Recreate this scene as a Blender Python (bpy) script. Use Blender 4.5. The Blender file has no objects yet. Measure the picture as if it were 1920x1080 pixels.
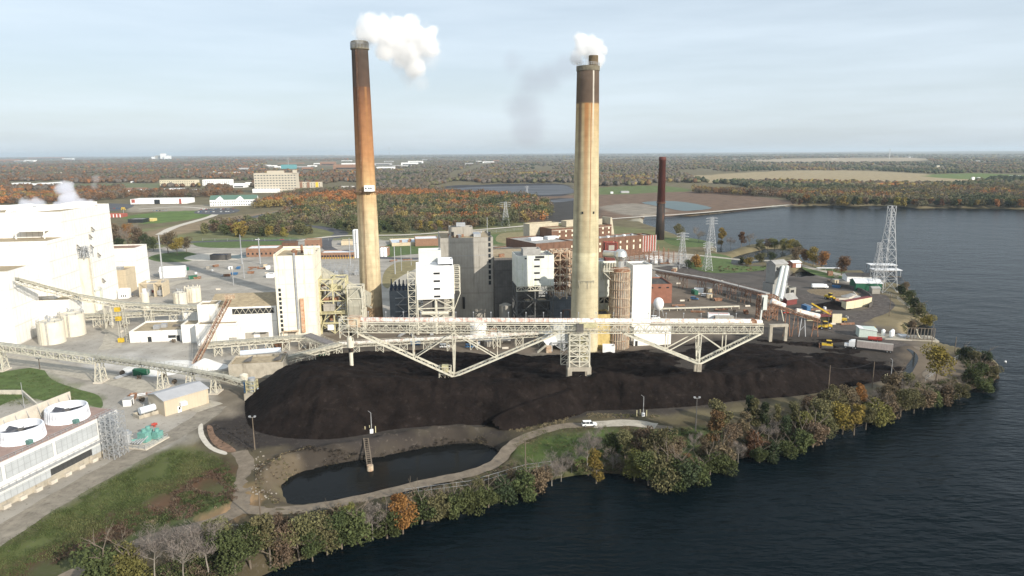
import bpy, math, random
import numpy as np
from mathutils import Vector, Matrix, noise as mnoise
from mathutils.geometry import tessellate_polygon
random.seed(7); RNG = np.random.default_rng(7)
R = math.radians; pi = math.pi
scene = bpy.context.scene
COL = scene.collection

# ------------------------------------------------------------------ camera
H = 90.0; F = 1297.0; PITCH = R(11.1); ROLL = R(0.36)
cam = bpy.data.cameras.new('camera'); camo = bpy.data.objects.new('camera', cam); COL.objects.link(camo)
cam.sensor_width = 36.0; cam.lens = 36.0 * F / 1920.0
cam.clip_start = 1.0; cam.clip_end = 120000
CM = Matrix.Rotation(pi / 2 - PITCH, 4, 'X') @ Matrix.Rotation(-ROLL, 4, 'Z')
camo.matrix_world = Matrix.Translation((0, 0, H)) @ CM
scene.camera = camo

# ------------------------------------------------------------------ sky, sun, exposure
SUN_EL = R(24.0)
SUN_DIR = Vector((0.707, -0.707, 0)).normalized() * math.cos(SUN_EL) + Vector((0, 0, math.sin(SUN_EL)))
world = bpy.data.worlds.new('World'); scene.world = world; world.use_nodes = True
nt = world.node_tree; nt.nodes.clear()
def N(t, kind, **kw):
    n = t.nodes.new(kind)
    for k, v in kw.items():
        if k in n.inputs: n.inputs[k].default_value = v
        else: setattr(n, k, v)
    return n
out = N(nt, 'ShaderNodeOutputWorld'); bg = N(nt, 'ShaderNodeBackground'); bg.inputs['Strength'].default_value = 0.088
sky = N(nt, 'ShaderNodeTexSky'); sky.sky_type = 'NISHITA'; sky.sun_disc = False
sky.sun_elevation = SUN_EL; sky.sun_rotation = math.atan2(SUN_DIR.x, SUN_DIR.y)
sky.altitude = 100; sky.air_density = 1.0; sky.dust_density = 1.6; sky.ozone_density = 1.3
tc = N(nt, 'ShaderNodeTexCoord'); mp = N(nt, 'ShaderNodeMapping'); mp.inputs['Scale'].default_value = (1.2, 1.2, 11.0)
mp.inputs['Rotation'].default_value = (0.03, 0.02, 0.3)
ns = N(nt, 'ShaderNodeTexNoise'); ns.inputs['Scale'].default_value = 1.7; ns.inputs['Detail'].default_value = 6; ns.inputs['Roughness'].default_value = 0.55
rp = N(nt, 'ShaderNodeValToRGB'); rp.color_ramp.elements[0].position = 0.38; rp.color_ramp.elements[1].position = 0.75
rp.color_ramp.elements[0].color = (0.55, 0.55, 0.55, 1); rp.color_ramp.elements[1].color = (0.80, 0.80, 0.80, 1)
mix = N(nt, 'ShaderNodeMixRGB'); mix.inputs['Color2'].default_value = (9.0, 10.25, 11.4, 1)
nt.links.new(tc.outputs['Generated'], mp.inputs['Vector']); nt.links.new(mp.outputs[0], ns.inputs['Vector'])
nt.links.new(ns.outputs['Fac'], rp.inputs['Fac']); nt.links.new(rp.outputs['Color'], mix.inputs['Fac'])
nt.links.new(sky.outputs[0], mix.inputs['Color1']); nt.links.new(mix.outputs[0], bg.inputs['Color']); nt.links.new(bg.outputs[0], out.inputs['Surface'])
sun = bpy.data.lights.new('sun', 'SUN'); sun.energy = 4.9; sun.angle = R(0.53); sun.color = (1.0, 0.93, 0.82)
suno = bpy.data.objects.new('sun', sun); COL.objects.link(suno)
suno.rotation_euler = SUN_DIR.to_track_quat('Z', 'Y').to_euler(); suno.location = (200, -200, 300)
scene.view_settings.view_transform = 'Standard'; scene.view_settings.look = 'None'
scene.view_settings.exposure = 0.2; scene.view_settings.gamma = 1
scene.render.engine = 'CYCLES'; cy = scene.cycles
cy.max_bounces = 10; cy.diffuse_bounces = 2; cy.glossy_bounces = 2; cy.transmission_bounces = 2; cy.volume_bounces = 9; cy.transparent_max_bounces = 8
cy.use_denoising = True; cy.volume_step_rate = 1.0; cy.use_adaptive_sampling = True

# ------------------------------------------------------------------ where a point of the place lies
RM = CM.to_3x3()
def ray(px, py): return RM @ Vector(((px - 960) / F, -(py - 540) / F, -1.0))
def P(px, py, z=0.0):
    d = ray(px, py); t = (z - H) / d.z
    return Vector((d.x * t, d.y * t, z))
def PY(px, py, Y):
    d = ray(px, py); t = Y / d.y
    return Vector((d.x * t, Y, H + d.z * t))
RI = RM.transposed()
def proj(v):
    c = RI @ (Vector(v) - Vector((0, 0, H)))
    return (960 + F * c.x / -c.z, 540 - F * c.y / -c.z)
def ztop(pt, py):                       # height above the ground point at which image row py is met
    lo, hi = -10.0, 300.0
    for _ in range(40):
        m = (lo + hi) / 2
        if proj((pt[0], pt[1], m))[1] > py: lo = m
        else: hi = m
    return lo

# ------------------------------------------------------------------ materials
MATS = {}
def mat(name, col, rough=0.8, var=0.18, scale=0.35, metal=0.0, bump=0.0, bscale=2.0, streak=0.0, stain=None, stain_amt=0.5, lines=None, spec=0.3, objrand=0.0, stretch=None, detail=5, attr=None):
    if name in MATS: return MATS[name]
    m = bpy.data.materials.new(name); m.use_nodes = True; t = m.node_tree; b = t.nodes['Principled BSDF']
    b.inputs['Roughness'].default_value = rough; b.inputs['Metallic'].default_value = metal
    b.inputs['Specular IOR Level'].default_value = spec
    g = N(t, 'ShaderNodeNewGeometry'); pos = g.outputs['Position']
    if stretch:
        mpp = N(t, 'ShaderNodeMapping'); mpp.inputs['Scale'].default_value = stretch; t.links.new(pos, mpp.inputs['Vector']); npos = mpp.outputs[0]
    else: npos = pos
    n1 = N(t, 'ShaderNodeTexNoise'); n1.inputs['Scale'].default_value = scale; n1.inputs['Detail'].default_value = detail; n1.inputs['Roughness'].default_value = 0.62
    t.links.new(npos, n1.inputs['Vector'])
    mr = N(t, 'ShaderNodeMapRange'); mr.inputs['From Min'].default_value = 0.3; mr.inputs['From Max'].default_value = 0.7
    mr.inputs['To Min'].default_value = 1 - var * 1.3; mr.inputs['To Max'].default_value = 1 + var
    t.links.new(n1.outputs['Fac'], mr.inputs['Value'])
    if attr:
        ca = N(t, 'ShaderNodeVertexColor'); ca.layer_name = attr; cur = ca.outputs['Color']
    else:
        rgb = N(t, 'ShaderNodeRGB'); rgb.outputs[0].default_value = (*col, 1); cur = rgb.outputs[0]
    if objrand:
        oi = N(t, 'ShaderNodeObjectInfo'); hs = N(t, 'ShaderNodeHueSaturation')
        m1 = N(t, 'ShaderNodeMapRange'); m1.inputs['To Min'].default_value = 0.5 - 0.02 * objrand; m1.inputs['To Max'].default_value = 0.5 + 0.04 * objrand
        m2 = N(t, 'ShaderNodeMapRange'); m2.inputs['To Min'].default_value = 1 - 0.4 * objrand; m2.inputs['To Max'].default_value = 1 + 0.4 * objrand
        mm = N(t, 'ShaderNodeMath', operation='FRACT'); mk = N(t, 'ShaderNodeMath', operation='MULTIPLY'); mk.inputs[1].default_value = 7.31
        t.links.new(oi.outputs['Random'], m1.inputs['Value']); t.links.new(oi.outputs['Random'], mk.inputs[0]); t.links.new(mk.outputs[0], mm.inputs[0]); t.links.new(mm.outputs[0], m2.inputs['Value'])
        t.links.new(m1.outputs[0], hs.inputs['Hue']); t.links.new(m2.outputs[0], hs.inputs['Value']); t.links.new(cur, hs.inputs['Color']); cur = hs.outputs[0]
    if stain:
        s = N(t, 'ShaderNodeTexNoise'); s.inputs['Scale'].default_value = 0.55; s.inputs['Detail'].default_value = 7; s.inputs['Roughness'].default_value = 0.7
        ms = N(t, 'ShaderNodeMapping'); ms.inputs['Scale'].default_value = (1.0, 1.0, 0.12 if streak else 1.0); t.links.new(pos, ms.inputs['Vector']); t.links.new(ms.outputs[0], s.inputs['Vector'])
        r = N(t, 'ShaderNodeMapRange'); r.inputs['From Min'].default_value = 0.62 - 0.25 * stain_amt; r.inputs['From Max'].default_value = 0.72; t.links.new(s.outputs['Fac'], r.inputs['Value'])
        mx = N(t, 'ShaderNodeMixRGB'); mx.inputs['Color2'].default_value = (*stain, 1); t.links.new(r.outputs[0], mx.inputs['Fac']); t.links.new(cur, mx.inputs['Color1']); cur = mx.outputs[0]
    if lines:                           # cladding seams: (spacing across, spacing up, darkness)
        lx, lz, amt = lines
        sp = N(t, 'ShaderNodeSeparateXYZ'); tcn = N(t, 'ShaderNodeTexCoord'); t.links.new(tcn.outputs['Object'], sp.inputs[0])
        fac = None
        for src, per in ((('X', 'Y'), lx), (('Z',), lz)):
            if not per: continue
            if len(src) == 2:
                ad = N(t, 'ShaderNodeMath', operation='ADD'); t.links.new(sp.outputs['X'], ad.inputs[0]); t.links.new(sp.outputs['Y'], ad.inputs[1]); o = ad.outputs[0]
            else: o = sp.outputs['Z']
            dv = N(t, 'ShaderNodeMath', operation='DIVIDE'); dv.inputs[1].default_value = per; t.links.new(o, dv.inputs[0])
            fr = N(t, 'ShaderNodeMath', operation='FRACT'); t.links.new(dv.outputs[0], fr.inputs[0])
            lt = N(t, 'ShaderNodeMath', operation='LESS_THAN'); lt.inputs[1].default_value = 0.12 if len(src) == 2 else 0.07; t.links.new(fr.outputs[0], lt.inputs[0])
            if fac is None: fac = lt.outputs[0]
            else:
                mxx = N(t, 'ShaderNodeMath', operation='MAXIMUM'); t.links.new(fac, mxx.inputs[0]); t.links.new(lt.outputs[0], mxx.inputs[1]); fac = mxx.outputs[0]
        ml = N(t, 'ShaderNodeMath', operation='MULTIPLY'); ml.inputs[1].default_value = amt; t.links.new(fac, ml.inputs[0])
        mx = N(t, 'ShaderNodeMixRGB'); mx.inputs['Color2'].default_value = (col[0] * .35, col[1] * .35, col[2] * .35, 1); t.links.new(ml.outputs[0], mx.inputs['Fac']); t.links.new(cur, mx.inputs['Color1']); cur = mx.outputs[0]
    mu = N(t, 'ShaderNodeVectorMath', operation='SCALE'); t.links.new(cur, mu.inputs[0]); t.links.new(mr.outputs[0], mu.inputs['Scale']); cur = mu.outputs[0]
    t.links.new(cur, b.inputs['Base Color'])
    if bump:
        nb = N(t, 'ShaderNodeTexNoise'); nb.inputs['Scale'].default_value = bscale; nb.inputs['Detail'].default_value = 6; t.links.new(npos, nb.inputs['Vector'])
        bp = N(t, 'ShaderNodeBump'); bp.inputs['Strength'].default_value = 1.0; bp.inputs['Distance'].default_value = bump
        t.links.new(nb.outputs['Fac'], bp.inputs['Height']); t.links.new(bp.outputs[0], b.inputs['Normal'])
    MATS[name] = m; return m

white = mat('white_cladding', (0.82, 0.80, 0.75), 0.6, 0.07, 0.2, lines=(3.0, 9.0, 0.30), stain=(0.55, 0.50, 0.38), streak=1, stain_amt=0.05)
cream = mat('cream_cladding', (0.80, 0.75, 0.62), 0.6, 0.08, 0.2, lines=(4.5, 7.0, 0.22), stain=(0.45, 0.36, 0.22), streak=1, stain_amt=0.25)
purewhite = mat('white_paint', (0.83, 0.83, 0.82), 0.5, 0.06, 0.4, stain=(0.6, 0.6, 0.55), streak=1, stain_amt=0.1)
agedwhite = mat('weathered_white_panel', (0.70, 0.71, 0.65), 0.6, 0.08, 0.3, lines=(4.0, 8.0, 0.15), stain=(0.46, 0.52, 0.30), streak=1, stain_amt=0.35)
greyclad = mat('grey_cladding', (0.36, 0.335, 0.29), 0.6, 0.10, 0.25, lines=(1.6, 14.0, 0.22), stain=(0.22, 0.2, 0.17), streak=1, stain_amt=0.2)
darkclad = mat('dark_cladding', (0.115, 0.108, 0.10), 0.7, 0.22, 0.3, lines=(1.4, 9.0, 0.3))  # plain dark colour with random tone and darker seams
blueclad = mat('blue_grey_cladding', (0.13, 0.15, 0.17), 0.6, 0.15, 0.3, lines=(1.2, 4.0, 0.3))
tanclad = mat('tan_cladding', (0.56, 0.47, 0.33), 0.65, 0.07, 0.3, lines=(2.4, 6.0, 0.15))
tanroof = mat('tan_roof_gravel', (0.36, 0.29, 0.19), 0.95, 0.2, 0.5, stain=(0.22, 0.19, 0.15), stain_amt=0.3)
darkroof = mat('dark_roof', (0.07, 0.065, 0.06), 0.9, 0.3, 0.4, stain=(0.2, 0.18, 0.14), stain_amt=0.3)
greyroof = mat('grey_roof', (0.34, 0.33, 0.31), 0.85, 0.2, 0.3, stain=(0.2, 0.19, 0.17), stain_amt=0.3)
whiteroof = mat('white_roof', (0.72, 0.72, 0.72), 0.7, 0.08, 0.4)
brick = mat('red_brown_brick', (0.155, 0.085, 0.055), 0.85, 0.18, 0.35, lines=(6.0, 0, 0.35))
brickred = mat('plain_red_brick', (0.27, 0.12, 0.08), 0.85, 0.14, 0.35)
brickor = mat('orange_brick', (0.27, 0.155, 0.10), 0.85, 0.14, 0.35)
glass = mat('dark_glass', (0.025, 0.03, 0.035), 0.12, 0.1, 1, spec=0.7)
lightpane = mat('pale_window_block', (0.72, 0.66, 0.5), 0.4, 0.1, 1)
dark = mat('dark_opening', (0.03, 0.03, 0.03), 0.8, 0.2, 1)
steelw = mat('cream_painted_steel', (0.58, 0.55, 0.45), 0.6, 0.14, 0.8, stain=(0.30, 0.14, 0.06), stain_amt=0.15)
steelg = mat('galvanised_steel', (0.42, 0.43, 0.44), 0.5, 0.15, 0.8, metal=0.4)
steelrust = mat('rusty_steel', (0.24, 0.12, 0.07), 0.85, 0.35, 0.9, stain=(0.4, 0.34, 0.26), stain_amt=0.5)
rustcream = mat('rust_streaked_cream_steel', (0.6, 0.5, 0.36), 0.75, 0.2, 0.6, stain=(0.24, 0.09, 0.04), stain_amt=0.95)
cover = mat('white_conveyor_cover', (0.76, 0.75, 0.69), 0.5, 0.1, 0.8, stain=(0.42, 0.13, 0.05), stain_amt=0.62)
covergrey = mat('grey_conveyor_cover', (0.33, 0.32, 0.27), 0.6, 0.2, 0.8, stain=(0.5, 0.47, 0.36), stain_amt=0.5)
concrete = mat('concrete', (0.40, 0.36, 0.29), 0.9, 0.16, 0.4, bump=0.03, stain=(0.2, 0.17, 0.13), streak=1, stain_amt=0.3)
palecon = mat('pale_concrete', (0.55, 0.50, 0.42), 0.9, 0.14, 0.4)
tankm = mat('cream_tank_paint', (0.66, 0.61, 0.50), 0.55, 0.08, 0.3, stain=(0.42, 0.36, 0.26), streak=1, stain_amt=0.2)
yellow = mat('yellow_paint', (0.62, 0.42, 0.04), 0.55, 0.15, 1.5, stain=(0.1, 0.08, 0.05), stain_amt=0.3)
yellowstl = mat('pale_yellow_steel', (0.50, 0.46, 0.28), 0.6, 0.2, 1.0, stain=(0.3, 0.2, 0.09), stain_amt=0.3)
redp = mat('red_paint', (0.38, 0.055, 0.04), 0.5, 0.15, 1)
redstr = mat('red_panel', (0.36, 0.10, 0.075), 0.6, 0.12, 1)
bluep = mat('blue_paint', (0.05, 0.14, 0.28), 0.5, 0.25, 1.5)
teal = mat('teal_machine_paint', (0.15, 0.33, 0.29), 0.5, 0.2, 1.2)
greenp = mat('dark_green_siding', (0.02, 0.11, 0.06), 0.6, 0.12, 0.5, lines=(1.0, 0, 0.2))
rubber = mat('black_rubber', (0.02, 0.02, 0.02), 0.9, 0.2, 3)
timber = mat('weathered_timber', (0.15, 0.12, 0.09), 0.9, 0.2, 0.6)
silver = mat('silver_ductwork', (0.6, 0.6, 0.58), 0.3, 0.1, 0.5, metal=0.7)
coal = mat('coal', (0.0145, 0.0108, 0.0094), 0.92, 0.45, 0.16, bump=0.9, bscale=0.5, stain=(0.036, 0.029, 0.025), stain_amt=0.22, spec=0.06, detail=9)
barkm = mat('bark', (0.16, 0.13, 0.10), 0.9, 0.2, 1.0)
palebark = mat('pale_bark', (0.25, 0.225, 0.19), 0.9, 0.2, 1.0)
louvre = mat('grey_louvre_panel', (0.43, 0.45, 0.46), 0.6, 0.08, 0.5, lines=(1.75, 1.6, 0.35))
pinkdeck = mat('pinkish_deck', (0.33, 0.235, 0.20), 0.9, 0.12, 0.6)
limes = mat('white_limestone_dust', (0.72, 0.70, 0.66), 0.95, 0.1, 0.3, bump=0.05)

# ------------------------------------------------------------------ object helpers
MW = {}
def tag(o, label=None, cat=None, group=None, kind=None):
    if label: o['label'] = label
    if cat: o['category'] = cat
    if group: o['group'] = group
    if kind: o['kind'] = kind
    return o
def empty(name, loc=(0, 0, 0), rz=0.0, label=None, cat=None, group=None):
    o = bpy.data.objects.new(name, None); COL.objects.link(o); o.location = loc; o.rotation_euler = (0, 0, rz); o.empty_display_size = 1
    MW[o.name] = Matrix.Translation(loc) @ Matrix.Rotation(rz, 4, 'Z')
    return tag(o, label, cat, group)
def link_mesh(name, v, f, m, parent=None, smooth=False, world=False, col=None):
    if world and parent is not None:
        inv = MW[parent.name].inverted(); v = [inv @ Vector(p) for p in v]
    me = bpy.data.meshes.new(name); me.from_pydata([tuple(p) for p in v], [], f); me.materials.append(m)
    if smooth: me.polygons.foreach_set('use_smooth', [True] * len(me.polygons))
    me.update()
    o = bpy.data.objects.new(name, me); COL.objects.link(o)
    if parent is not None: o.parent = parent; MW[o.name] = MW[parent.name]
    else: MW[o.name] = Matrix.Identity(4)
    return o
class MB:
    def __init__(s): s.v = []; s.f = []
    def add(s, vs, fs):
        b = len(s.v); s.v += [Vector(p) for p in vs]; s.f += [tuple(i + b for i in f) for f in fs]; return s
    def box(s, x0, y0, z0, x1, y1, z1):
        return s.add([(x0, y0, z0), (x1, y0, z0), (x1, y1, z0), (x0, y1, z0), (x0, y0, z1), (x1, y0, z1), (x1, y1, z1), (x0, y1, z1)],
                     [(0, 3, 2, 1), (4, 5, 6, 7), (0, 1, 5, 4), (1, 2, 6, 5), (2, 3, 7, 6), (3, 0, 4, 7)])
    def bar(s, a, b, w=0.2, h=None):
        a = Vector(a); b = Vector(b); d = (b - a)
        if d.length < 1e-6: return s
        d.normalize(); up = Vector((0, 0, 1)) if abs(d.z) < 0.95 else Vector((1, 0, 0))
        x = d.cross(up).normalized(); y = x.cross(d); h = h or w
        q = [x * w / 2 + y * h / 2, -x * w / 2 + y * h / 2, -x * w / 2 - y * h / 2, x * w / 2 - y * h / 2]
        return s.add([a + k for k in q] + [b + k for k in q], [(0, 1, 5, 4), (1, 2, 6, 5), (2, 3, 7, 6), (3, 0, 4, 7), (3, 2, 1, 0), (4, 5, 6, 7)])
    def tube(s, a, b, r, r2=None, n=12, cap=True):
        a = Vector(a); b = Vector(b); d = (b - a).normalized(); r2 = r if r2 is None else r2
        up = Vector((0, 0, 1)) if abs(d.z) < 0.95 else Vector((1, 0, 0)); x = d.cross(up).normalized(); y = d.cross(x)
        c = [(math.cos(2 * pi * i / n), math.sin(2 * pi * i / n)) for i in range(n)]
        vs = [a + x * r * u + y * r * w for u, w in c] + [b + x * r2 * u + y * r2 * w for u, w in c]
        fs = [(i, (i + 1) % n, n + (i + 1) % n, n + i) for i in range(n)]
        if cap: fs += [tuple(range(n))[::-1], tuple(range(n, 2 * n))]
        return s.add(vs, fs)
    def lathe(s, c, prof, n=24):
        vs = []; fs = []
        for r, z in prof: vs += [(c[0] + r * math.cos(2 * pi * i / n), c[1] + r * math.sin(2 * pi * i / n), z) for i in range(n)]
        for k in range(len(prof) - 1): fs += [(k * n + i, k * n + (i + 1) % n, (k + 1) * n + (i + 1) % n, (k + 1) * n + i) for i in range(n)]
        fs.append(tuple(range(n))[::-1]); fs.append(tuple(range((len(prof) - 1) * n, len(prof) * n)))
        return s.add(vs, fs)
    def prism(s, poly, z0, z1):
        n = len(poly); return s.add([(x, y, z0) for x, y in poly] + [(x, y, z1) for x, y in poly],
                     [(i, (i + 1) % n, n + (i + 1) % n, n + i) for i in range(n)] + [tuple(range(n))[::-1], tuple(range(n, 2 * n))])
    def extr_x(s, prof, x0, x1):        # profile in y,z pushed along x
        n = len(prof); return s.add([(x0, y, z) for y, z in prof] + [(x1, y, z) for y, z in prof],
                     [(i, n + i, n + (i + 1) % n, (i + 1) % n) for i in range(n)] + [tuple(range(n)), tuple(range(n, 2 * n))[::-1]])
    def truss(s, a, b, w, h, n, r=0.2, side=None):      # box truss from a to b, a and b on its top centre line
        a = Vector(a); b = Vector(b); d = (b - a).normalized(); x = side or d.cross(Vector((0, 0, 1))).normalized(); dn = Vector((0, 0, -1))
        pts = [[a.lerp(b, i / n) + x * sx * w / 2 + dn * (h * k) for i in range(n + 1)] for sx in (-1, 1) for k in (0, 1)]
        for p in pts: s.bar(p[0], p[-1], r * 1.3)
        for sd in (0, 2):
            for i in range(n):
                s.bar(pts[sd][i], pts[sd + 1][i], r * .8)
                if i % 2: s.bar(pts[sd][i], pts[sd + 1][i + 1], r * .8)
                else: s.bar(pts[sd + 1][i], pts[sd][i + 1], r * .8)
            s.bar(pts[sd][n], pts[sd + 1][n], r * .8)
        for i in range(n + 1):
            s.bar(pts[1][i], pts[3][i], r * .7)
            if i < n: s.bar(pts[1][i], pts[3][i + 1], r * .6)
        return s
    def rail(s, pts, h=1.1, r=0.06, step=2.0):
        for a, b in zip(pts, pts[1:]):
            a = Vector(a); b = Vector(b); L = (b - a).length; n = max(1, int(L / step)); u = Vector((0, 0, h))
            s.bar(a + u, b + u, r); s.bar(a + u / 2, b + u / 2, r)
            for i in range(n + 1): s.bar(a.lerp(b, i / n), a.lerp(b, i / n) + u, r)
        return s
    def frame(s, x0, y0, z0, x1, y1, z1, nx, ny, nz, r=0.25, brace=True):  # open steel frame with floors
        X = [x0 + (x1 - x0) * i / nx for i in range(nx + 1)]; Y = [y0 + (y1 - y0) * i / ny for i in range(ny + 1)]; Z = [z0 + (z1 - z0) * i / nz for i in range(nz + 1)]
        for x in X:
            for y in Y: s.bar((x, y, z0), (x, y, z1), r * 1.3)
        for z in Z[1:]:
            for y in Y: s.bar((x0, y, z), (x1, y, z), r)
            for x in X: s.bar((x, y0, z), (x, y1, z), r)
        if brace:
            for k in range(nz):
                for y in (y0, y1):
                    for i in range(nx):
                        if (i + k) % 2: s.bar((X[i], y, Z[k]), (X[i + 1], y, Z[k + 1]), r * .7)
                        else: s.bar((X[i + 1], y, Z[k]), (X[i], y, Z[k + 1]), r * .7)
                for x in (x0, x1):
                    for i in range(ny): s.bar((x, Y[i], Z[k]), (x, Y[i + 1], Z[k + 1]), r * .7)
        return s
    def build(s, name, m, parent=None, smooth=False, world=False):
        return link_mesh(name, s.v, s.f, m, parent, smooth, world)
def copy_tree(o, parent=None):
    c = o.copy(); COL.objects.link(c); MW[c.name] = MW.get(o.name, Matrix.Identity(4))
    if parent is not None: c.parent = parent
    for ch in o.children: copy_tree(ch, c)
    return c
def place(o, loc, rz, label=None, sc=None):
    o.location = loc; o.rotation_euler = (0, 0, rz)
    if sc: o.scale = (sc, sc, sc)
    if label: o['label'] = label
    return o
RECT = {}
def slab(name, m, parent, x0, y0, z0, x1, y1, z1, label=None):
    """one small box part; equal sizes share their mesh"""
    key = (m.name, round(x1 - x0, 2), round(y1 - y0, 2), round(z1 - z0, 2))
    if key not in RECT:
        mb = MB().box(-(x1 - x0) / 2, -(y1 - y0) / 2, 0, (x1 - x0) / 2, (y1 - y0) / 2, z1 - z0)
        me = bpy.data.meshes.new(name); me.from_pydata([tuple(p) for p in mb.v], [], mb.f); me.materials.append(m); RECT[key] = me
    o = bpy.data.objects.new(name, RECT[key]); COL.objects.link(o); o.parent = parent; o.location = ((x0 + x1) / 2, (y0 + y1) / 2, z0)
    if label: o['label'] = label
    return o
PR = R(7.8)                              # the plant's grid is turned this much
def front(a, bpx, ytop, rz=PR, z=0.0):
    """ground corner at pixel a, other front corner below pixel column bpx, top at row ytop -> loc(front-left), width, height"""
    A = P(a[0], a[1], z); d = Vector((math.cos(rz), math.sin(rz), 0)); sgn = 1 if bpx > a[0] else -1
    lo, hi = 0.0, 400.0
    for _ in range(40):
        m = (lo + hi) / 2; q = proj(A + d * sgn * m)[0]
        if (q < bpx) == (sgn > 0): lo = m
        else: hi = m
    h = ztop(A, ytop) - z
    loc = A if sgn > 0 else A - d * lo
    return loc, lo, h
def shell(root, W, D, Hh, wallm, roofm, x0=0, y0=0, z0=0, parapet=0.8, wname='wall', rname='roof'):
    """walls with a parapet and a roof deck inside it"""
    t = 0.35; mb = MB()
    x1, y1, z1 = x0 + W, y0 + D, z0 + Hh
    mb.box(x0, y0, z0, x1, y0 + t, z1); mb.box(x0, y1 - t, z0, x1, y1, z1)
    mb.box(x0, y0 + t, z0, x0 + t, y1 - t, z1); mb.box(x1 - t, y0 + t, z0, x1, y1 - t, z1)
    w = mb.build(wname, wallm, root)
    r = MB().box(x0 + t, y0 + t, z1 - parapet - 0.3, x1 - t, y1 - t, z1 - parapet).build(rname, roofm, root)
    return w, r
def building(name, label, cat, a, bpx, ytop, D, wallm, roofm, rz=PR, z=0.0, group=None, wins=None, winm=None, parapet=0.8):
    loc, W, h = front(a, bpx, ytop, rz, z)
    root = empty(name, loc, rz, label, cat, group)
    shell(root, W, D, h, wallm, roofm, parapet=parapet)
    for (u, zz, ww, hh) in (wins or []):             # fractions of width / height, sizes in metres
        slab('window', winm or glass, root, u * W - ww / 2, -0.06, zz * h, u * W + ww / 2, 0.1, zz * h + hh)
    return root, W, h
def gable(root, W, D, he, hr, wallm, roofm, over=0.4, along='x'):
    """gabled shed: W along x, D along y; ridge along 'x' or 'y'"""
    if along == 'x':
        MB().extr_x([(0, 0), (D, 0), (D, he), (D / 2, hr), (0, he)], 0, W).build('wall', wallm, root)
        rf = MB(); s = (hr - he) / (D / 2)
        for sg in (0, 1):
            y0, y1 = (-over, D / 2) if sg == 0 else (D + over, D / 2)
            z0 = he - s * over + .05; z1 = hr + .05
            rf.add([(-over, y0, z0), (W + over, y0, z0), (W + over, y1, z1), (-over, y1, z1), (-over, y0, z0 + .2), (W + over, y0, z0 + .2), (W + over, y1, z1 + .2), (-over, y1, z1 + .2)],
                   [(0, 3, 2, 1), (4, 5, 6, 7), (0, 1, 5, 4), (1, 2, 6, 5), (2, 3, 7, 6), (3, 0, 4, 7)])
        rf.build('roof', roofm, root)
    else:
        pr = [(0, 0), (W, 0), (W, he), (W / 2, hr), (0, he)]
        mb = MB(); n = 5
        mb.add([(x, 0, z) for x, z in pr] + [(x, D, z) for x, z in pr], [(i, (i + 1) % n, n + (i + 1) % n, n + i) for i in range(n)] + [tuple(range(n))[::-1], tuple(range(n, 2 * n))])
        mb.build('wall', wallm, root); rf = MB(); s = (hr - he) / (W / 2)
        for x0, x1 in ((-over, W / 2), (W + over, W / 2)):
            z0 = he - s * over + .05; z1 = hr + .05
            rf.add([(x0, -over, z0), (x0, D + over, z0), (x1, D + over, z1), (x1, -over, z1), (x0, -over, z0 + .2), (x0, D + over, z0 + .2), (x1, D + over, z1 + .2), (x1, -over, z1 + .2)],
                   [(0, 3, 2, 1), (4, 5, 6, 7), (0, 1, 5, 4), (1, 2, 6, 5), (2, 3, 7, 6), (3, 0, 4, 7)])
        rf.build('roof', roofm, root)
# ------------------------------------------------------------------ terrain
def pl(pts, z=0.0): return np.array([tuple(P(a, b, z))[:2] for a, b in pts])
def inside(X, Y, poly):
    r = np.zeros(X.shape, bool); mn = poly.min(0); mx = poly.max(0)
    m = (X > mn[0]) & (X < mx[0]) & (Y > mn[1]) & (Y < mx[1])
    x = X[m]; y = Y[m]; c = np.zeros(x.shape, bool); j = len(poly) - 1
    for i in range(len(poly)):
        (xi, yi), (xj, yj) = poly[i], poly[j]
        if yi != yj: c ^= ((yi > y) != (yj > y)) & (x < (xj - xi) * (y - yi) / (yj - yi) + xi)
        j = i
    r[m] = c; return r
def edge_dist(X, Y, poly, lim=40.0):
    d = np.full(X.shape, lim); mn = poly.min(0) - lim; mx = poly.max(0) + lim
    m = (X > mn[0]) & (X < mx[0]) & (Y > mn[1]) & (Y < mx[1]); x = X[m]; y = Y[m]; dd = np.full(x.shape, lim)
    for i in range(len(poly)):
        a = poly[i - 1]; b = poly[i]; v = b - a; L = v @ v
        t = np.clip(((x - a[0]) * v[0] + (y - a[1]) * v[1]) / max(L, 1e-9), 0, 1)
        dd = np.minimum(dd, np.hypot(x - a[0] - t * v[0], y - a[1] - t * v[1]))
    d[m] = dd; return d
def smooth_poly(pts, k=4):
    n = len(pts); o = []
    for i in range(n):
        p0, p1, p2, p3 = (pts[(i + j - 1) % n] for j in range(4))
        for t in np.linspace(0, 1, k, endpoint=False):
            o.append(0.5 * (2 * p1 + (p2 - p0) * t + (2 * p0 - 5 * p1 + 4 * p2 - p3) * t * t + (3 * p1 - p0 - 3 * p2 + p3) * t ** 3))
    return np.array(o)
WL = -3.0
LAKE = smooth_poly(pl([(300, 1190), (420, 1120), (500, 1075), (600, 1035), (700, 1003), (800, 968), (900, 945), (960, 922), (1040, 898), (1110, 888), (1160, 888), (1250, 898), (1330, 872),
        (1450, 845), (1560, 808), (1600, 797), (1680, 772), (1760, 750), (1830, 727), (1866, 712), (1874, 690), (1858, 672), (1820, 664), (1790, 656), (1740, 644), (1706, 640), (1702, 618), (1738, 606),
        (1746, 592), (1728, 578), (1708, 548), (1682, 536), (1640, 531), (1622, 512), (1590, 512), (1550, 505), (1510, 494), (1496, 478), (1494, 468), (1460, 462), (1400, 463), (1350, 478),
        (1338, 462), (1290, 450), (1262, 440), (1240, 432), (1205, 420), (1200, 411)], WL), 3)[:-3]
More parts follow.
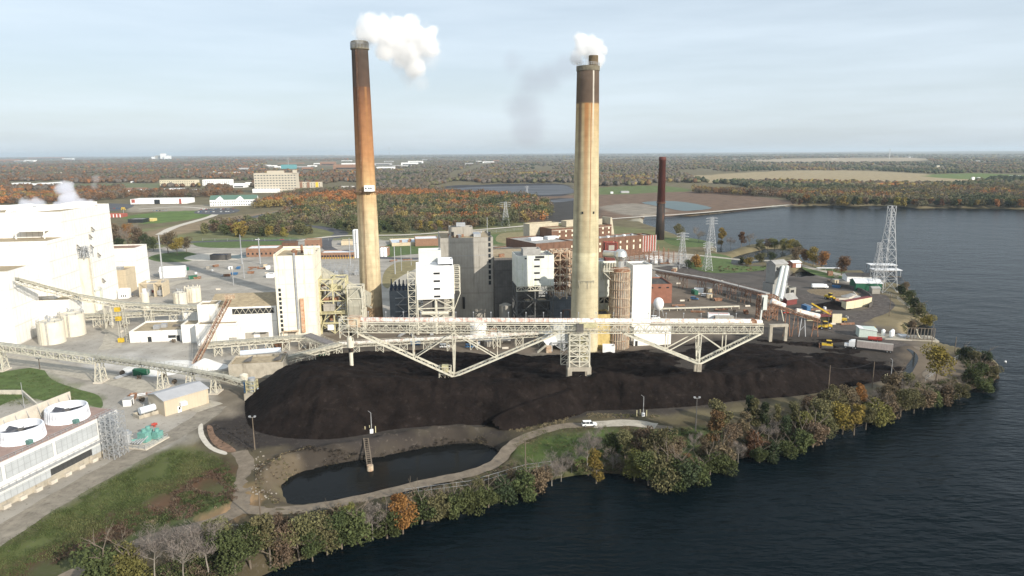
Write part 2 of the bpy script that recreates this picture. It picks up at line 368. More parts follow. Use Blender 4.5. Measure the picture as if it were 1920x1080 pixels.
LAKE = np.vstack([LAKE, pl([(1290, 405.5), (1400, 394.5), (1478, 387), (1560, 385), (1600, 387), (1640, 385), (1700, 388), (1720, 391), (1760, 390), (1850, 391), (1940, 393), (2100, 394), (2700, 398), (3400, 520), (3400, 1400), (900, 1500)], WL)])
COVE = smooth_poly(pl([(1352, 497), (1372, 484), (1400, 475), (1440, 467), (1480, 468), (1488, 477), (1462, 486), (1428, 495), (1388, 500)], WL), 3)
POOL = smooth_poly(pl([(1482, 515), (1500, 509), (1530, 512), (1538, 519), (1500, 524), (1484, 522)], WL), 3)
POND = smooth_poly(pl([(532, 912), (556, 890), (620, 873), (690, 862), (760, 848), (820, 838), (890, 832), (930, 845), (926, 868), (900, 885), (840, 905), (760, 926), (650, 940), (560, 948), (536, 935)], WL), 3)
WATERS = [LAKE, COVE, POOL, POND]
def terrain_z(X, Y):
    Z = np.zeros(X.shape)
    for k, w in enumerate(WATERS):
        d = edge_dist(X, Y, w, 25.0); i = inside(X, Y, w); sd = np.where(i, -d, d); run = (4.5, 3, 3, 7.0)[k]
        t = np.clip(sd / run, -1.2, 1.0)
        zz = np.where(t > 0, WL * (1 - t) ** (1.6 if k == 3 else 1.2), WL + 2.2 * t)
        Z = np.minimum(Z, zz)
    pd = edge_dist(X, Y, POND, 14.0); near = np.clip(1 - pd / 12, 0, 1) * (Y < 215)
    Z = Z + near * ~inside(X, Y, POND) * (0.55 * np.sin(X / 1.9 + 2 * np.sin(Y / 3.3)) * np.sin(Y / 1.3 + X / 4.0) + 0.25 * np.sin(X / .8) * np.sin(Y / .9)) * 0.7
    wn = np.clip((Y - (191 + 0.35 * (X + 30))) / 6, 0, 1) * (Y < 216) * np.clip((-6 - X) / 8, 0, 1) * ~inside(X, Y, POND)
    Z = Z + wn * (1.9 + 0.5 * np.sin(X / 2.3) * np.sin(X / 5.1 + Y / 2)) * np.exp(-((pd - 5.0) / 2.6) ** 2)
    far = np.clip((Y - 2500) / 6000, 0, 1) * 14
    Z = Z + far * (np.sin(X / 900 + 1.3) * np.sin(Y / 1700) + 0.4 * np.sin(X / 310 + Y / 700))
    return Z
def tz(x, y): return float(terrain_z(np.array([x], float), np.array([y], float))[0])

# colour zones of the ground: (albedo, feather metres, outline in the photograph's ground plane)
ZONES = [
 ((0.155, 0.13, 0.075), 8, [(-300, 420), (2300, 420), (2300, 300), (-300, 300)]),                     # far land
 ((0.34, 0.27, 0.16), 20, [(1300, 330), (1500, 320), (1640, 321), (1800, 330), (1860, 338), (1780, 346), (1640, 345), (1480, 342), (1330, 343)]),   # stubble field
 ((0.36, 0.29, 0.2), 30, [(1400, 300), (1560, 299), (1700, 296), (1740, 301), (1600, 303), (1420, 304)]),
 ((0.13, 0.17, 0.055), 12, [(1735, 328), (1830, 325), (1920, 329), (2000, 331), (2000, 336), (1800, 336)]),
 ((0.12, 0.15, 0.055), 10, [(1120, 352), (1230, 348), (1290, 353), (1290, 360), (1120, 365)]),
 ((0.17, 0.115, 0.08), 8, [(900, 366), (1120, 366), (1320, 358), (1440, 372), (1480, 383), (1200, 408), (1040, 420), (880, 420)]),      # ash flats
 ((0.26, 0.225, 0.18), 4, [(1130, 388), (1175, 382), (1225, 386), (1250, 396), (1190, 405)]),
 ((0.06, 0.055, 0.05), 5, [(1005, 376), (1075, 372), (1130, 392), (1110, 415), (1040, 418), (1000, 400)]),
 ((0.05, 0.05, 0.055), 6, [(820, 352), (900, 346), (1050, 344), (1075, 352), (1070, 366), (990, 368), (850, 360)]),
 ((0.33, 0.30, 0.23), 1.5, [(1195, 409), (1290, 402), (1400, 392), (1480, 384), (1482, 387), (1400, 397), (1290, 408), (1200, 415)]),
 ((0.16, 0.16, 0.075), 6, [(-300, 470), (100, 470), (200, 440), (520, 405), (1100, 420), (1250, 440), (1250, 470), (600, 480), (300, 500), (-300, 520)]),
 ((0.25, 0.19, 0.12), 6, [(270, 438), (360, 418), (480, 400), (520, 396), (505, 404), (430, 418), (340, 438), (280, 447)]),
 ((0.115, 0.17, 0.05), 4, [(250, 404), (330, 395), (420, 392), (420, 400), (360, 412), (270, 420), (240, 414)]),
 ((0.30, 0.26, 0.20), 4, [(230, 386), (300, 384), (440, 384), (400, 394), (300, 396), (240, 398)]),
 ((0.15, 0.16, 0.08), 8, [(140, 346), (300, 344), (300, 352), (140, 355)]),
 ((0.36, 0.33, 0.285), 3, [(-300, 540), (180, 500), (260, 470), (400, 455), (600, 450), (780, 452), (930, 462), (1250, 470), (1330, 490), (1560, 520), (1640, 545), (1660, 590), (1560, 600), (1420, 640), (1250, 660), (1000, 668), (700, 662), (560, 690), (470, 735), (390, 775), (330, 840), (240, 880), (0, 1010), (-300, 1200)]),
 ((0.165, 0.135, 0.105), 4, [(700, 600), (1020, 560), (1230, 510), (1400, 500), (1640, 545), (1720, 600), (1720, 700), (1500, 700), (1200, 670), (760, 668), (600, 690), (520, 690), (560, 650)]),
 ((0.10, 0.088, 0.078), 5, [(1260, 500), (1420, 498), (1640, 548), (1640, 600), (1700, 640), (1720, 690), (1560, 720), (1420, 640), (1440, 600), (1420, 560), (1300, 530)]),
 ((0.36, 0.335, 0.295), 4, [(60, 620), (250, 645), (520, 652), (440, 700), (330, 690), (250, 665), (60, 650)]),
 ((0.52, 0.50, 0.47), 5, [(140, 668), (270, 668), (340, 690), (400, 700), (380, 712), (300, 690), (200, 690)]),
 ((0.20, 0.17, 0.13), 2.5, [(395, 700), (540, 690), (480, 745), (475, 830), (440, 850), (385, 800), (400, 745)]),
 ((0.13, 0.15, 0.065), 3, [(-300, 680), (0, 692), (75, 690), (95, 705), (160, 740), (200, 770), (120, 760), (40, 750), (-300, 800)]),
 ((0.055, 0.047, 0.04), 3, [(440, 780), (480, 820), (640, 830), (960, 800), (1100, 780), (1200, 780), (1420, 760), (1560, 730), (1700, 700), (1720, 660), (1640, 632), (1420, 625), (1250, 650), (1000, 668), (700, 662), (560, 680), (500, 700)]),
 ((0.045, 0.038, 0.034), 3, [(370, 800), (470, 770), (640, 820), (960, 800), (950, 850), (900, 820), (700, 850), (560, 850), (480, 840), (400, 840)]),
 ((0.052, 0.043, 0.035), 2.5, [(540, 840), (700, 842), (820, 815), (900, 812), (955, 838), (930, 860), (880, 845), (700, 872), (560, 892)]),
 ((0.12, 0.095, 0.065), 2.5, [(480, 850), (540, 850), (560, 880), (530, 905), (545, 945), (520, 950), (470, 900)]),
 ((0.075, 0.062, 0.038), 3, [(950, 830), (1000, 800), (1110, 785), (1400, 780), (1700, 720), (1900, 690), (1900, 740), (1560, 830), (1300, 905), (960, 940), (900, 960), (500, 1100), (-300, 1400), (-300, 1060), (0, 1010), (250, 875), (300, 850), (440, 860), (470, 900), (520, 960), (800, 925), (930, 880)]),
 ((0.075, 0.105, 0.032), 3, [(990, 830), (1100, 805), (1300, 805), (1330, 830), (1250, 850), (1100, 860), (980, 880)]),
 ((0.21, 0.17, 0.10), 3, [(1640, 565), (1700, 545), (1740, 600), (1700, 625), (1620, 600)]),
 ((0.16, 0.125, 0.09), 3, [(1700, 650), (1780, 665), (1850, 670), (1860, 720), (1740, 750), (1640, 740), (1690, 700)]),
 ((0.10, 0.115, 0.042), 3, [(-300, 1180), (0, 1022), (230, 880), (300, 850), (350, 838), (395, 850), (330, 900), (220, 960), (100, 1020), (-60, 1100)]),
 ((0.13, 0.075, 0.045), 4, [(-100, 1120), (100, 1030), (250, 955), (380, 885), (425, 870), (430, 895), (330, 945), (200, 1010), (60, 1070), (-60, 1140)]),
 ((0.08, 0.11, 0.04), 3, [(60, 1090), (200, 1010), (340, 945), (440, 890), (440, 935), (380, 960), (220, 1020), (100, 1070)]),
 ((0.34, 0.22, 0.12), 2, [(400, 960), (440, 930), (452, 905), (465, 950), (430, 985)]),
]
nx, ny = 860, 720
tx = np.linspace(-1.15, 1.15, nx); yy = np.concatenate([[45.0], 62.0 * (45000.0 / 62.0) ** np.linspace(0, 1, ny - 1)])
GX = tx[None, :] * (yy[:, None] + 25); GY = np.repeat(yy[:, None], nx, 1)
GZ = terrain_z(GX, GY)
C = np.empty(GX.shape + (3,)); C[:] = (0.15, 0.13, 0.08)
jx = GX + 1.8 * np.sin(GY / 3.1) + 1.1 * np.sin(GX / 1.7 + GY / 5.3) + 0.006 * GY * np.sin(GX / 23.0 + 2); jy = GY + 1.8 * np.sin(GX / 2.7) + 1.0 * np.sin(GY / 1.9 - GX / 4.1) + 0.006 * GY * np.sin(GX / 19.0)
for col, fe, pts in ZONES:
    poly = smooth_poly(pl(pts), 3); i = inside(jx, jy, poly); d = edge_dist(jx, jy, poly, fe * 2)
    a = np.clip(0.5 + np.where(i, d, -d) / (2 * fe), 0, 1)[..., None]; C = C * (1 - a) + np.array(col) * a
def grid_mesh(name, X, Y, Z, m, colors=None, cull=None, smooth=True):
    r, c = X.shape; v = np.stack([X, Y, Z], -1).reshape(-1, 3)
    idx = np.arange(r * c).reshape(r, c); q = np.stack([idx[:-1, :-1], idx[:-1, 1:], idx[1:, 1:], idx[1:, :-1]], -1).reshape(-1, 4)
    if cull is not None: q = q[cull.reshape(-1)[q].any(1)]
    me = bpy.data.meshes.new(name); me.vertices.add(len(v)); me.vertices.foreach_set('co', v.astype('f').ravel())
    me.loops.add(q.size); me.loops.foreach_set('vertex_index', q.astype('i').ravel()); me.polygons.add(len(q))
    me.polygons.foreach_set('loop_start', np.arange(0, q.size, 4, dtype='i')); me.polygons.foreach_set('loop_total', np.full(len(q), 4, 'i'))
    if smooth: me.polygons.foreach_set('use_smooth', np.ones(len(q), bool))
    me.update(calc_edges=True); me.materials.append(m)
    if colors is not None:
        a = me.color_attributes.new('Col', 'FLOAT_COLOR', 'POINT'); cc = np.ones((len(v), 4), 'f'); cc[:, :3] = colors.reshape(-1, 3); a.data.foreach_set('color', cc.ravel())
    o = bpy.data.objects.new(name, me); COL.objects.link(o); MW[o.name] = Matrix.Identity(4); return o
gm = mat('ground_soil_and_gravel', (0, 0, 0), 0.95, 0.24, 0.055, bump=0.07, bscale=1.7, stain=(0.13, 0.11, 0.09), stain_amt=0.2, attr='Col', spec=0.1, detail=9)
tag(grid_mesh('ground', GX, GY, GZ, gm, C), kind='structure')

# water
def water_material(name, base, bumpd, sc, rough):
    m = bpy.data.materials.new(name); m.use_nodes = True; t = m.node_tree; b = t.nodes['Principled BSDF']
    b.inputs['Base Color'].default_value = (*base, 1); b.inputs['Roughness'].default_value = rough; b.inputs['IOR'].default_value = 1.33; b.inputs['Specular IOR Level'].default_value = 0.085
    g = N(t, 'ShaderNodeNewGeometry'); prev = None
    for scale, st, dist in sc:
        mpp = N(t, 'ShaderNodeMapping'); mpp.inputs['Scale'].default_value = st; mpp.inputs['Rotation'].default_value = (0, 0, -0.12); t.links.new(g.outputs['Position'], mpp.inputs['Vector'])
        n = N(t, 'ShaderNodeTexNoise'); n.inputs['Scale'].default_value = scale; n.inputs['Detail'].default_value = 3; t.links.new(mpp.outputs[0], n.inputs['Vector'])
        bp = N(t, 'ShaderNodeBump'); bp.inputs['Distance'].default_value = dist * bumpd; t.links.new(n.outputs['Fac'], bp.inputs['Height'])
        if prev: t.links.new(prev, bp.inputs['Normal'])
        prev = bp.outputs[0]
    t.links.new(prev, b.inputs['Normal']); return m
lakem = water_material('lake_water', (0.0022, 0.0060, 0.0082), 1.0, ((0.55, (0.35, 1.0, 1), 0.55), (0.12, (0.5, 1, 1), 0.9), (0.02, (1, 1.4, 1), 1.6)), 0.22)
pondm = water_material('pond_water', (0.008, 0.009, 0.009), 0.2, ((0.7, (0.6, 1, 1), 0.2),), 0.1)
def poly_obj(name, poly, z, m, kind='structure'):
    vs = [Vector((p[0], p[1], 0)) for p in poly]; tri = tessellate_polygon([vs])
    fs = [t if (vs[t[1]] - vs[t[0]]).cross(vs[t[2]] - vs[t[0]]).z > 0 else t[::-1] for t in tri]
    o = link_mesh(name, [(v.x, v.y, z) for v in vs], [tuple(f) for f in fs], m); return tag(o, kind=kind)
o = MB().add([(-400, 20, WL), (7000, 20, WL), (7000, 1400, WL), (-400, 1400, WL)], [(0, 1, 2, 3)]).build('lake_water', lakem); tag(o, kind='structure')
# the pond sits a little above the lake, so its own sheet lies on the pit
poly_obj('pond_water', pl([(500, 960), (500, 880), (700, 840), (900, 815), (960, 840), (950, 880), (800, 935), (600, 970)], WL + 0.25), WL + 0.25, pondm)
turq = mat('turquoise_settling_water', (0.09, 0.125, 0.12), 0.5, 0.15, 0.02, spec=0.5)
poly_obj('settling_pond', smooth_poly(pl([(1203, 380), (1250, 377), (1290, 380), (1335, 390), (1300, 395), (1275, 395), (1240, 388)]), 3), 0.3, turq)
ashw = mat('ash_pond_water', (0.085, 0.085, 0.09), 0.6, 0.6, 0.03, spec=0.3, stain=(.045, .04, .04), stain_amt=.5, stretch=(0.25, 1, 1), detail=8)
poly_obj('ash_pond', smooth_poly(pl([(830, 356), (880, 351), (960, 349), (1050, 347), (1075, 356), (1070, 363), (1000, 366), (940, 362), (860, 360)]), 3), 0.3, ashw)
poly_obj('ash_pond', smooth_poly(pl([(1030, 376), (1075, 372), (1078, 376), (1040, 380)]), 2), 0.32, ashw)

# roads, paths, lawns and fields laid on the ground
def strip(name, pts, w, m, z=0.06, k=6, close=False):
    q = [P(a, b) for a, b in pts]; c = []
    for i in range(len(q) - 1):
        p0, p1, p2, p3 = q[max(i - 1, 0)], q[i], q[i + 1], q[min(i + 2, len(q) - 1)]
        for t in np.linspace(0, 1, k, endpoint=False):
            c.append(0.5 * (2 * p1 + (p2 - p0) * t + (2 * p0 - 5 * p1 + 4 * p2 - p3) * t * t + (3 * p1 - p0 - 3 * p2 + p3) * t ** 3))
    c.append(q[-1]); vs = []; fs = []
    for i, p in enumerate(c):
        d = (c[min(i + 1, len(c) - 1)] - c[max(i - 1, 0)]).normalized(); n = Vector((-d.y, d.x, 0)) * w / 2
        wob = 1 + 0.07 * math.sin(i * 1.7)
        for s in (-1, 1):
            a = p + n * s * wob; vs.append((a.x, a.y, z))
        if i: fs.append((2 * i - 2, 2 * i - 1, 2 * i + 1, 2 * i)[::-1])
    return tag(link_mesh(name, vs, [f[::-1] if False else f for f in fs], m), kind='structure')
dirt = mat('packed_dirt_road', (0.20, 0.162, 0.12), 0.95, 0.22, 0.35, bump=0.05, stain=(0.12, 0.10, 0.08), stain_amt=0.35)
asphalt = mat('asphalt', (0.085, 0.085, 0.09), 0.9, 0.2, 0.2, stain=(0.17, 0.155, 0.13), stain_amt=0.3)
palero = mat('pale_gravel_road', (0.42, 0.38, 0.31), 0.95, 0.15, 0.3, bump=0.04, stain=(0.25, 0.22, 0.18), stain_amt=0.4)
coaldirt = mat('coal_dusted_road', (0.085, 0.07, 0.06), 0.95, 0.3, 0.3, bump=0.05, stain=(0.20, 0.18, 0.165), stain_amt=0.35)
grassm = mat('mown_grass', (0.085, 0.125, 0.035), 0.95, 0.25, 0.25, bump=0.06, stain=(0.18, 0.16, 0.08), stain_amt=0.2)
drygrass = mat('dry_grass', (0.24, 0.20, 0.10), 0.95, 0.22, 0.2, bump=0.06, stain=(0.13, 0.12, 0.05), stain_amt=0.3)
def lawn(name, pts, m, z=0.05): return poly_obj(name, smooth_poly(pl(pts), 4), z, m)
strip('dirt_road', [(448, 846), (462, 870), (456, 905), (452, 940), (440, 962), (380, 985), (300, 1005), (220, 1035), (140, 1075), (60, 1120)], 4.6, dirt)
strip('dirt_road', [(452, 955), (520, 958), (600, 950), (700, 930), (800, 905), (880, 888), (930, 868), (955, 840), (985, 820), (1050, 800), (1110, 797), (1180, 795), (1260, 805)], 4.2, dirt, 0.08)
strip('concrete_road', [(-80, 1060), (60, 965), (180, 895), (290, 835), (370, 790), (405, 762)], 8.0, mat('dusty_concrete', (0.255, 0.225, 0.18), 0.95, 0.22, 0.25, bump=0.05, stain=(0.15, 0.125, 0.10), stain_amt=0.45), 0.05)
strip('gravel_road', [(395, 765), (330, 745), (230, 715), (150, 700), (60, 680), (-60, 668)], 10.0, palero, 0.07)
strip('gravel_road', [(205, 655), (215, 625), (200, 600), (230, 575), (270, 560), (330, 530), (420, 520)], 9.0, palero, 0.07)
strip('causeway_road', [(560, 452), (640, 443), (760, 441), (860, 434), (940, 428), (1020, 421), (1090, 415), (1200, 407), (1300, 400.5), (1400, 391.5), (1480, 384.5)], 9.0, palecon, 0.5)
strip('highway', [(200, 470), (280, 458), (420, 452), (560, 450), (620, 447)], 12.0, asphalt, 0.07)
strip('highway', [(620, 447), (640, 437), (610, 428), (580, 424), (540, 422)], 16.0, asphalt, 0.09)
strip('highway', [(395, 428), (440, 415), (500, 402), (552, 392), (585, 380)], 16.0, asphalt, 0.07)
strip('highway', [(840, 330), (860, 324), (885, 316), (905, 309), (920, 303)], 30.0, palecon, 0.3)
strip('access_road', [(300, 440), (330, 425), (400, 404), (400, 394), (340, 388), (260, 392)], 10.0, palecon, 0.08)
strip('access_road', [(615, 447), (612, 462), (640, 475), (700, 482), (780, 485), (860, 478)], 11.0, asphalt, 0.1)
strip('plant_road', [(735, 545), (755, 522), (790, 505), (830, 492)], 7.0, palero, 0.1)
strip('plant_road', [(1240, 475), (1300, 478), (1400, 488), (1470, 490), (1530, 505), (1600, 520), (1660, 528)], 7.0, palero, 0.1)
strip('plant_road', [(1240, 500), (1330, 520), (1420, 548), (1500, 560), (1590, 545)], 16.0, coaldirt, 0.08)
strip('coal_haul_road', [(1640, 552), (1655, 575), (1600, 600), (1560, 615), (1640, 635), (1690, 650)], 12.0, coaldirt, 0.09)
strip('gravel_path', [(1720, 650), (1760, 680), (1740, 705), (1790, 735)], 4.0, dirt, 0.09)
strip('dirt_road', [(1110, 797), (1180, 793), (1230, 800)], 5.5, palero, 0.11)
lawn('lawn', [(-40, 770), (-40, 700), (0, 698), (55, 690), (80, 692), (98, 712), (140, 728), (185, 742), (190, 765), (150, 752), (130, 742), (90, 752), (40, 745)], grassm, 0.06)
lawn('lawn', [(278, 484), (300, 476), (345, 472), (372, 478), (372, 487), (340, 491), (300, 491)], grassm, 0.09)
lawn('lawn', [(718, 535), (722, 508), (745, 492), (782, 490), (785, 500), (760, 515), (740, 540)], drygrass, 0.07)
lawn('lawn', [(715, 465), (770, 448), (860, 445), (960, 437), (990, 440), (990, 458), (930, 458), (860, 470), (760, 478), (720, 482)], grassm, 0.06)
lawn('ball_field', [(930, 452), (940, 438), (985, 436), (990, 450), (960, 458)], drygrass, 0.10)
lawn('lawn', [(1245, 448), (1290, 446), (1335, 455), (1330, 462), (1270, 462)], grassm, 0.06)
lawn('lawn', [(1300, 490), (1330, 475), (1370, 482), (1375, 497), (1440, 500), (1420, 508), (1340, 512), (1290, 500)], grassm, 0.06)
lawn('lawn', [(1505, 500), (1550, 503), (1595, 512), (1600, 520), (1560, 522), (1520, 512)], grassm, 0.06)
lawn('lawn', [(370, 452), (440, 447), (520, 445), (560, 447), (540, 460), (430, 465), (370, 462)], grassm, 0.05)
lawn('parking_lot', [(925, 470), (960, 462), (990, 462), (985, 480), (940, 485)], asphalt, 0.09)
lawn('parking_lot', [(365, 400), (380, 393), (430, 390), (450, 395), (420, 402)], asphalt, 0.09)
lawn('parking_lot', [(190, 382), (250, 384), (230, 394), (195, 394)], asphalt, 0.09)

# coal pile
pile = smooth_poly(pl([(462, 742), (464, 795), (500, 815), (560, 823), (640, 822), (760, 803), (900, 797), (950, 805), (1010, 795), (1100, 772), (1200, 768), (1300, 762), (1400, 750), (1500, 742), (1600, 725), (1680, 706),
        (1700, 680), (1640, 645), (1560, 636), (1440, 636), (1330, 640), (1250, 652), (1130, 662), (1000, 668), (860, 662), (760, 660), (640, 664), (570, 680), (505, 712)]), 4)
mn = pile.min(0) - 2; mx = pile.max(0) + 2; st = 0.75
px_, py_ = np.meshgrid(np.arange(mn[0], mx[0], st), np.arange(mn[1], mx[1], st))
ins = inside(px_, py_, pile); D = np.where(ins, edge_dist(px_, py_, pile, 60.0), -edge_dist(px_, py_, pile, 3.0))
cx = px_; tt = np.clip((cx + 60) / 170, 0, 1)
crest = 13.0 * (1 - tt) + 7.6 * tt + np.where(cx > 110, -(cx - 110) * 0.05, 0)
back = np.clip((py_ - 229 - 0.10 * np.maximum(cx, 0)) / (30 + np.clip(-cx - 35, 0, 30)), 0, 1); back = back * back * (3 - 2 * back)
plate = crest * (1 - back) + (crest * 0.30 + 0.6 - np.clip((py_ - 265) / 12, 0, 2.5)) * back
def bumpg(x0, y0, r, h): return h * np.exp(-((cx - x0) ** 2 + (py_ - y0) ** 2) / (2 * r * r))
nz = np.array([mnoise.fractal(Vector((x * 0.045, y * 0.07, 3.0)), 0.9, 2.2, 5) for x, y in zip(cx.ravel(), py_.ravel())]).reshape(cx.shape)
gul = np.array([mnoise.noise(Vector((x * 0.30, y * 0.05, 9.0))) * (0.35 + 0.9 * max(0, mnoise.noise(Vector((x * 0.03, 1, 2))) + (0.5 if x > 20 else 0))) for x, y in zip(cx.ravel(), py_.ravel())]).reshape(cx.shape)
fine = np.array([mnoise.fractal(Vector((x * 0.35, y * 0.35, 7.0)), 0.8, 2.1, 3) for x, y in zip(cx.ravel(), py_.ravel())]).reshape(cx.shape)
q1 = P(600, 690, 13); q2 = P(860, 690, 8); q3 = P(1311, 672, 7); q4 = P(1160, 690, 6); q5 = P(1390, 660, 4); q6 = P(1500, 690, 6)
plate = plate + bumpg(q1.x, q1.y, 10, 3.0) + bumpg(q2.x + 6, q2.y + 6, 6, -3.0) + bumpg(q3.x, q3.y + 4, 8, -3.0) + bumpg(q4.x, q4.y, 7, -3.5) + bumpg(q5.x, q5.y, 12, 3.0) + bumpg(q6.x, q6.y, 14, 2.0) + bumpg(-30, 262, 9, 2.5) + bumpg(62, 262, 9, 2.2)
trk = np.abs(np.sin(py_ / 2.9 + 2.2 * np.sin(cx / 21.0) + 1.5 * nz)) ** 4 * 0.75
plate = plate - trk + fine * 0.35 + nz * 2.4 * np.clip((py_ - 222) / 20, 0.15, 1)
slope = np.maximum(D, 0) * (0.74 + 0.06 * gul) + gul * 1.7 * np.clip(D / 6, 0, 1) + fine * 0.22 * np.clip(D / 3, 0, 1)
kk = 0.6; Zp = -kk * np.log(np.exp(-np.clip(plate, -5, 40) / kk) + np.exp(-np.clip(slope, -5, 40) / kk))
Zp = Zp + (1.5 * np.exp(-((D - np.where(cx > 15, 12.5, 18)) / 2.2) ** 2) * (py_ < 262) * np.clip((cx - 10) / 15, 0, 1)) + bumpg(P(1500, 722).x, P(1500, 722).y + 6, 7, 3.0) * np.clip(D / 5, 0, 1) + bumpg(P(1440, 740).x, P(1440, 740).y + 5, 5, 1.8) * np.clip(D / 5, 0, 1)
Zp = np.where(D > 0, np.maximum(Zp + 0.85 * np.exp(-np.maximum(D, 0) / 2), 0.02) * np.clip(D / 1.5, 0, 1) - 0.05, -0.4)
bench = smooth_poly(pl([(905, 806), (925, 790), (1000, 765), (1092, 738), (1100, 772), (1010, 797), (950, 808)]), 4)
bi = inside(px_, py_, bench); bd = np.where(bi, edge_dist(px_, py_, bench, 20.0), 0)
Zp = np.where(bi, np.maximum(Zp, np.minimum(bd * 0.95 + gul * 0.6 * np.clip(bd, 0, 1), 6.2 + 0.4 * nz)), Zp)
cp = grid_mesh('coal_pile', px_, py_, Zp, coal, cull=(D > -1.0))
tag(cp, 'huge dark brown coal pile spread in front of the power station', 'coal pile')
def cz(x, y):
    i = int(round((x - mn[0]) / st)); j = int(round((y - mn[1]) / st))
    if 0 <= j < Zp.shape[0] and 0 <= i < Zp.shape[1]: return max(float(Zp[j, i]), 0.0)
    return 0.0
def Pc(px, py):                          # the point of ground or coal seen at a pixel
    z = 0.0
    for _ in range(25):
        q = P(px, py, z); z = 0.5 * z + 0.5 * cz(q.x, q.y)
    return P(px, py, z)
# ------------------------------------------------------------------ chimneys
def chimney_mat(name, ramp, streak_col, streak_amt, side_streak=None, zcut=110):
    m = bpy.data.materials.new(name); m.use_nodes = True; t = m.node_tree; b = t.nodes['Principled BSDF']; b.inputs['Roughness'].default_value = 0.85; b.inputs['Specular IOR Level'].default_value = 0.2
    tcn = N(t, 'ShaderNodeTexCoord'); sp = N(t, 'ShaderNodeSeparateXYZ'); t.links.new(tcn.outputs['Object'], sp.inputs[0])
    n0 = N(t, 'ShaderNodeTexNoise'); n0.inputs['Scale'].default_value = 0.4; n0.inputs['Detail'].default_value = 4; mp0 = N(t, 'ShaderNodeMapping'); mp0.inputs['Scale'].default_value = (1, 1, 0.08)
    t.links.new(tcn.outputs['Object'], mp0.inputs[0]); t.links.new(mp0.outputs[0], n0.inputs['Vector'])
    mz = N(t, 'ShaderNodeMapRange'); mz.inputs['From Max'].default_value = 150; t.links.new(sp.outputs['Z'], mz.inputs['Value'])
    cr = N(t, 'ShaderNodeValToRGB'); t.links.new(mz.outputs[0], cr.inputs['Fac'])
    el = cr.color_ramp.elements
    while len(el) > 1: el.remove(el[-1])
    el[0].position = ramp[0][0]; el[0].color = (*ramp[0][1], 1)
    for p, c in ramp[1:]:
        e = el.new(p); e.color = (*c, 1)
    cur = cr.outputs['Color']
    r = N(t, 'ShaderNodeMapRange'); r.inputs['From Min'].default_value = 0.48; r.inputs['From Max'].default_value = 0.68; r.inputs['To Max'].default_value = streak_amt; t.links.new(n0.outputs['Fac'], r.inputs['Value'])
    mx = N(t, 'ShaderNodeMixRGB'); mx.inputs['Color2'].default_value = (*streak_col, 1); t.links.new(r.outputs[0], mx.inputs['Fac']); t.links.new(cur, mx.inputs['Color1']); cur = mx.outputs[0]
    for (ang, wid, z0, z1, c, amt) in side_streak or []:      # run-down stains at a bearing, over a height range
        at = N(t, 'ShaderNodeMath', operation='ARCTAN2'); t.links.new(sp.outputs['Y'], at.inputs[0]); t.links.new(sp.outputs['X'], at.inputs[1])
        nn = N(t, 'ShaderNodeTexNoise'); nn.inputs['Scale'].default_value = 0.12; nn.inputs['Detail'].default_value = 5; t.links.new(tcn.outputs['Object'], nn.inputs['Vector'])
        w = N(t, 'ShaderNodeMath', operation='MULTIPLY_ADD'); w.inputs[1].default_value = 0.06; t.links.new(nn.outputs['Fac'], w.inputs[0]); t.links.new(at.outputs[0], w.inputs[2])
        sb = N(t, 'ShaderNodeMath', operation='SUBTRACT'); sb.inputs[1].default_value = ang + 0.03; t.links.new(w.outputs[0], sb.inputs[0])
        ab = N(t, 'ShaderNodeMath', operation='ABSOLUTE'); t.links.new(sb.outputs[0], ab.inputs[0])
        q = N(t, 'ShaderNodeMapRange'); q.inputs['From Min'].default_value = wid; q.inputs['From Max'].default_value = wid * 0.3; q.inputs['To Max'].default_value = amt; t.links.new(ab.outputs[0], q.inputs['Value'])
        zq = N(t, 'ShaderNodeMapRange'); zq.inputs['From Min'].default_value = z0; zq.inputs['From Max'].default_value = z1; t.links.new(sp.outputs['Z'], zq.inputs['Value'])
        ml = N(t, 'ShaderNodeMath', operation='MULTIPLY'); t.links.new(q.outputs[0], ml.inputs[0]); t.links.new(zq.outputs[0], ml.inputs[1])
        if c[0] < .5:
            zc_ = N(t, 'ShaderNodeMath', operation='LESS_THAN'); zc_.inputs[1].default_value = zcut; t.links.new(sp.outputs['Z'], zc_.inputs[0]); m3 = N(t, 'ShaderNodeMath', operation='MULTIPLY'); t.links.new(ml.outputs[0], m3.inputs[0]); t.links.new(zc_.outputs[0], m3.inputs[1]); ml = m3
        mx = N(t, 'ShaderNodeMixRGB'); mx.inputs['Color2'].default_value = (*c, 1); t.links.new(ml.outputs[0], mx.inputs['Fac']); t.links.new(cur, mx.inputs['Color1']); cur = mx.outputs[0]
    fr = N(t, 'ShaderNodeMath', operation='FRACT'); dv = N(t, 'ShaderNodeMath', operation='DIVIDE'); dv.inputs[1].default_value = 2.3; t.links.new(sp.outputs['Z'], dv.inputs[0]); t.links.new(dv.outputs[0], fr.inputs[0])
    lt = N(t, 'ShaderNodeMath', operation='LESS_THAN'); lt.inputs[1].default_value = 0.1; t.links.new(fr.outputs[0], lt.inputs[0])
    ml = N(t, 'ShaderNodeMath', operation='MULTIPLY'); ml.inputs[1].default_value = 0.10; t.links.new(lt.outputs[0], ml.inputs[0])
    mx = N(t, 'ShaderNodeMixRGB'); mx.inputs['Color2'].default_value = (0.1, 0.08, 0.06, 1); t.links.new(ml.outputs[0], mx.inputs['Fac']); t.links.new(cur, mx.inputs['Color1']); cur = mx.outputs[0]
    n2 = N(t, 'ShaderNodeTexNoise'); n2.inputs['Scale'].default_value = 0.35; n2.inputs['Detail'].default_value = 8; t.links.new(tcn.outputs['Object'], n2.inputs['Vector'])
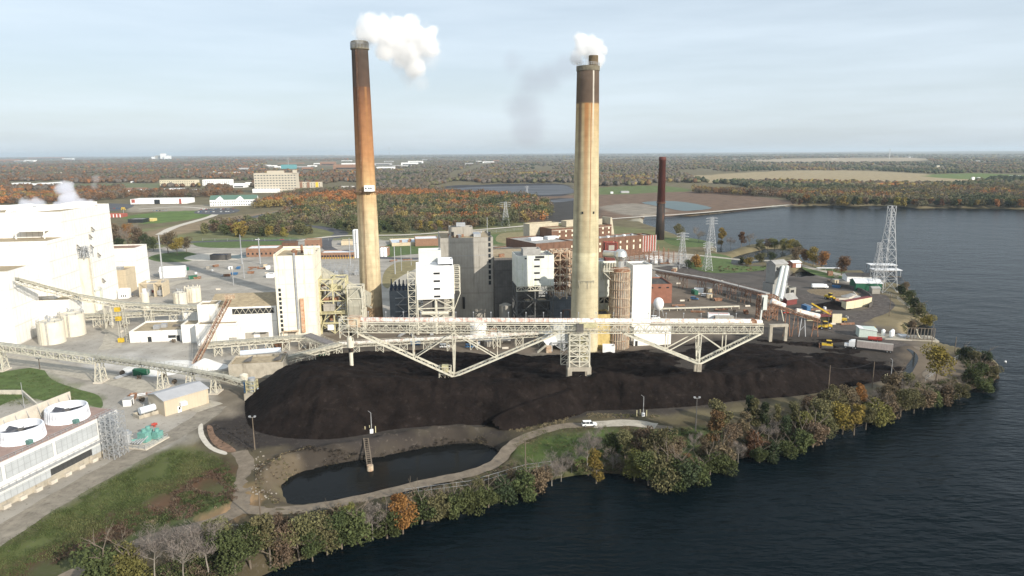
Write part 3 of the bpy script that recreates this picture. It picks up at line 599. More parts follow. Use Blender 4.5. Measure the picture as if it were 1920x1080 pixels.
    mr = N(t, 'ShaderNodeMapRange'); mr.inputs['From Min'].default_value = 0.3; mr.inputs['From Max'].default_value = 0.7; mr.inputs['To Min'].default_value = 0.86; mr.inputs['To Max'].default_value = 1.12; t.links.new(n2.outputs['Fac'], mr.inputs['Value'])
    mu = N(t, 'ShaderNodeVectorMath', operation='SCALE'); t.links.new(cur, mu.inputs[0]); t.links.new(mr.outputs[0], mu.inputs['Scale']); t.links.new(mu.outputs[0], b.inputs['Base Color'])
    return m
LC = P(698, 600); LCz = ztop(LC, 77); LCr1 = 28.5 / 2 / F * (LC.y) * 1.02; LCr0 = 41.0 / 2 / F * LC.y * 1.02
RCb = P(1095, 655); RCz = ztop(RCb, 124); RCr1 = 40.0 / 2 / F * RCb.y * 1.0; RCr0 = 54.0 / 2 / F * RCb.y
def zl(py): return ztop(LC, py) / 150.0
def zr(py): return ztop(RCb, py) / 150.0
soot = (0.085, 0.06, 0.045); tanc = (0.56, 0.45, 0.27)
lm = chimney_mat('left_chimney_concrete', [(0, (0.36, 0.25, 0.15)), (zl(575), (0.36, 0.25, 0.15)), (zl(570), (0.50, 0.40, 0.25)), (zl(440), (0.60, 0.50, 0.32)), (zl(352), (0.50, 0.34, 0.17)), (zl(290), (0.38, 0.19, 0.085)), (zl(200), (0.225, 0.105, 0.05)), (zl(165), (0.13, 0.065, 0.038)), (zl(163), (0.085, 0.055, 0.04)), (zl(100), (0.06, 0.045, 0.036)), (1, (0.09, 0.08, 0.06))],
                 (0.11, 0.06, 0.035), 0.35, [(-1.95, 0.42, 10, 120, (0.07, 0.035, 0.02), 0.75), (-0.9, 0.2, 60, 130, (0.30, 0.15, 0.06), 0.8), (-1.62, 0.03, 55, 90, (0.2, 0.07, 0.03), 0.8)], zcut=zl(164) * 150)
rm = chimney_mat('right_chimney_concrete', [(0, (0.52, 0.46, 0.31)), (zr(560), (0.52, 0.46, 0.31)), (zr(520), (0.46, 0.41, 0.28)), (zr(474), (0.62, 0.57, 0.38)), (zr(470), (0.48, 0.43, 0.28)), (zr(300), (0.50, 0.43, 0.27)), (zr(196), (0.38, 0.26, 0.13)), (zr(193), (0.10, 0.07, 0.05)), (1, (0.075, 0.06, 0.048))],
                 (0.22, 0.15, 0.08), 0.3, [(-1.75, 0.30, 40, 105, (0.32, 0.14, 0.05), 0.85), (-2.35, 0.25, 20, 110, (0.10, 0.06, 0.04), 0.7), (-1.35, 0.05, 45, 70, (0.28, 0.09, 0.03), 0.95), (-1.15, 0.10, 90, 113, (0.62, 0.58, 0.5), 0.8)], zcut=zr(194) * 150)
def chimney(name, label, at_, r0, r1, h, m, taper=None):
    root = empty(name, at_, 0, label, 'chimney')
    prof = [(r0 * 1.04, -0.5), (r0, 1.0)] + [(r0 + (r1 - r0) * k / 24, 1 + (h - 2.5) * k / 24) for k in range(1, 25)]
    MB().lathe((0, 0), prof, 48).build('shaft', m, root, smooth=True)
    return root
lc = chimney('concrete_chimney', 'tall tapering orange stained chimney with a white box on its gallery', LC, LCr0, LCr1, LCz, lm)
rimm = mat('soot_stained_rim', (0.16, 0.14, 0.10), 0.9, 0.3, 0.7)
MB().lathe((0, 0), [(LCr1 * 1.0, LCz - 4.5), (LCr1 * 1.14, LCz - 4.2), (LCr1 * 1.14, LCz - 3.7), (LCr1 * 1.05, LCz - 3.5), (LCr1 * 1.06, LCz - 0.4), (LCr1 * .9, LCz)], 40).build('rim', rimm, lc)
mb = MB()
for i in range(40):
    a = 2 * pi * i / 40; c, s = math.cos(a) * LCr1 * 1.12, math.sin(a) * LCr1 * 1.12; mb.bar((c, s, LCz - 3.8), (c, s, LCz - 0.8), 0.13)
    a2 = 2 * pi * (i + 1) / 40; mb.bar((c, s, LCz - 1.6), (math.cos(a2) * LCr1 * 1.12, math.sin(a2) * LCr1 * 1.12, LCz - 1.6), 0.1)
mb.build('railing', steelg, lc)
gz_ = ztop(LC, 358); gr = LCr0 + (LCr1 - LCr0) * gz_ / LCz
MB().lathe((0, 0), [(gr, gz_ - .3), (gr + 1.3, gz_ - .3), (gr + 1.3, gz_), (gr, gz_)], 32).build('gallery_platform', steelrust, lc)
mb = MB()
for i in range(24):
    a = 2 * pi * i / 24; a2 = 2 * pi * (i + 1) / 24; c = Vector((math.cos(a), math.sin(a), 0)); c2 = Vector((math.cos(a2), math.sin(a2), 0)); z = Vector((0, 0, gz_))
    mb.bar(c * (gr + 1.25) + z, c * (gr + 1.25) + z + Vector((0, 0, 1.2)), .09); mb.bar(c * (gr + 1.25) + z + Vector((0, 0, 1.2)), c2 * (gr + 1.25) + z + Vector((0, 0, 1.2)), .09)
    mb.bar(c * gr + z - Vector((0, 0, 2)), c * (gr + 1.25) + z - Vector((0, 0, .3)), .14)
mb.build('gallery_railing', steelrust, lc)
bx_ = MB().box(0.6, -gr - 2.9, gz_ + .1, 5.3, -gr + 1.0, gz_ + 3.2).build('instrument_box', purewhite, lc)
for k, (u, w) in enumerate(((1.5, .7), (3.0, .5), (3.8, .5), (4.6, .35))): slab('vent', dark, bx_, u - w / 2, -gr - 2.97, gz_ + 1.4, u + w / 2, -gr - 2.8, gz_ + 2.1)
mb = MB(); 
for sx in (-.25, .25): mb.bar((-1 + sx, -LCr0 - .15, 2), (-1 + sx, -LCr1 - .15, LCz - 4), .1)
mb.build('ladder', steelrust, lc)
rc = chimney('concrete_chimney', 'tall cream chimney with dark sooty top and a short flue stub', RCb, RCr0, RCr1, RCz, rm)
MB().lathe((0, 0), [(RCr1, RCz - 2.2), (RCr1 + .25, RCz - 2.0), (RCr1 + .25, RCz - .1), (RCr1 - .3, RCz)], 40).build('rim', rimm, rc)
fx = RCr1 * 0.45
fl = mat('sooty_flue', (0.13, 0.095, 0.055), 0.85, 0.3, 0.7)
MB().lathe((fx, -RCr1 * .2), [(RCr1 * .43, RCz - .2), (RCr1 * .43, RCz + 4.2), (RCr1 * .34, RCz + 4.2)], 24).build('flue', fl, rc, smooth=False)
mb = MB()
for i in range(36):
    a = 2 * pi * i / 36; a2 = 2 * pi * (i + 1) / 36; r = RCr1 + .1; c = Vector((math.cos(a) * r, math.sin(a) * r, RCz)); c2 = Vector((math.cos(a2) * r, math.sin(a2) * r, RCz)); u = Vector((0, 0, 1.2))
    mb.bar(c, c + u, .08); mb.bar(c + u, c2 + u, .08); mb.bar(c + u / 2, c2 + u / 2, .06)
mb.build('railing', steelg, rc)
for a in (-1.95, -1.05):
    z = ztop(RCb, 397); r = RCr0 + (RCr1 - RCr0) * z / RCz
    o = MB().box(-.35, -.25, -.5, .35, .1, .5).build('beacon_lamp', dark, rc); o.location = (math.cos(a) * r, math.sin(a) * r, z); o.rotation_euler = (0, 0, a + pi / 2)
dripm = mat('white_paint_drips', (0.70, 0.66, 0.54), 0.7, 0.15, 1)
mb = MB(); zc = ztop(RCb, 522)
for k in range(26):
    a = -2.2 + k * 0.05; r = RCr0 + (RCr1 - RCr0) * (zc - 1) / RCz + 0.06; L = random.choice((.8, 1.5, 2.4, 3.6, 1.1))
    if 5 < k < 12: L *= .4
    mb.bar((math.cos(a) * r, math.sin(a) * r, zc), (math.cos(a) * r, math.sin(a) * r, zc - L), .30, .06)
mb.build('paint_drips', dripm, rc)
# the old dark chimney
OC = P(1237, 449); OCz = ztop(OC, 294); r0 = 17.0 / 2 / F * OC.y; r1 = 12.0 / 2 / F * OC.y
maroon = mat('maroon_chimney_shell', (0.115, 0.038, 0.03), 0.7, 0.12, 0.15, stain=(0.18, 0.08, 0.05), stain_amt=0.2, streak=1); blackst = mat('black_sooty_steel', (0.035, 0.028, 0.024), 0.8, 0.25, 0.15, stain=(0.14, 0.055, 0.025), stain_amt=0.45, streak=1)
oc = empty('steel_chimney', OC, 0, 'slender maroon and black chimney at the end of the brick station', 'chimney')
zb = ztop(OC, 380); rb = r0 + (r1 - r0) * zb / OCz
MB().lathe((0, 0), [(r0, 0), (rb, zb)], 28).build('lower_shaft', blackst, oc, smooth=True)
MB().lathe((0, 0), [(rb, zb + .1), (r1, OCz - 4), (r1 * 1.12, OCz - 3.9), (r1 * 1.12, OCz - .6), (r1 * .9, OCz)], 28).build('upper_shaft', maroon, oc, smooth=True)
MB().lathe((0, 0), [(rb, zb - .4), (rb + .9, zb - .4), (rb + .9, zb), (rb, zb)], 24).rail([(math.cos(a) * (rb + .85), math.sin(a) * (rb + .85), zb) for a in np.linspace(0, 2 * pi, 13)], 1.1, .09).build('platform', steelrust, oc)

# ------------------------------------------------------------------ steam and smoke
def plume(name, label, cat, blobs, dens, col=(1, 1, 1), nscale=0.09, thr=0.42, soft=0.12, anis=0.0, emis=0.0):
    """blobs: world spheres; density thins towards each blob's surface and is broken up by noise"""
    ctr = sum((Vector(b[0]) for b in blobs), Vector()) / len(blobs)
    me = bpy.data.meshes.new(name); lo = Vector([min(b[0][i] - b[1] for b in blobs) for i in range(3)]) - ctr; hi = Vector([max(b[0][i] + b[1] for b in blobs) for i in range(3)]) - ctr
    m_ = MB().box(lo.x, lo.y, lo.z, hi.x, hi.y, hi.z); o = m_.build(name, bpy.data.materials.new(name + '_volume')); o.location = ctr; tag(o, label, cat)
    m = o.data.materials[0]; m.use_nodes = True; t = m.node_tree; t.nodes.clear()
    ou = N(t, 'ShaderNodeOutputMaterial'); pv = N(t, 'ShaderNodeVolumePrincipled'); pv.inputs['Color'].default_value = (*col, 1); pv.inputs['Anisotropy'].default_value = anis
    g = N(t, 'ShaderNodeTexCoord'); n = N(t, 'ShaderNodeTexNoise'); n.inputs['Scale'].default_value = nscale; n.inputs['Detail'].default_value = 5; n.inputs['Roughness'].default_value = 0.6
    t.links.new(g.outputs['Object'], n.inputs['Vector'])
    cur = None
    for c, r in blobs:
        d = N(t, 'ShaderNodeVectorMath', operation='DISTANCE'); d.inputs[1].default_value = Vector(c) - ctr; t.links.new(g.outputs['Object'], d.inputs[0])
        q = N(t, 'ShaderNodeMapRange'); q.inputs['From Min'].default_value = r; q.inputs['From Max'].default_value = 0.0; q.clamp = True; t.links.new(d.outputs['Value'], q.inputs['Value'])
        if cur is None: cur = q.outputs[0]
        else:
            mx = N(t, 'ShaderNodeMath', operation='MAXIMUM'); t.links.new(cur, mx.inputs[0]); t.links.new(q.outputs[0], mx.inputs[1]); cur = mx.outputs[0]
    ad = N(t, 'ShaderNodeMath', operation='MULTIPLY_ADD'); ad.inputs[1].default_value = 1.5; t.links.new(n.outputs['Fac'], ad.inputs[0]); t.links.new(cur, ad.inputs[2])
    q = N(t, 'ShaderNodeMapRange'); q.inputs['From Min'].default_value = 0.75 + thr; q.inputs['From Max'].default_value = 0.75 + thr + soft; q.inputs['To Max'].default_value = dens; q.clamp = True; t.links.new(ad.outputs[0], q.inputs['Value'])
    t.links.new(q.outputs[0], pv.inputs['Density']); t.links.new(pv.outputs[0], ou.inputs['Volume'])
    return o
def Bl(px, py, rp, Y, dy=0): q = PY(px, py, Y + dy); return ((q.x, q.y, q.z), rp / F * (Y + dy))
Y1 = LC.y; Y2 = RCb.y
plume('steam_plume', 'dense white steam blowing right from the orange stained chimney', 'steam',
      [Bl(690, 60, 42, Y1), Bl(716, 58, 42, Y1, 4), Bl(738, 78, 42, Y1, 8), Bl(765, 62, 48, Y1, 12), Bl(765, 95, 42, Y1, 12), Bl(795, 80, 42, Y1, 15), Bl(780, 125, 30, Y1, 15), Bl(722, 95, 30, Y1, 6), Bl(745, 45, 28, Y1, 9), Bl(765, 36, 16, Y1, 12), Bl(808, 62, 20, Y1, 16)], 0.38, nscale=0.11, thr=0.30, soft=0.34)
plume('steam_plume', 'small white steam puff over the cream chimney', 'steam',
      [Bl(1110, 92, 30, Y2, 2), Bl(1095, 84, 30, Y2, 0), Bl(1090, 76, 22, Y2, 4), Bl(1118, 112, 24, Y2, 9), Bl(1082, 110, 20, Y2, 12), Bl(1132, 95, 14, Y2, 12)], 0.45, nscale=0.15, thr=0.30, soft=0.25)
plume('smoke_plume', 'faint grey smoke drifting left of the cream chimney', 'smoke',
      [Bl(1062, 125, 34, Y2, 60), Bl(1030, 145, 44, Y2, 66), Bl(995, 150, 48, Y2, 70), Bl(960, 120, 36, Y2, 74), Bl(985, 200, 48, Y2, 74), Bl(995, 240, 44, Y2, 76)], 0.025, col=(0.5, 0.5, 0.58), nscale=0.035, thr=0.20, soft=0.5)
plume('steam_plume', 'thin torn steam trailing under the dense plume of the orange stained chimney', 'steam',
      [Bl(770, 140, 34, Y1, 20), Bl(800, 110, 34, Y1, 24), Bl(748, 120, 30, Y1, 18), Bl(795, 60, 26, Y1, 24), Bl(790, 155, 22, Y1, 24)], 0.05, nscale=0.10, thr=0.25, soft=0.5)
Y3 = 480
plume('vapour_cloud', 'grey white vapour rising behind the big white left buildings', 'steam',
      [Bl(120, 352, 26, Y3), Bl(128, 372, 28, Y3), Bl(112, 390, 24, Y3), Bl(150, 385, 20, Y3), Bl(172, 392, 20, Y3), Bl(70, 385, 22, Y3), Bl(50, 388, 20, Y3), Bl(170, 410, 18, Y3)], 0.22, col=(0.93, 0.93, 0.97), nscale=0.09, thr=0.28, soft=0.3)
plume('vapour_cloud', 'thin wisp of vapour right of the rising vapour cloud', 'steam',
      [Bl(180, 335, 14, 520), Bl(177, 348, 10, 520)], 0.05, col=(0.93, 0.93, 0.97), nscale=0.12, thr=0.3, soft=0.4)
# ------------------------------------------------------------------ long truss gallery over the coal
GA = PY(655, 601, 247); GB = PY(1424, 604, 257)
gd = (GB - GA).normalized(); gl = (GB - GA).length; ga = math.atan2(GB.y - GA.y, GB.x - GA.x); gp = math.atan2(GB.z - GA.z, math.hypot(GB.x - GA.x, GB.y - GA.y))
gs = Vector((-gd.y, gd.x, 0)).normalized()
def onG(px, dz=0.0, dy=0.0):             # point of the gallery line at an image column
    lo, hi = -20.0, gl + 20
    for _ in range(40):
        m = (lo + hi) / 2
        if proj(GA + gd * m)[0] < px: lo = m
        else: hi = m
    return GA + gd * lo + Vector((0, 0, dz)) + gs * dy
g = empty('conveyor_gallery', GA, 0, 'long white covered conveyor gallery on V shaped trusses above the coal pile', 'conveyor')
mb = MB(); prof = [(math.cos(a) * 1.35, math.sin(a) * 1.25) for a in np.linspace(0, pi, 9)]
nseg = 84
for i in range(nseg):
    a = onG(668).lerp(onG(1408), (i + .02) / nseg); b = onG(668).lerp(onG(1408), (i + .96) / nseg)
    n = len(prof); mb.add([a + gs * y + Vector((0, 0, z)) for y, z in prof] + [b + gs * y + Vector((0, 0, z)) for y, z in prof], [(k, n + k, n + k + 1, k + 1) for k in range(n - 1)] + [tuple(range(n)), tuple(range(n, 2 * n))[::-1]])
    if i == nseg // 2: mb.build('cover', mat('rusted_white_cover', (0.74, 0.72, 0.66), .55, .1, .8, stain=(.36, .10, .04), stain_amt=1.0), g, world=True); mb = MB()
mb.build('cover', cover, g, world=True)
mb = MB(); mb.truss(onG(660, -1.1), onG(1428, -1.1), 3.6, 3.0, 62, .2, side=gs)
mb.bar(onG(660, -.3, -1.9), onG(1428, -.3, -1.9), .5, .35); mb.bar(onG(660, -.3, 1.9), onG(1428, -.3, 1.9), .5, .35)
mb.build('truss', steelw, g, world=True)
mb = MB(); a = onG(655, -2.9, -2.4); b = onG(1425, -2.9, -2.4); mb.add([a - gs * .5, b - gs * .5, b + gs * .5, a + gs * .5], [(0, 1, 2, 3)]); mb.rail([a - gs * .45, b - gs * .45], 1.1, .08, 2.5); mb.build('walkway', steelw, g, world=True)
for px in range(690, 1400, 33):
    p = onG(px, 0.9, 1.7); mb = MB().bar(p, p + Vector((0, 0, 1.9)), .12).box(p.x - .2, p.y - .2, p.z + 1.8, p.x + .2, p.y + .2, p.z + 2.2); mb.build('lamp_post', steelg, g, world=True)
dr = onG(1411, 0.1); MB().tube(dr - gs * 1.2 , dr + gs * 1.2, 1.3, n=14).build('end_drum', steelrust, g, world=True)
MB().tube(onG(1414, .2), onG(1428, -.2), 1.0, n=12).build('end_pipe', cover, g, world=True)
# head end: chute house on legs at the left
h0 = onG(657, 0); mb = MB().frame(h0.x - 3.5, h0.y - 2.5, h0.z - 6, h0.x + 3, h0.y + 2.5, h0.z + 1, 2, 1, 3, .22); mb.rail([(h0.x - 4, h0.y - 2.6, h0.z - 3), (h0.x + 3, h0.y - 2.6, h0.z - 3)], 1.1, .1, 1.2); mb.build('head_frame', steelw, g, world=True)
mb = MB().box(-.2, -2.2, -2.2, 4.2, 2.2, 1.6); mb.build('head_box', rustcream, g)
blk = mat('black_rubber_chute', (0.03, 0.025, 0.022), 0.8, 0.3, .8, stain=(0.2, 0.07, 0.03), stain_amt=.2)
ch = PY(656, 622, 248); fr_ = empty('telescopic_coal_chute', (ch.x, ch.y, 0), 0, 'hanging telescopic coal chute with a cream middle ring, under the gallery end', 'chute')
zt = ztop(ch, 617); z1 = ztop(ch, 637); z2 = ztop(ch, 651); z3 = ztop(ch, 660)
MB().lathe((0, 0), [(.75, z1), (.75, zt + 1)], 14).build('upper_tube', blk, fr_); MB().lathe((0, 0), [(1.25, z2), (1.3, z1 + .4), (.8, z1 + 1.6)], 14).build('collar', tankm, fr_)
MB().lathe((0, 0), [(.8, z3), (.9, z2)], 14).build('lower_tube', blk, fr_); MB().lathe((0, 0), [(.7, cz(ch.x, ch.y)), (.72, z3)], 14).build('spout', tankm, fr_)
def vtruss(label, basepx, basez, leftpx, rightpx, half, innerl, innerr, vertl, vertr):
    q = PY(basepx[0], basepx[1], (GA.y + GB.y) / 2 - 2.2)
    B0 = Vector((q.x, q.y, q.z)); r = empty('v_truss_support', (B0.x, B0.y, 0), 0, label, 'support', None)
    ground = cz(B0.x, B0.y + 2)
    for sy in (-1, 1):
        bt = Vector((B0.x, B0.y + 2.0 + sy * 2.0, B0.z)); y = sy * 2.0
        top = onG(basepx[0], -4.2, y * .9); L = onG(leftpx, -4.2, y * .9); Rr = onG(rightpx, -4.2, y * .9)
        mb = MB().bar(L, bt, .62); mb.bar(Rr, bt, .62)
        ml = L.lerp(bt, .58); mr_ = Rr.lerp(bt, .58)
        mb.bar(top, L.lerp(bt, .58), .34); mb.bar(top, Rr.lerp(bt, .58), .34)
        for e, m_, in ((L, ml), (Rr, mr_)):
            k = GA + gd * ((m_ - GA).dot(gd)); mb.bar(Vector((m_.x, m_.y, k.z - 4)), m_, .32)
        mb.bar(top + gd * .6, bt, .34); mb.bar(top - gd * .6, bt, .34)
        mb.build('truss_side', steelw, r, world=True)
    mb = MB()
    for e in (leftpx, rightpx):
        a0 = onG(e, -4.2, -1.8); a1 = onG(e, -4.2, 1.8); b0 = Vector((B0.x, B0.y, B0.z)); b1 = Vector((B0.x, B0.y + 4, B0.z))
        for i in range(13):
            t0 = i / 13; t1 = (i + 1) / 13; u, w = (a0, a1) if i % 2 else (a1, a0); bu, bw = (b0, b1) if i % 2 else (b1, b0)
            mb.bar(u.lerp(bu, t0), w.lerp(bw, t1), .2); mb.bar(a0.lerp(b0, t0), a1.lerp(b1, t0), .2)
    tp = onG(basepx[0], -4.2)
    for i in range(7):
        t0, t1 = i / 7, (i + 1) / 7; f = tp - gs * 1.8; k = tp + gs * 1.8; s = -1 if i % 2 else 1
        mb.bar((f if i % 2 else k).lerp(Vector((B0.x, B0.y + (0 if i % 2 else 4), B0.z)), t0), (k if i % 2 else f).lerp(Vector((B0.x, B0.y + (4 if i % 2 else 0), B0.z)), t1), .18)
    mb.build('cross_bracing', steelw, r, world=True)
    mb = MB()
    for dy in (0, 4): mb.box(B0.x - .8, B0.y + dy - .6, ground - 3.5, B0.x + .8, B0.y + dy + .6, B0.z + .2)
    mb.build('pier', concrete, r, world=True)
    return r, B0
v1, vb1 = vtruss('large V truss of white steel standing left of the concrete footed tower', (851, 707), 9, 668, 1046, 0, 0, 0, 0, 0)
v2, vb2 = vtruss('smaller V truss of white steel on two bare concrete piers', (1311, 683), 9, 1168, 1424, 0, 0, 0, 0, 0)
p = Vector((vb1.x - 3.4, vb1.y + 2, vb1.z)); m1 = empty('hoist_machine', (p.x, p.y, p.z), 0, 'small yellow hoist at the foot of the large V truss', 'machine')
MB().box(-1.2, -1, 1.5, 1.2, 1, 4.2).build('body', yellowstl, m1); MB().frame(-2.2, -1.6, -1.8, 2.2, 1.6, 3.6, 2, 1, 2, .16).build('frame', steelw, m1)
MB().tube((-2.8, 0, 2.8), (-1.3, 0, 2.8), .6).build('winch_drum', dark, m1)
# tower carrying the gallery
q = PY(1092, 707, 250.5); zt_ = onG(1092).z - 4.0; tw = empty('gallery_tower', (q.x, q.y, 0), 0, 'white braced steel tower with yellow drive machinery on a concrete portal', 'tower')
zb_ = ztop(q, 685); xw = 26 / F * 255
mb = MB()
mb.frame(-xw, -2.2, zb_, xw * .46, 4.2, zt_, 2, 1, 6, .34); mb.build('frame', steelw, tw)
mb = MB()
for k in range(7):
    z = zb_ + (zt_ - zb_) * k / 6; mb.rail([(-xw, -2.3, z), (xw * .46, -2.3, z)], 1.0, .07, 1.2)
    mb.bar((-xw - 3, 1, z), (-xw, 1, z), .15); mb.bar((-xw - 3, 1, z), (-xw - 3, 1, z + 1.1), .1)
    if k < 6: mb.bar((-xw - 2.8, 1.6, z), (-xw - .2, 1.6, z + (zt_ - zb_) / 6), .35, .12); mb.bar((-xw - 2.8, 2.2, z + 1), (-xw - .2, 2.2, z + 1 + (zt_ - zb_) / 6), .08)
mb.bar((-xw - 3, .6, zb_), (-xw - 3, .6, zt_), .16); mb.bar((-xw - 3, 2.4, zb_), (-xw - 3, 2.4, zt_), .16)
mb.build('stair', steelw, tw)
zg = cz(q.x, q.y + 2) - 4
mb = MB(); mb.box(-xw - .7, -2.8, zb_ - 1.5, xw * .46 + .7, 5, zb_)
for x in (-xw - .7, xw * .46 - .9):
    for y in (-2.8, 3.4): mb.box(x, y, zg - 1, x + 1.6, y + 1.6, zb_ - 1.5)
mb.build('concrete_portal', concrete, tw)
for (x, y, z, a, b_, c) in ((-1.2, -.5, zt_ - 4.6, 2.6, 2, 2.6), (-.4, -.5, zb_ + 1.5, 2.2, 2, 2.6), (-1.2, -1, zb_ - 7, 2, 2, 2.4)):
    mb = MB().box(x, y, z, x + a, y + b_, z + c); mb.tube((x - .6, y + .6, z + c * .5), (x, y + .6, z + c * .5), .5); mb.box(x + .4, y + .3, z + c, x + 1.2, y + 1.2, z + c + .6); mb.build('drive_unit', yellowstl, tw)
p = onG(1100, -.4, -2.2); mb = MB().box(p.x - 3.2, p.y - 1.0, p.z - 1.2, p.x + 3.4, p.y + .6, p.z + .4); mb.build('drive_housing', yellowstl, tw, world=True)
p = onG(1086, -1.4, -2.4); MB().box(p.x - 1.4, p.y - .8, p.z - 2.2, p.x + 1.2, p.y + .8, p.z + 1.2).build('motor_cabinet', darkclad, tw, world=True)

# ------------------------------------------------------------------ lower pipe conveyor behind the pile
def bentline(root, a, b, n, w, m, steps=1, base=None, r=.26, brace=True):
    """trestle legs under a sloping line"""
    a = Vector(a); b = Vector(b); d = (b - a); s = Vector((-d.y, d.x, 0)).normalized()
    for i in range(n):
        p = a.lerp(b, (i + .5) / n); mb = MB(); zz = base if base is not None else cz(p.x, p.y) - .3
        for sg in (-1, 1): mb.bar(p + s * sg * w / 2 * .8, Vector((p.x, p.y, zz)) + s * sg * w / 2, r)
        if brace:
            L = d.normalized() * min(3.4, d.length / n * .42)
            for sg in (-1, 1):
                mb.bar(p + s * sg * w / 2 * .8 + L, Vector((p.x, p.y, zz)) + s * sg * w / 2 + L, r); mb.bar(p + s * sg * w / 2 * .8, Vector((p.x, p.y, zz)) + s * sg * w / 2 + L, r * .6); mb.bar(p + s * sg * w / 2 * .8 + L, Vector((p.x, p.y, zz)) + s * sg * w / 2, r * .6)
        mb.build('trestle', m, root, world=True)
def conveyor(name, label, pts, w, h, covm, frm, nb, style='round', cat='conveyor', r=.2, seg=2.4, base=None, tw_=None, trussn=None):
    p0 = pts[0]; root = empty(name, p0, 0, label, cat)
    cm = MB(); fm = MB()
    for a, b in zip(pts, pts[1:]):
        d = (b - a); L = d.length; s = Vector((-d.y, d.x, 0)).normalized(); u = Vector((0, 0, 1)); n = max(1, int(L / seg))
        if style == 'round': pr = [(math.cos(t) * w / 2, math.sin(t) * h * .55) for t in np.linspace(0, pi, 8)]
        elif style == 'gable': pr = [(w / 2, 0), (w / 2, h * .35), (0, h * .6), (-w / 2, h * .35), (-w / 2, 0)]
        else: pr = [(w / 2, 0), (w / 2, h * .5), (-w / 2, h * .5), (-w / 2, 0)]
        k = len(pr)
        for i in range(n):
            q0 = a.lerp(b, i / n); q1 = a.lerp(b, (i + .95) / n)
            cm.add([q0 + s * y + u * z for y, z in pr] + [q1 + s * y + u * z for y, z in pr], [(j, k + j, k + (j + 1) % k, (j + 1) % k) for j in range(k)] + [tuple(range(k)), tuple(range(k, 2 * k))[::-1]])
        fm.truss(a - u * .1, b - u * .1, w * 1.15, h * .8, trussn or max(2, int(L / 3)), r, side=s)
        fm.rail([a + s * w * .75 - u * .1, b + s * w * .75 - u * .1], 1.1, .08, 2.5); fm.rail([a - s * w * .75 - u * .1, b - s * w * .75 - u * .1], 1.1, .08, 2.5)
    cm.build('cover', covm, root, world=True); fm.build('truss', frm, root, world=True)
    for (i, n) in (nb if isinstance(nb, list) else [(0, nb)]):
        if n: bentline(root, pts[i] - Vector((0, 0, h * .8)), pts[i + 1] - Vector((0, 0, h * .8)), n, w * 1.5, frm, base=base)
    return root
def hp(px, py, z): return P(px, py, z)
c1 = conveyor('pipe_conveyor', 'low grey topped conveyor on cream trestles passing in front of the tall cream tower', [hp(385, 646, 5.5), hp(575, 631, 5.5)], 2.4, 1.8, covergrey, steelw, 6, 'flat')
c1b = conveyor('conveyor_hood', 'dark sloping hooded conveyor piece between two trestle conveyors', [hp(576, 629, 6.5), hp(630, 650, 3.5)], 4.5, 1.6, mat('slate_grey_cover', (0.17, 0.16, 0.16), .7, .15, 1, lines=(1.4, 0, .3)), steelw, 2, 'flat')
c1c = conveyor('pipe_conveyor', 'cream trestle conveyor climbing away from the concrete coal hopper', [hp(510, 679, 3.5), hp(640, 645, 5.5)], 2.2, 1.6, covergrey, steelw, 5, 'flat')
c2 = conveyor('pipe_conveyor', 'long low white pipe conveyor running behind the coal under the big gallery', [hp(636, 645, 5.5), hp(1030, 624, 6)], 2.0, 1.6, cover, steelw, 9, 'round', r=.16)

# ------------------------------------------------------------------ big white buildings at far left
A0 = P(33, 648); 
wl = empty('white_boiler_house', A0, PR, 'huge stepped white power station building with tan flat roofs at the picture edge', 'building')
hA = ztop(A0, 509); 
def blk_at(root, front_right_px, ytop_px, yworld, wpx_m, depth, wallm, roofm, wn='wall', rn='roof', z0=0):
    """block whose front right top corner is seen at a pixel, at world distance yworld"""
    q = PY(front_right_px, ytop_px, yworld); inv = MW[root.name].inverted(); l = inv @ Vector((q.x, q.y, 0))
    shell(root, wpx_m, depth, q.z - z0, wallm, roofm, x0=l.x - wpx_m, y0=l.y, z0=z0, wname=wn, rname=rn); return l, q.z
shell(wl, 60, 24, hA, white, tanroof, x0=-60, y0=0)
lB, zB = blk_at(wl, 87, 452, A0.y + 28, 75, 30, white, tanroof)
lC, zC = blk_at(wl, 111, 397, A0.y + 52, 95, 62, white, tanroof)
lC2, zC2 = blk_at(wl, 160, 381, A0.y + 108, 14, 16, white, whiteroof, wn='stair_tower')
lC3, zC3 = blk_at(wl, 172, 408, A0.y + 125, 14, 14, white, whiteroof, wn='stair_tower')
lD, zD = blk_at(wl, 252, 465, 470, 42, 22, white, mat('brown_roof', (0.28, 0.18, 0.13), .9, .2, .4), wn='side_wing')
lE, zE = blk_at(wl, 127, 562, 345, 26, 14, white, tanroof, wn='annex')
lF, zF = blk_at(wl, 104, 547, 352, 13, 9, white, tanroof, wn='annex')
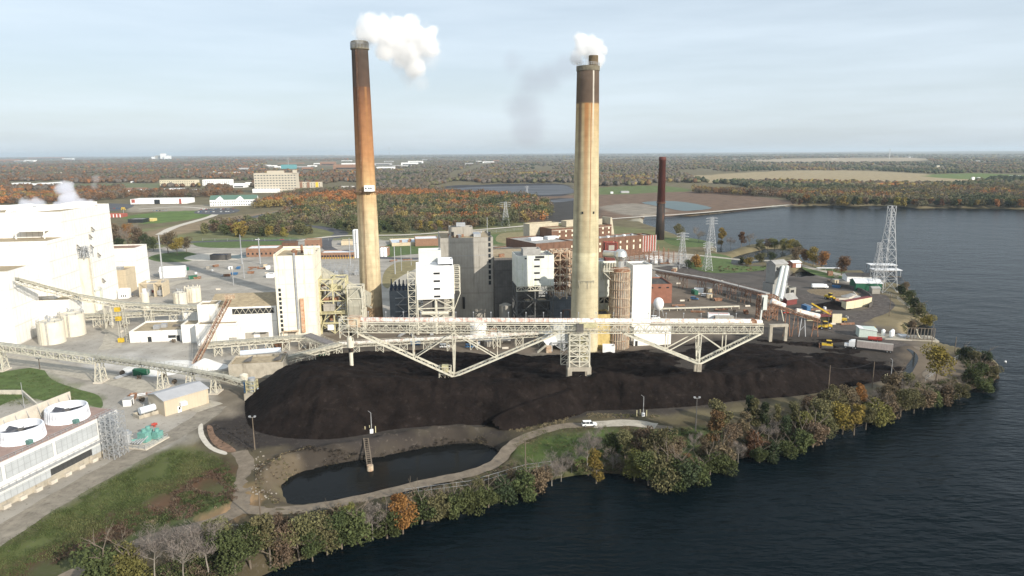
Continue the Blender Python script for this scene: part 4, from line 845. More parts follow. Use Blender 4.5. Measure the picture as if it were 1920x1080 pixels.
# roof ducts
for k, (x0, y0) in enumerate(((lC.x - 62, lC.y + 8), (lC.x - 30, lC.y + 8))):
    pr = [(math.cos(t) * 4.2, math.sin(t) * 2.6) for t in np.linspace(0, pi, 10)]; mb = MB(); n = len(pr)
    mb.add([(x0 + k * 3 + a, y0, zC - 1 + b) for a, b in pr] + [(x0 + 24 + a, y0 + 40, zC - 1 + b) for a, b in pr], [(i, i + 1, n + i + 1, n + i) for i in range(n - 1)] + [tuple(range(n))[::-1], tuple(range(n, 2 * n))])
    mb.build('roof_duct', purewhite, wl)
mb = MB(); random.seed(3)
for i in range(14):
    x = lC.x - random.uniform(3, 80); y = lC.y + random.uniform(2, 50); s = random.uniform(.8, 2.2); mb.box(x, y, zC - 1, x + s, y + s, zC - 1 + random.uniform(.6, 1.8))
mb.build('roof_equipment', steelg, wl)
def hood(x, y, z, s, face='x'):
    mb = MB().add([(x, y, z), (x, y + s, z), (x + s, y + s, z), (x + s, y, z), (x, y, z + s * 1.3), (x, y + s, z + s * 1.3)], [(0, 3, 2, 1), (4, 3, 2, 5)[::1], (0, 4, 5, 1), (0, 3, 4), (1, 5, 2), (4, 5, 2, 3)])
    return mb.build('wall_hood', greyclad, wl)
for i, (dy, dz) in enumerate(((8, 14), (8, 20), (8, 26), (8, 32), (14, 38), (30, 36), (30, 42), (34, 46), (18, 12), (38, 30), (40, 14))): hood(lC.x, lC.y + dy, dz, 1.7)
for (x, dz) in ((-52, 12), (-20, 10)):
    MB().extr_x([(0, 0), (-2.4, -1.2), (-2.4, -2.2), (0, -2.8)], x - 1.5, x + 1.5).build('wall_vent', greyclad, wl).location = (lC.x - 30, lC.y, zC - dz + 2)
    MB().extr_x([(0, 0), (-2.4, -1.2), (-2.4, -2.2), (0, -2.8)], x - 1.5, x + 1.5).build('wall_vent', greyclad, wl).location = (lB.x - 5, lB.y, zB - 12)
mb = MB(); mb.box(lC.x - 20, lC.y - 6, zB + 3, lC.x - 6, lC.y, zB + 3.3); mb.bar((lC.x - 20, lC.y - 6, zB - 1), (lC.x - 20, lC.y - 6, zB + 3), .5); mb.bar((lC.x - 6, lC.y - 6, zB - 1), (lC.x - 6, lC.y - 6, zB + 3), .5); mb.rail([(lC.x - 20, lC.y - 6, zB + 3.3), (lC.x - 6, lC.y - 6, zB + 3.3)], 1.2, .12)
mb.build('roof_canopy', white, wl)
slab('door', dark, wl, -6, 24.9 - .1, 0, 1, 25, 0)
# tall silo by the white building and the drum below it
def silo(name, label, px, pyb, pyt, wpx, m, cat='silo', conical=0, group=None, n=28, top=None):
    b = P(px, pyb); r = wpx / 2 / F * b.y * 1.03; h = ztop(b, pyt); e = empty(name, (b.x, b.y + r, 0), 0, label, cat, group); h = ztop(Vector((b.x, b.y + r, 0)), pyt)
    MB().lathe((0, 0), [(r, 0), (r, h - conical), (r * .35 if conical else r * .98, h)], n).build('shell', m, e, smooth=False); return e, r, h
s1, r, h = silo('tall_silo', 'tall white silo with a railed machinery top beside the stepped white building', 158, 590, 484, 27, tankm)
mb = MB().frame(-r, -r, h, r, r, h + 6, 2, 2, 2, .22); 
for i in range(9): mb.tube((random.uniform(-r, r) * .8, random.uniform(-r, r) * .8, h), (random.uniform(-r, r) * .8, random.uniform(-r, r) * .8, h + 7), .3)
mb.build('top_machinery', steelg, s1); MB().bar((r + .4, -.5, 0), (r + .4, -.5, h), .3).bar((r + 1, .5, 0), (r + 1, .5, h), .2).build('ladder', steelw, s1)
s2, r, h = silo('storage_drum', 'broad squat white drum tank under the tall white silo', 153, 586, 545, 50, agedwhite)
mb = MB().rail([(math.cos(a) * r * .97, math.sin(a) * r * .97, h) for a in np.linspace(0, 2 * pi, 13)], 1.1, .1); mb.build('railing', steelw, s2)
s3, r, h = silo('storage_tank', 'cream storage tank in front of the white wall, nearer of two', 84, 648, 598, 46, tankm, 'tank', conical=1.2, group='twin cream tanks'); 
def tank_top(s, r, h, sd):
    random.seed(sd); mb = MB().rail([(math.cos(a) * r * .95, math.sin(a) * r * .95, h - 1) for a in np.linspace(0, 2 * pi, 11)], 1.1, .1)
    for i in range(6): x, y = random.uniform(-.6, .6) * r, random.uniform(-.6, .6) * r; mb.tube((x, y, h - 1), (x, y, h + random.uniform(.6, 1.8)), .35)
    mb.build('top_fittings', steelg, s); mb = MB()
    for sx in (-.3, .3): mb.bar((r * .3 + sx, -r * .97 - .2, 0), (r * .3 + sx, -r * .97 - .2, h), .12)
    for k in range(int(h / .8)): mb.bar((r * .3 - .3, -r * .97 - .2, k * .8), (r * .3 + .3, -r * .97 - .2, k * .8), .08)
    mb.build('ladder', steelg, s); MB().bar((-.2 * r, -r * 1.0, 0), (-.2 * r, -r * 1.0, h), .3).build('downpipe', steelw, s)
tank_top(s3, r, h, 1)
s4, r, h = silo('storage_tank', 'cream storage tank standing behind its twin, further from the low conveyor', 124, 633, 584, 44, tankm, 'tank', conical=1.2, group='twin cream tanks'); tank_top(s4, r, h, 2)
s5, r, h = silo('storage_tank', 'pale round tank with pipes on top beside the red trucks', 333, 575, 546, 24, tankm, 'tank', conical=.8); tank_top(s5, r, h, 3)
s6, r, h = silo('storage_tank', 'ribbed pale round tank behind the pipe topped tank', 357, 568, 539, 26, tankm, 'tank'); 
mb = MB()
for i in range(10): a = 2 * pi * i / 10; mb.bar((math.cos(a) * (r + .15), math.sin(a) * (r + .15), 0), (math.cos(a) * (r + .15), math.sin(a) * (r + .15), h + 1), .4)
mb.build('ribs', tankm, s6)
s7, r, h = silo('small_silo', 'small pale silo with a white cap just left of the red trucks', 271, 586, 549, 14, tankm)
MB().lathe((0, 0), [(r * .5, h), (r * .5, h + 2.4)], 14).build('cap', purewhite, s7)
# tan blocks
tb, W, h = building('tan_building', 'square tan equipment building with silver air handlers on its roof', 'building', (176, 553), 240, 508, 16, tanclad, tanroof, wins=[(.52, .8, .7, .9), (.58, .8, .7, .9), (.64, .8, .7, .9), (.70, .8, .7, .9)])
for x in (.3, .45, .62): MB().box(W * x, 5, h - .8, W * x + 3.4, 10, h + 1.0).build('air_handler', steelg, tb)
slab('opening', dark, tb, .3, -.08, h * .42, 3.5, .1, h * .62)
pw, W, h = building('small_white_cabin', 'small white cabin with three dark vents before the tan building', 'cabin', (222, 560), 241, 543, 5, purewhite, whiteroof, wins=[(.35, .15, .6, 1.4), (.55, .15, .6, 1.4), (.75, .15, .6, 1.4)], winm=dark)
tr = empty('transformer_bay', P(262, 558), PR, 'transformer bay of tan fire walls with grey transformers between', 'transformer')
for x in (0, 9, 14): MB().box(x, 0, 0, x + .6, 12, 9).build('fire_wall', tanclad, tr)
MB().bar((0, 0, 9), (14, 0, 9), .4).bar((0, 12, 9), (14, 12, 9), .4).build('beam', tanclad, tr)
for x in (3, 10.8):
    mb = MB().box(x, 2, .5, x + 2.6, 6, 4); 
    for i in range(5): mb.box(x - .8, 2.2 + i * .75, .8, x - .1, 2.6 + i * .75, 3.6)
    for i in range(3): mb.tube((x + .6 + i * .7, 3, 4), (x + .6 + i * .7, 3, 6), .18, .1)
    mb.build('transformer', steelg, tr)
te = empty('white_tent', P(300, 522), PR + R(12), 'white peaked fabric tent hall on the gravel yard', 'tent'); gable(te, 17, 14, 5, 7.5, purewhite, whiteroof, along='x')
# low building with roof units and dark roof
lo_, W, h = building('low_white_building', 'low white workshop with grey roof units and a recessed entrance', 'building', (244, 643), 347, 622, 22, white, tanroof, wins=[(.36, 0.02, 1.8, 2.6), (.02 + .75, .3, 3.6, 1.4), (.88, 0.02, 1.6, 2.8)], winm=glass)
for x, y in ((9, 6), (11.5, 9)): MB().box(x, y, h - .8, x + 2.6, y + 2.4, h + 1.1).build('roof_unit', steelg, lo_)
MB().box(17, 10, h - .8, 22, 12, h).build('roof_unit', darkclad, lo_)
# middle white building
mw, W, h = building('white_coal_house', 'white plant building with a sloping tan roof and a dark clerestory strip', 'building', (380, 641), 522, 578, 32, white, tanroof)
mwW, mwH = W, h
wn_ = empty; slab('clerestory', dark, mw, W * .42, -.1, h - 3.6, W - 1.2, .12, h - .9)
mb = MB()
for i in range(7): x = W * .44 + (W * .54) * i / 7; mb.bar((x, -.25, h - 3.5), (x + W * .04, -.25, h - 1), .16); mb.bar((x + W * .077, -.25, h - 3.5), (x + W * .04, -.25, h - 1), .16)
mb.build('clerestory_bracing', steelw, mw)
def sub(root, x0, y0, w, d, z0, hh, wm=white, rm=tanroof, wn='wall', rn='roof'): return shell(root, w, d, hh, wm, rm, x0=x0, y0=y0, z0=z0, wname=wn, rname=rn)
sub(mw, -.5, -7, W * .52, 7, 0, h * .62, wn='front_bay'); sub(mw, -9, -1, 9, 12, 0, h * .55, wn='side_bay'); sub(mw, -.6, -1.5, 9, 9, h * .62 + .01, h * .5, wn='corner_tower')
for x in (W * .62, W * .82): slab('roller_door', greyclad, mw, x - 2, -.1, 0, x + 2, .1, 3.8)
slab('roller_door', greyclad, mw, W * .40, -7.1, 0, W * .40 + 3.6, -6.9, 3.4)
MB().box(W * .72, -3.5, 4.6, W * .9, 0, 4.9).build('canopy', white, mw)
mb = MB().add([(W * .1, 0, h), (W, 0, h), (W, 31, h), (W * .1, 31, h), (W * .1, 15, h + 4), (W, 15, h + 4)], [(0, 1, 5, 4), (3, 4, 5, 2), (1, 2, 5), (0, 4, 3)]); mb.build('roof', tanroof, mw)
dk, W2, h2 = building('dark_roofed_shed', 'low dark roofed shed wedged left of the white plant building', 'shed', (345, 605), 395, 585, 14, white, darkroof)
# tall cream tower
ct, W, h = building('tall_cream_tower_building', 'tall cream clad boiler building with dark ladder windows and a rust red duct', 'building', (524, 640), 597, 480, 26, cream, tanroof)
ctW, ctH = W, h
sub(ct, W - 4.5, 1.2, 4.5, 8, h + .01, 3.0, cream, tanroof, 'penthouse', 'penthouse_roof')
mb = MB().box(0, .5, h, .4, 25.5, h + .7).box(0, 25.2, h, W, 25.8, h + 1.2); mb.build('parapet', cream, ct)
for i in range(10): slab('window', glass, ct, 1.2, -.08, h * .12 + i * (h * .052), 2.4, .1, h * .12 + i * h * .052 + h * .035)
MB().box(W * .50, -.7, h * .14, W * .50 + .8, 0, h * 1.03).build('downpipe', steelg, ct)
MB().box(W * .60, -1.1, h * .10, W * .60 + 1.7, 0, h * .50).build('rusty_duct', mat('rust_stained_duct', (0.62, .45, .3), .8, .2, .8, stain=(.42, .12, .04), stain_amt=.9), ct)
slab('louvre_strip', tanroof, ct, W * .4, -.1, 1.2, W * .75, .1, 2.6); slab('roller_door', greyclad, ct, 4.2, -.12, 0, 7.6, .1, 4.6)
mb = MB().box(2, -2.2, 5, 9.5, 0, 5.25); mb.bar((2.5, -2, 0), (2.5, -2, 5), .4); mb.bar((9, -2, 0), (9, -2, 5), .25); mb.build('canopy', rustcream, ct)
for x, y in ((W * .45, 8), (W * .5, 6)): MB().tube((x, y, h - .8), (x, y, h + 2), .7, n=10).box(x - 1.2, y - .8, h + .6, x + 1, y + .8, h + 1.6).build('roof_fan', steelrust, ct)
MB().tube((W * .6, 14, h - .8), (W * .6, 14, h + 3.4), .6, n=10).build('roof_stack', steelrust, ct)
# rust coloured inclined belt in front of the white building
q0 = P(364, 684, 1.0); q1 = PY(430, 558, P(420, 640).y - 2)
ib = empty('inclined_conveyor', q0, 0, 'steep rusty inclined conveyor leaning up to the white building roof', 'conveyor')
mb = MB().truss(q0, q1, 1.8, 1.3, 22, .2, side=Vector((1, -.3, 0)).normalized()); mb.build('truss', steelrust, ib, world=True)
mb = MB(); 
for sg in (-1.1, 1.1): mb.bar(q0 + Vector((sg, 0, .5)), q1 + Vector((sg, 0, .5)), .16)
mb.rail([q0 + Vector((1.3, 0, .1)), q1 + Vector((1.3, 0, .1))], 1.0, .08, 1.5); mb.build('railing', rustcream, ib, world=True)
mb = MB().box(q1.x - 2, q1.y - 1.4, q1.z - .5, q1.x + 2, q1.y + 1.5, q1.z + 1.6); mb.rail([(q1.x - 2.4, q1.y - 1.6, q1.z + .1), (q1.x + 2.4, q1.y - 1.6, q1.z + .1)], 1.2, .1, 1); mb.build('head_pulley_box', rustcream, ib, world=True)
mid = q0.lerp(q1, .52); MB().bar((mid.x - 1, mid.y, 0), mid + Vector((-.8, 0, 0)), .25).bar((mid.x + 1, mid.y, 0), mid + Vector((.8, 0, 0)), .25).bar((mid.x - 1, mid.y, 3), mid + Vector((.8, 0, -2)), .15).build('support_leg', steelw, ib, world=True)
# long conveyor in the left foreground
za = 11.0
LP1 = P(0, 646, 12.0); LP0 = P(-260, 610, 14.0); LP2 = P(178, 668, 10.5); LP3 = P(365, 695, 8.5); LP4 = P(474, 722, 3.5)
lcv = empty('truss_conveyor', LP1, 0, 'long cream truss conveyor descending across the left yard to the coal', 'conveyor')
mb = MB(); s = Vector((.12, 1, 0)).normalized()
mb.truss(LP0, LP2, 3.2, 2.8, 40, .24, side=s); mb.build('open_truss', steelw, lcv, world=True)
cmb = MB(); pts = [LP2, LP2.lerp(LP3, .5) + Vector((0, 0, .2)), LP3, LP3.lerp(LP4, .55) + Vector((0, 0, .9)), LP4]
mb = MB()
for a, b in zip(pts, pts[1:]):
    mb.truss(a, b, 3.0, 1.5, max(3, int((b - a).length / 2.2)), .2, side=s); mb.rail([a + s * 1.7, b + s * 1.7], 1.1, .09, 2); mb.rail([a - s * 1.7, b - s * 1.7], 1.1, .09, 2)
mb.build('curved_truss', covergrey, lcv, world=True)
for a, b in zip([LP0] + pts, pts):
    d = b - a; cmb.add([a + s * 1.1, b + s * 1.1, b + s * .5 + Vector((0, 0, .7)), a + s * .5 + Vector((0, 0, .7)), a - s * .5 + Vector((0, 0, .7)), b - s * .5 + Vector((0, 0, .7)), b - s * 1.1, a - s * 1.1], [(0, 1, 2, 3), (3, 2, 5, 4), (4, 5, 6, 7)])
cmb.build('belt_cover', covergrey, lcv, world=True)
def aleg(px, pyb, wid=2.6, top=None, root=lcv, splay=1.5):
    b = P(px, pyb); lo, hi = 0, 1
    best = min(((abs(proj(a.lerp(c, t))[0] - px - (px - 960) * 0), a.lerp(c, t)) for a, c in zip([LP0] + pts, pts) for t in np.linspace(0, 1, 30)), key=lambda k: k[0])[1]
    zt2 = best.z - 1.4; mb = MB(); cxm = best
    for sx in (-1, 1):
        for sy in (-1, 1): mb.bar((cxm.x + sx * .7, cxm.y + sy * 1.2, zt2), (cxm.x + sx * wid / 2, cxm.y + sy * 2.2, 0), .3)
    n = max(2, int(zt2 / 2))
    for i in range(n):
        t0 = i / n; t1 = (i + 1) / n
        for sy in (-1, 1):
            f = lambda t, sx: Vector((cxm.x + sx * (.7 + (wid / 2 - .7) * (1 - t)), cxm.y + sy * (1.2 + 1.0 * (1 - t)), zt2 * t))
            mb.bar(f(t0, -1), f(t0, 1), .16); mb.bar(f(t0, -1) if i % 2 else f(t0, 1), f(t1, 1) if i % 2 else f(t1, -1), .14)
        for sx in (-1, 1):
            f2 = lambda t, sy: Vector((cxm.x + sx * (.7 + (wid / 2 - .7) * (1 - t)), cxm.y + sy * (1.2 + 1.0 * (1 - t)), zt2 * t)); mb.bar(f2(t0, -1), f2(t1, 1), .14)
    mb.build('leg_frame', steelw, root, world=True); MB().box(cxm.x - wid / 2 - .5, cxm.y - 2.8, 0, cxm.x + wid / 2 + .5, cxm.y + 2.8, .5).build('footing', palecon, root, world=True)
for px in (4, 184, 302, 356, 402): aleg(px, 720)
# upper left conveyors
conveyor('covered_conveyor', 'cream conveyor sloping down from the white stepped building to the white coal house', [PY(32, 525, 322), PY(150, 556, 352), PY(235, 571, 360), PY(378, 577, 368)], 2.6, 2.4, covergrey, steelw, [(0, 0), (1, 1), (2, 2)], 'flat')
conveyor('covered_conveyor', 'low level grey covered conveyor crossing the yard below the sloping one', [hp(150, 593, 6), hp(250, 588, 6), hp(340, 583, 6)], 2.6, 2.0, covergrey, steelw, [(0, 2), (1, 2)], 'flat')
yl = empty('yellow_hoist_post', P(229, 642), 0, 'tall cream lattice post with yellow hoist blocks hanging on it', 'hoist')
q = P(229, 642); zt3 = ztop(q, 571); MB().truss((3.0, 0, 0), (2.0, 0, zt3), 1.4, 1.4, 8, .2, side=Vector((1, 0, 0))).build('lattice_post', steelw, yl)
MB().bar((-1, 0, 2), (-1, 0, zt3), .12).bar((.2, 0, 2), (.2, 0, zt3), .12).build('hoist_cable', steelw, yl)
for z in (.2, zt3 * .58, zt3 * .82): MB().box(-1.6, -.8, z, .8, .8, z + 2).build('hoist_block', yellow, yl)
# coal hopper building
hb = empty('concrete_coal_hopper', P(430, 712), R(9), 'squat tan concrete coal hopper building with sloping roof flaps', 'hopper')
W = (P(533, 705) - P(430, 712)).length; hh = ztop(P(480, 710), 682)
shell(hb, W, 13, hh, concrete, tanroof)
for x in (W * .25, W * .8): MB().add([(x, 3, hh), (x + 3, 3, hh), (x + 3, 3, hh + .1), (x + 3.4, 6, hh + 1.8), (x, 6, hh)], [(0, 1, 2), (1, 3, 4, 0)][:1] + [(0, 1, 3), (0, 3, 4), (1, 4, 3), (0, 4, 1)]).build('roof_flap', darkclad, hb)
MB().tube((2, 13.5, hh + .8), (W - 3, 14.5, hh + 1.2), 1.1, n=14).build('white_pipe', mat('pale_blue_pipe', (.6, .66, .74), .4, .1, .5), hb)
mb = MB()
for i in range(6): mb.bar((2 + i * 3, 14, hh - 1), (3.4 + i * 3, 14, hh + 3.2), .14)
mb.build('stays', steelrust, hb)
tp = empty('conveyor_tail_station', P(473, 748), 0, 'conveyor tail station with silver hopper pipes on a pinkish concrete block', 'machine')
MB().box(-2.2, -2, 0, 2.2, 2, 2.6).build('block', concrete, tp); MB().tube((0, 1, 2.6), (0, 1, 8), 1.3, n=12).tube((1.2, 1, 1), (2.6, 0, 4), .5).build('hopper', steelg, tp)
MB().frame(-1.6, -1, 2.6, 1.6, 2.4, 7, 1, 1, 3, .18).build('frame', yellowstl, tp); MB().tube((-2.4, 0, 2.6), (-2.4, 0, 6.5), .4).build('blue_pipe', bluep, tp)
cs = empty('cream_vertical_tank', P(458, 716, 1), 0, 'small cream tank at the corner of the concrete coal hopper', 'tank'); MB().lathe((0, 0), [(1.6, -1), (1.6, 3), (.4, 3.6)], 16).build('shell', tankm, cs)
cw = empty('concrete_wing_wall', P(505, 738), R(-30), 'leaning concrete wing wall beside the coal pile foot', 'wall'); MB().add([(0, 0, 0), (7, 0, 0), (7, .6, 0), (0, .6, 0), (0, 0, 2), (7, 0, 5), (7, .6, 5), (0, .6, 2)], [(0, 3, 2, 1), (4, 5, 6, 7), (0, 1, 5, 4), (1, 2, 6, 5), (2, 3, 7, 6), (3, 0, 4, 7)]).build('panel', concrete, cw)
# ------------------------------------------------------------------ steelwork between tall cream tower and left chimney
ys = empty('pollution_control_unit', P(604, 626), PR, 'pale yellow steel framework full of rusty equipment beside the tall cream tower', 'machinery')
hY = ztop(P(604, 626), 524)
MB().frame(0, 0, 0, 13, 11, hY, 2, 1, 5, .5).build('frame', yellowstl, ys)
random.seed(11)
for k in range(16):
    x, y, z = random.uniform(.5, 9), random.uniform(.3, 7), random.choice((.3, .2, .4, .57, .77)) * hY; a, b, c = random.uniform(1.5, 4), random.uniform(1.5, 3), random.uniform(1.5, 4)
    mb = MB()
    if k % 3: mb.box(x, y, z, x + a, y + b, z + c)
    else: mb.tube((x, y + 1, z + 1), (x + a, y + 1, z + 1.4), 1.0, n=12)
    mb.build('equipment', random.choice((steelrust, darkclad, yellowstl, steelrust, greyclad)), ys)
MB().box(1.6, -1.2, hY * .42, 7, 3, hY * .55).build('control_cabin', greyclad, ys); MB().box(3, -.5, hY * .07, 6, 2, hY * .17).build('white_cabinet', purewhite, ys)
mb = MB(); mb.box(-1.5, -2.5, hY * .38, 14, 0, hY * .38 + .3).box(-.5, -1.5, hY * .19, 13.5, 0, hY * .19 + .3); mb.rail([(-1.5, -2.5, hY * .38 + .3), (14, -2.5, hY * .38 + .3)], 1.2, .12); mb.build('platform', yellowstl, ys)
for sg in (0, 1): MB().bar((-1, -2 + sg, 0), (3, -2 + sg, hY * .38), .3).bar((14, -2 + sg, 0), (10, -2 + sg, hY * .38), .3).build('raking_strut', yellowstl, ys)
ic = empty('panelled_duct', P(598, 560), 0, 'sloping grey panelled duct running from the tall cream tower towards the chimney', 'duct')
a = PY(594, 503, 352); b = PY(688, 553, 352); gp_ = mat('grey_green_panels', (.36, .34, .27), .7, .12, .4, lines=(3.0, 0, .35))
u = Vector((0, 0, 1)); dd = Vector((1.5, 4.5, 0)); w3 = Vector((0, 0, -5.5)) + Vector((0, -3, 0))
mb = MB().add([a, b, b + w3, a + w3, a + dd, b + dd, b + dd + w3, a + dd + w3], [(0, 1, 2, 3), (0, 4, 5, 1), (4, 7, 6, 5), (3, 2, 6, 7), (0, 3, 7, 4), (1, 5, 6, 2)]); mb.build('casing', gp_, ic, world=True)
mb = MB(); mb.bar(a + w3 + Vector((0, -.2, -.3)), b + w3 + Vector((3, -.2, -.6)), .7)
for i in range(9): p = a.lerp(b, i / 8); mb.bar(p + Vector((0, -.15, .1)), p + w3 + Vector((0, -.15, 0)), .22)
mb.build('ribs', covergrey, ic, world=True)
mb = MB()
for t in (.15, .5, .95): p = a.lerp(b, t) + w3; mb.bar((p.x, p.y, 0), p, .5); mb.bar((p.x, p.y + 6, 0), p + Vector((0, 6, 1)), .5); mb.bar((p.x, p.y, 4), p + Vector((0, 6, 0)), .25)
mb.bar(a.lerp(b, .15) + w3 - u * 6, a.lerp(b, .95) + w3 - u * 3, .4)
mb.build('support_legs', steelw, ic, world=True)
cb = P(655, 640, 0); tc_ = empty('transfer_tower', P(652, 632), 0, 'narrow white framed transfer tower with a grey chute beside the orange stained chimney', 'tower')
hT = ztop(P(652, 632), 540); MB().frame(0, 4, 0, 7.2, 10, hT, 1, 1, 4, .4).build('frame', steelw, tc_); MB().extr_x([(3.2, hT * .35), (9, hT * .35), (9, hT * .92), (6, hT * .92), (3.2, hT * .6)], .5, 6.5).build('chute', gp_, tc_)
# substation gear behind, left of chimney
sw = empty('switchyard', P(600, 520), PR, 'tangle of grey switchyard gear behind the sloping grey duct', 'switchyard'); random.seed(5)
mb = MB()
for i in range(9):
    for j in range(4):
        x, y = i * 4.4, j * 9; mb.bar((x, y, 0), (x, y, random.uniform(5, 9)), .22); mb.bar((x, y, 5), (x + 4.4, y, 5), .14)
        mb.bar((x, y, 4), (x, y + 9, 4.4), .1); mb.bar((x, y, 6.2), (x + 4.4, y + 9, 6.2), .08)
mb.build('steel_frames', steelg, sw)
for i in range(5): MB().box(2 + i * 7.5, 6, 0, 5 + i * 7.5, 9, 2.8).tube((3 + i * 7.5, 7, 2.8), (3 + i * 7.5, 7, 4.4), .3).build('transformer', steelg, sw)
ws = empty('white_silo', P(669, 483), 0, 'slim white storage silo standing behind the left chimney', 'silo'); r = 11.5 / 2 / F * P(669, 483).y; hs_ = ztop(P(669, 483), 430)
MB().lathe((0, 0), [(r, 0), (r, hs_ - 1), (r * .7, hs_)], 24).build('shell', purewhite, ws); MB().bar((r * .3, -r - .3, 0), (r * .3, -r - .3, hs_), .6).build('ladder_cage', steelg, ws)
# dark ducts right of the chimney
db = empty('dark_precipitator', P(732, 612), PR, 'dark blue precipitator bristling with rapper gear beside the orange stained chimney', 'machinery')
hD = ztop(P(732, 612), 548); sub(db, 0, 3, 15, 14, 0, hD, blueclad, darkclad)
mb = MB(); random.seed(8)
for i in range(7):
    for j in range(3): x, y = 1 + i * 2.1, 5 + j * 4; mb.tube((x, y, hD - .8), (x, y, hD + random.uniform(2.5, 5.5)), .35, .3, n=8).box(x - .7, y - .5, hD + .4, x + .7, y + .5, hD + 1.6)
mb.build('rapper_gear', mat('navy_machinery', (.035, .05, .085), .6, .3, 1), db)
mb = MB(); 
for k in range(5): z = hD * k / 5; mb.bar((4 if k % 2 else 8, 1.8, z), (8 if k % 2 else 4, 1.8, z + hD / 5), .3); mb.box(3, 1.2, z - .1, 9, 3, z + .05)
mb.build('zigzag_stair', steelg, db)
# white box on legs
A = P(784, 628); bw = empty('white_box_unit', A, PR, 'bright white box with four dark slots raised on white braced steel legs', 'machinery')
Wb = (P(858, 628) - A).length * .93; hb0 = ztop(A, 562); hb1 = ztop(A, 500)
sub(bw, 0, 0, Wb, 14, hb0, hb1 - hb0, purewhite, whiteroof); sub(bw, 1.5, 14.2, Wb * .62, 9, hb1 - 12, 14.0 + ztop(A, 485) - hb1, mat('pale_grey_box', (.55, .56, .53), .6, .05, .3), whiteroof, 'upper_box', 'upper_roof'); sub(bw, Wb * .6, 6, Wb * .4, 8, hb1 + .01, 2.2, purewhite, whiteroof, 'step', 'step_roof')
for k in range(4): slab('slot_window', dark, bw, Wb * .46, -.1, hb1 - 4.2 - k * 3.9, Wb * .63, .1, hb1 - 3.2 - k * 3.9)
MB().frame(.3, .5, -1, Wb - .3, 13, hb0, 2, 1, 4, .5).build('support_frame', steelw, bw)
MB().frame(-4.2, 0, -1, -.5, 5, hb1 - 3, 1, 1, 11, .25).build('stair_tower', steelw, bw)
mb = MB().frame(Wb + .3, 2, hb0 + 2, Wb + 3.2, 8, hb1 - 1, 1, 1, 7, .3, brace=False); mb.bar((Wb, 2, hb0 - 6), (Wb + 3.2, 2, hb0 + 2), .35); mb.build('side_balconies', steelw, bw)
MB().box(3, 2, hb0 - 7, Wb - 5, 10, hb0 - 1).build('duct', darkclad, bw); MB().tube((Wb * .5, 1, hb0 - 1), (Wb * .5, 1, -1), .8, n=10).tube((2, 1, hb0 - 7.2), (Wb - 3, 1, hb0 - 7.6), 1.0, n=10).build('pipes', steelw, bw)
# grey boiler house
gb, W, h = building('grey_boiler_house', 'massive grey ribbed boiler house behind the bright white box', 'building', (829, 600), 926, 447, 34, greyclad, tanroof)
for i in range(10): slab('window', glass, gb, W - 2.6, -.08, h * .42 + i * 3.0, W - 1.3, .1, h * .42 + i * 3.0 + 2.1)
for i in range(2): slab('window', glass, gb, 1.4, -.08, h * .62 + i * 3, 2.6, .1, h * .62 + i * 3 + 2)
slab('vent_slot', dark, gb, W * .18, -.08, h * .63, W * .34, .1, h * .63 + 1.2); MB().box(W * .40, -2.2, h * .14, W * .44, 0, h * .28).build('wall_duct', dark, gb)
slab('seam_band', greyroof, gb, 0.01, -.05, h * .78, W - .01, .02, h * .78 + .35)
sub(gb, W * .2, 14, 13, 9, h - .79, 5.2, greyclad, greyroof, 'penthouse', 'penthouse_roof')
slab('door', dark, gb, W * .24, 13.9, h - .79, W * .24 + 1.4, 14.1, h + 1.8)
mb = MB(); random.seed(2)
MB().extr_x([(0, 0), (12, 0), (12, 1.6), (0, 1.6)], W * .66, W * .66 + 4).build('roof_duct', steelg, gb).location = (0, 9, h - .8)
for k in range(9): x, y = random.uniform(1, W - 3), random.uniform(2, 30); s_ = random.uniform(.7, 1.6); MB().box(x, y, h - .8, x + s_, y + s_ * 1.4, h + s_ - .4).build('roof_unit', random.choice((steelg, whiteroof, steelrust)), gb)
MB().bar((W - 1, 20, h), (W - 1, 20, h + 9), .25).build('mast', steelg, gb)
MB().box(W * .24 + 3, 17, h + 4.4, W * .24 + 8, 20, h + 6.4).build('roof_unit', steelg, gb)
# dark middle building
dm, W, h = building('dark_boiler_house', 'dark building in shade between the grey boiler house and the weathered white box', 'building', (928, 600), 1010, 484, 40, darkclad, tanroof)
for x in (.15, .55): MB().box(W * x, 8, h - .8, W * x + 3, 11, h + .8).build('roof_unit', steelrust, dm)
tk = empty('shaded_tank', P(948, 602), 0, 'pale domed tank in the shade before the dark building', 'tank'); MB().lathe((0, 0), [(3.4, 0), (3.4, 9), (1.2, 10)], 20).build('shell', greyclad, tk)
hz_ = empty('horizontal_white_tank', P(918, 640, 1), R(2), 'long white horizontal tank on saddles left of the weathered white box', 'tank'); MB().tube((-10, 0, 1.2), (10, 0, 1.2), 1.2, n=14).build('shell', purewhite, hz_)
for x in (-6, 6): MB().box(x - .3, -1, -1, x + .3, 1, .4).build('saddle', concrete, hz_)
wc = empty('white_round_tank', P(897, 628), 0, 'short white upright tank standing behind the long gallery', 'tank'); MB().lathe((0, 0), [(4.2, 0), (4.2, 6.0), (1, 7.0)], 22).build('shell', purewhite, wc)
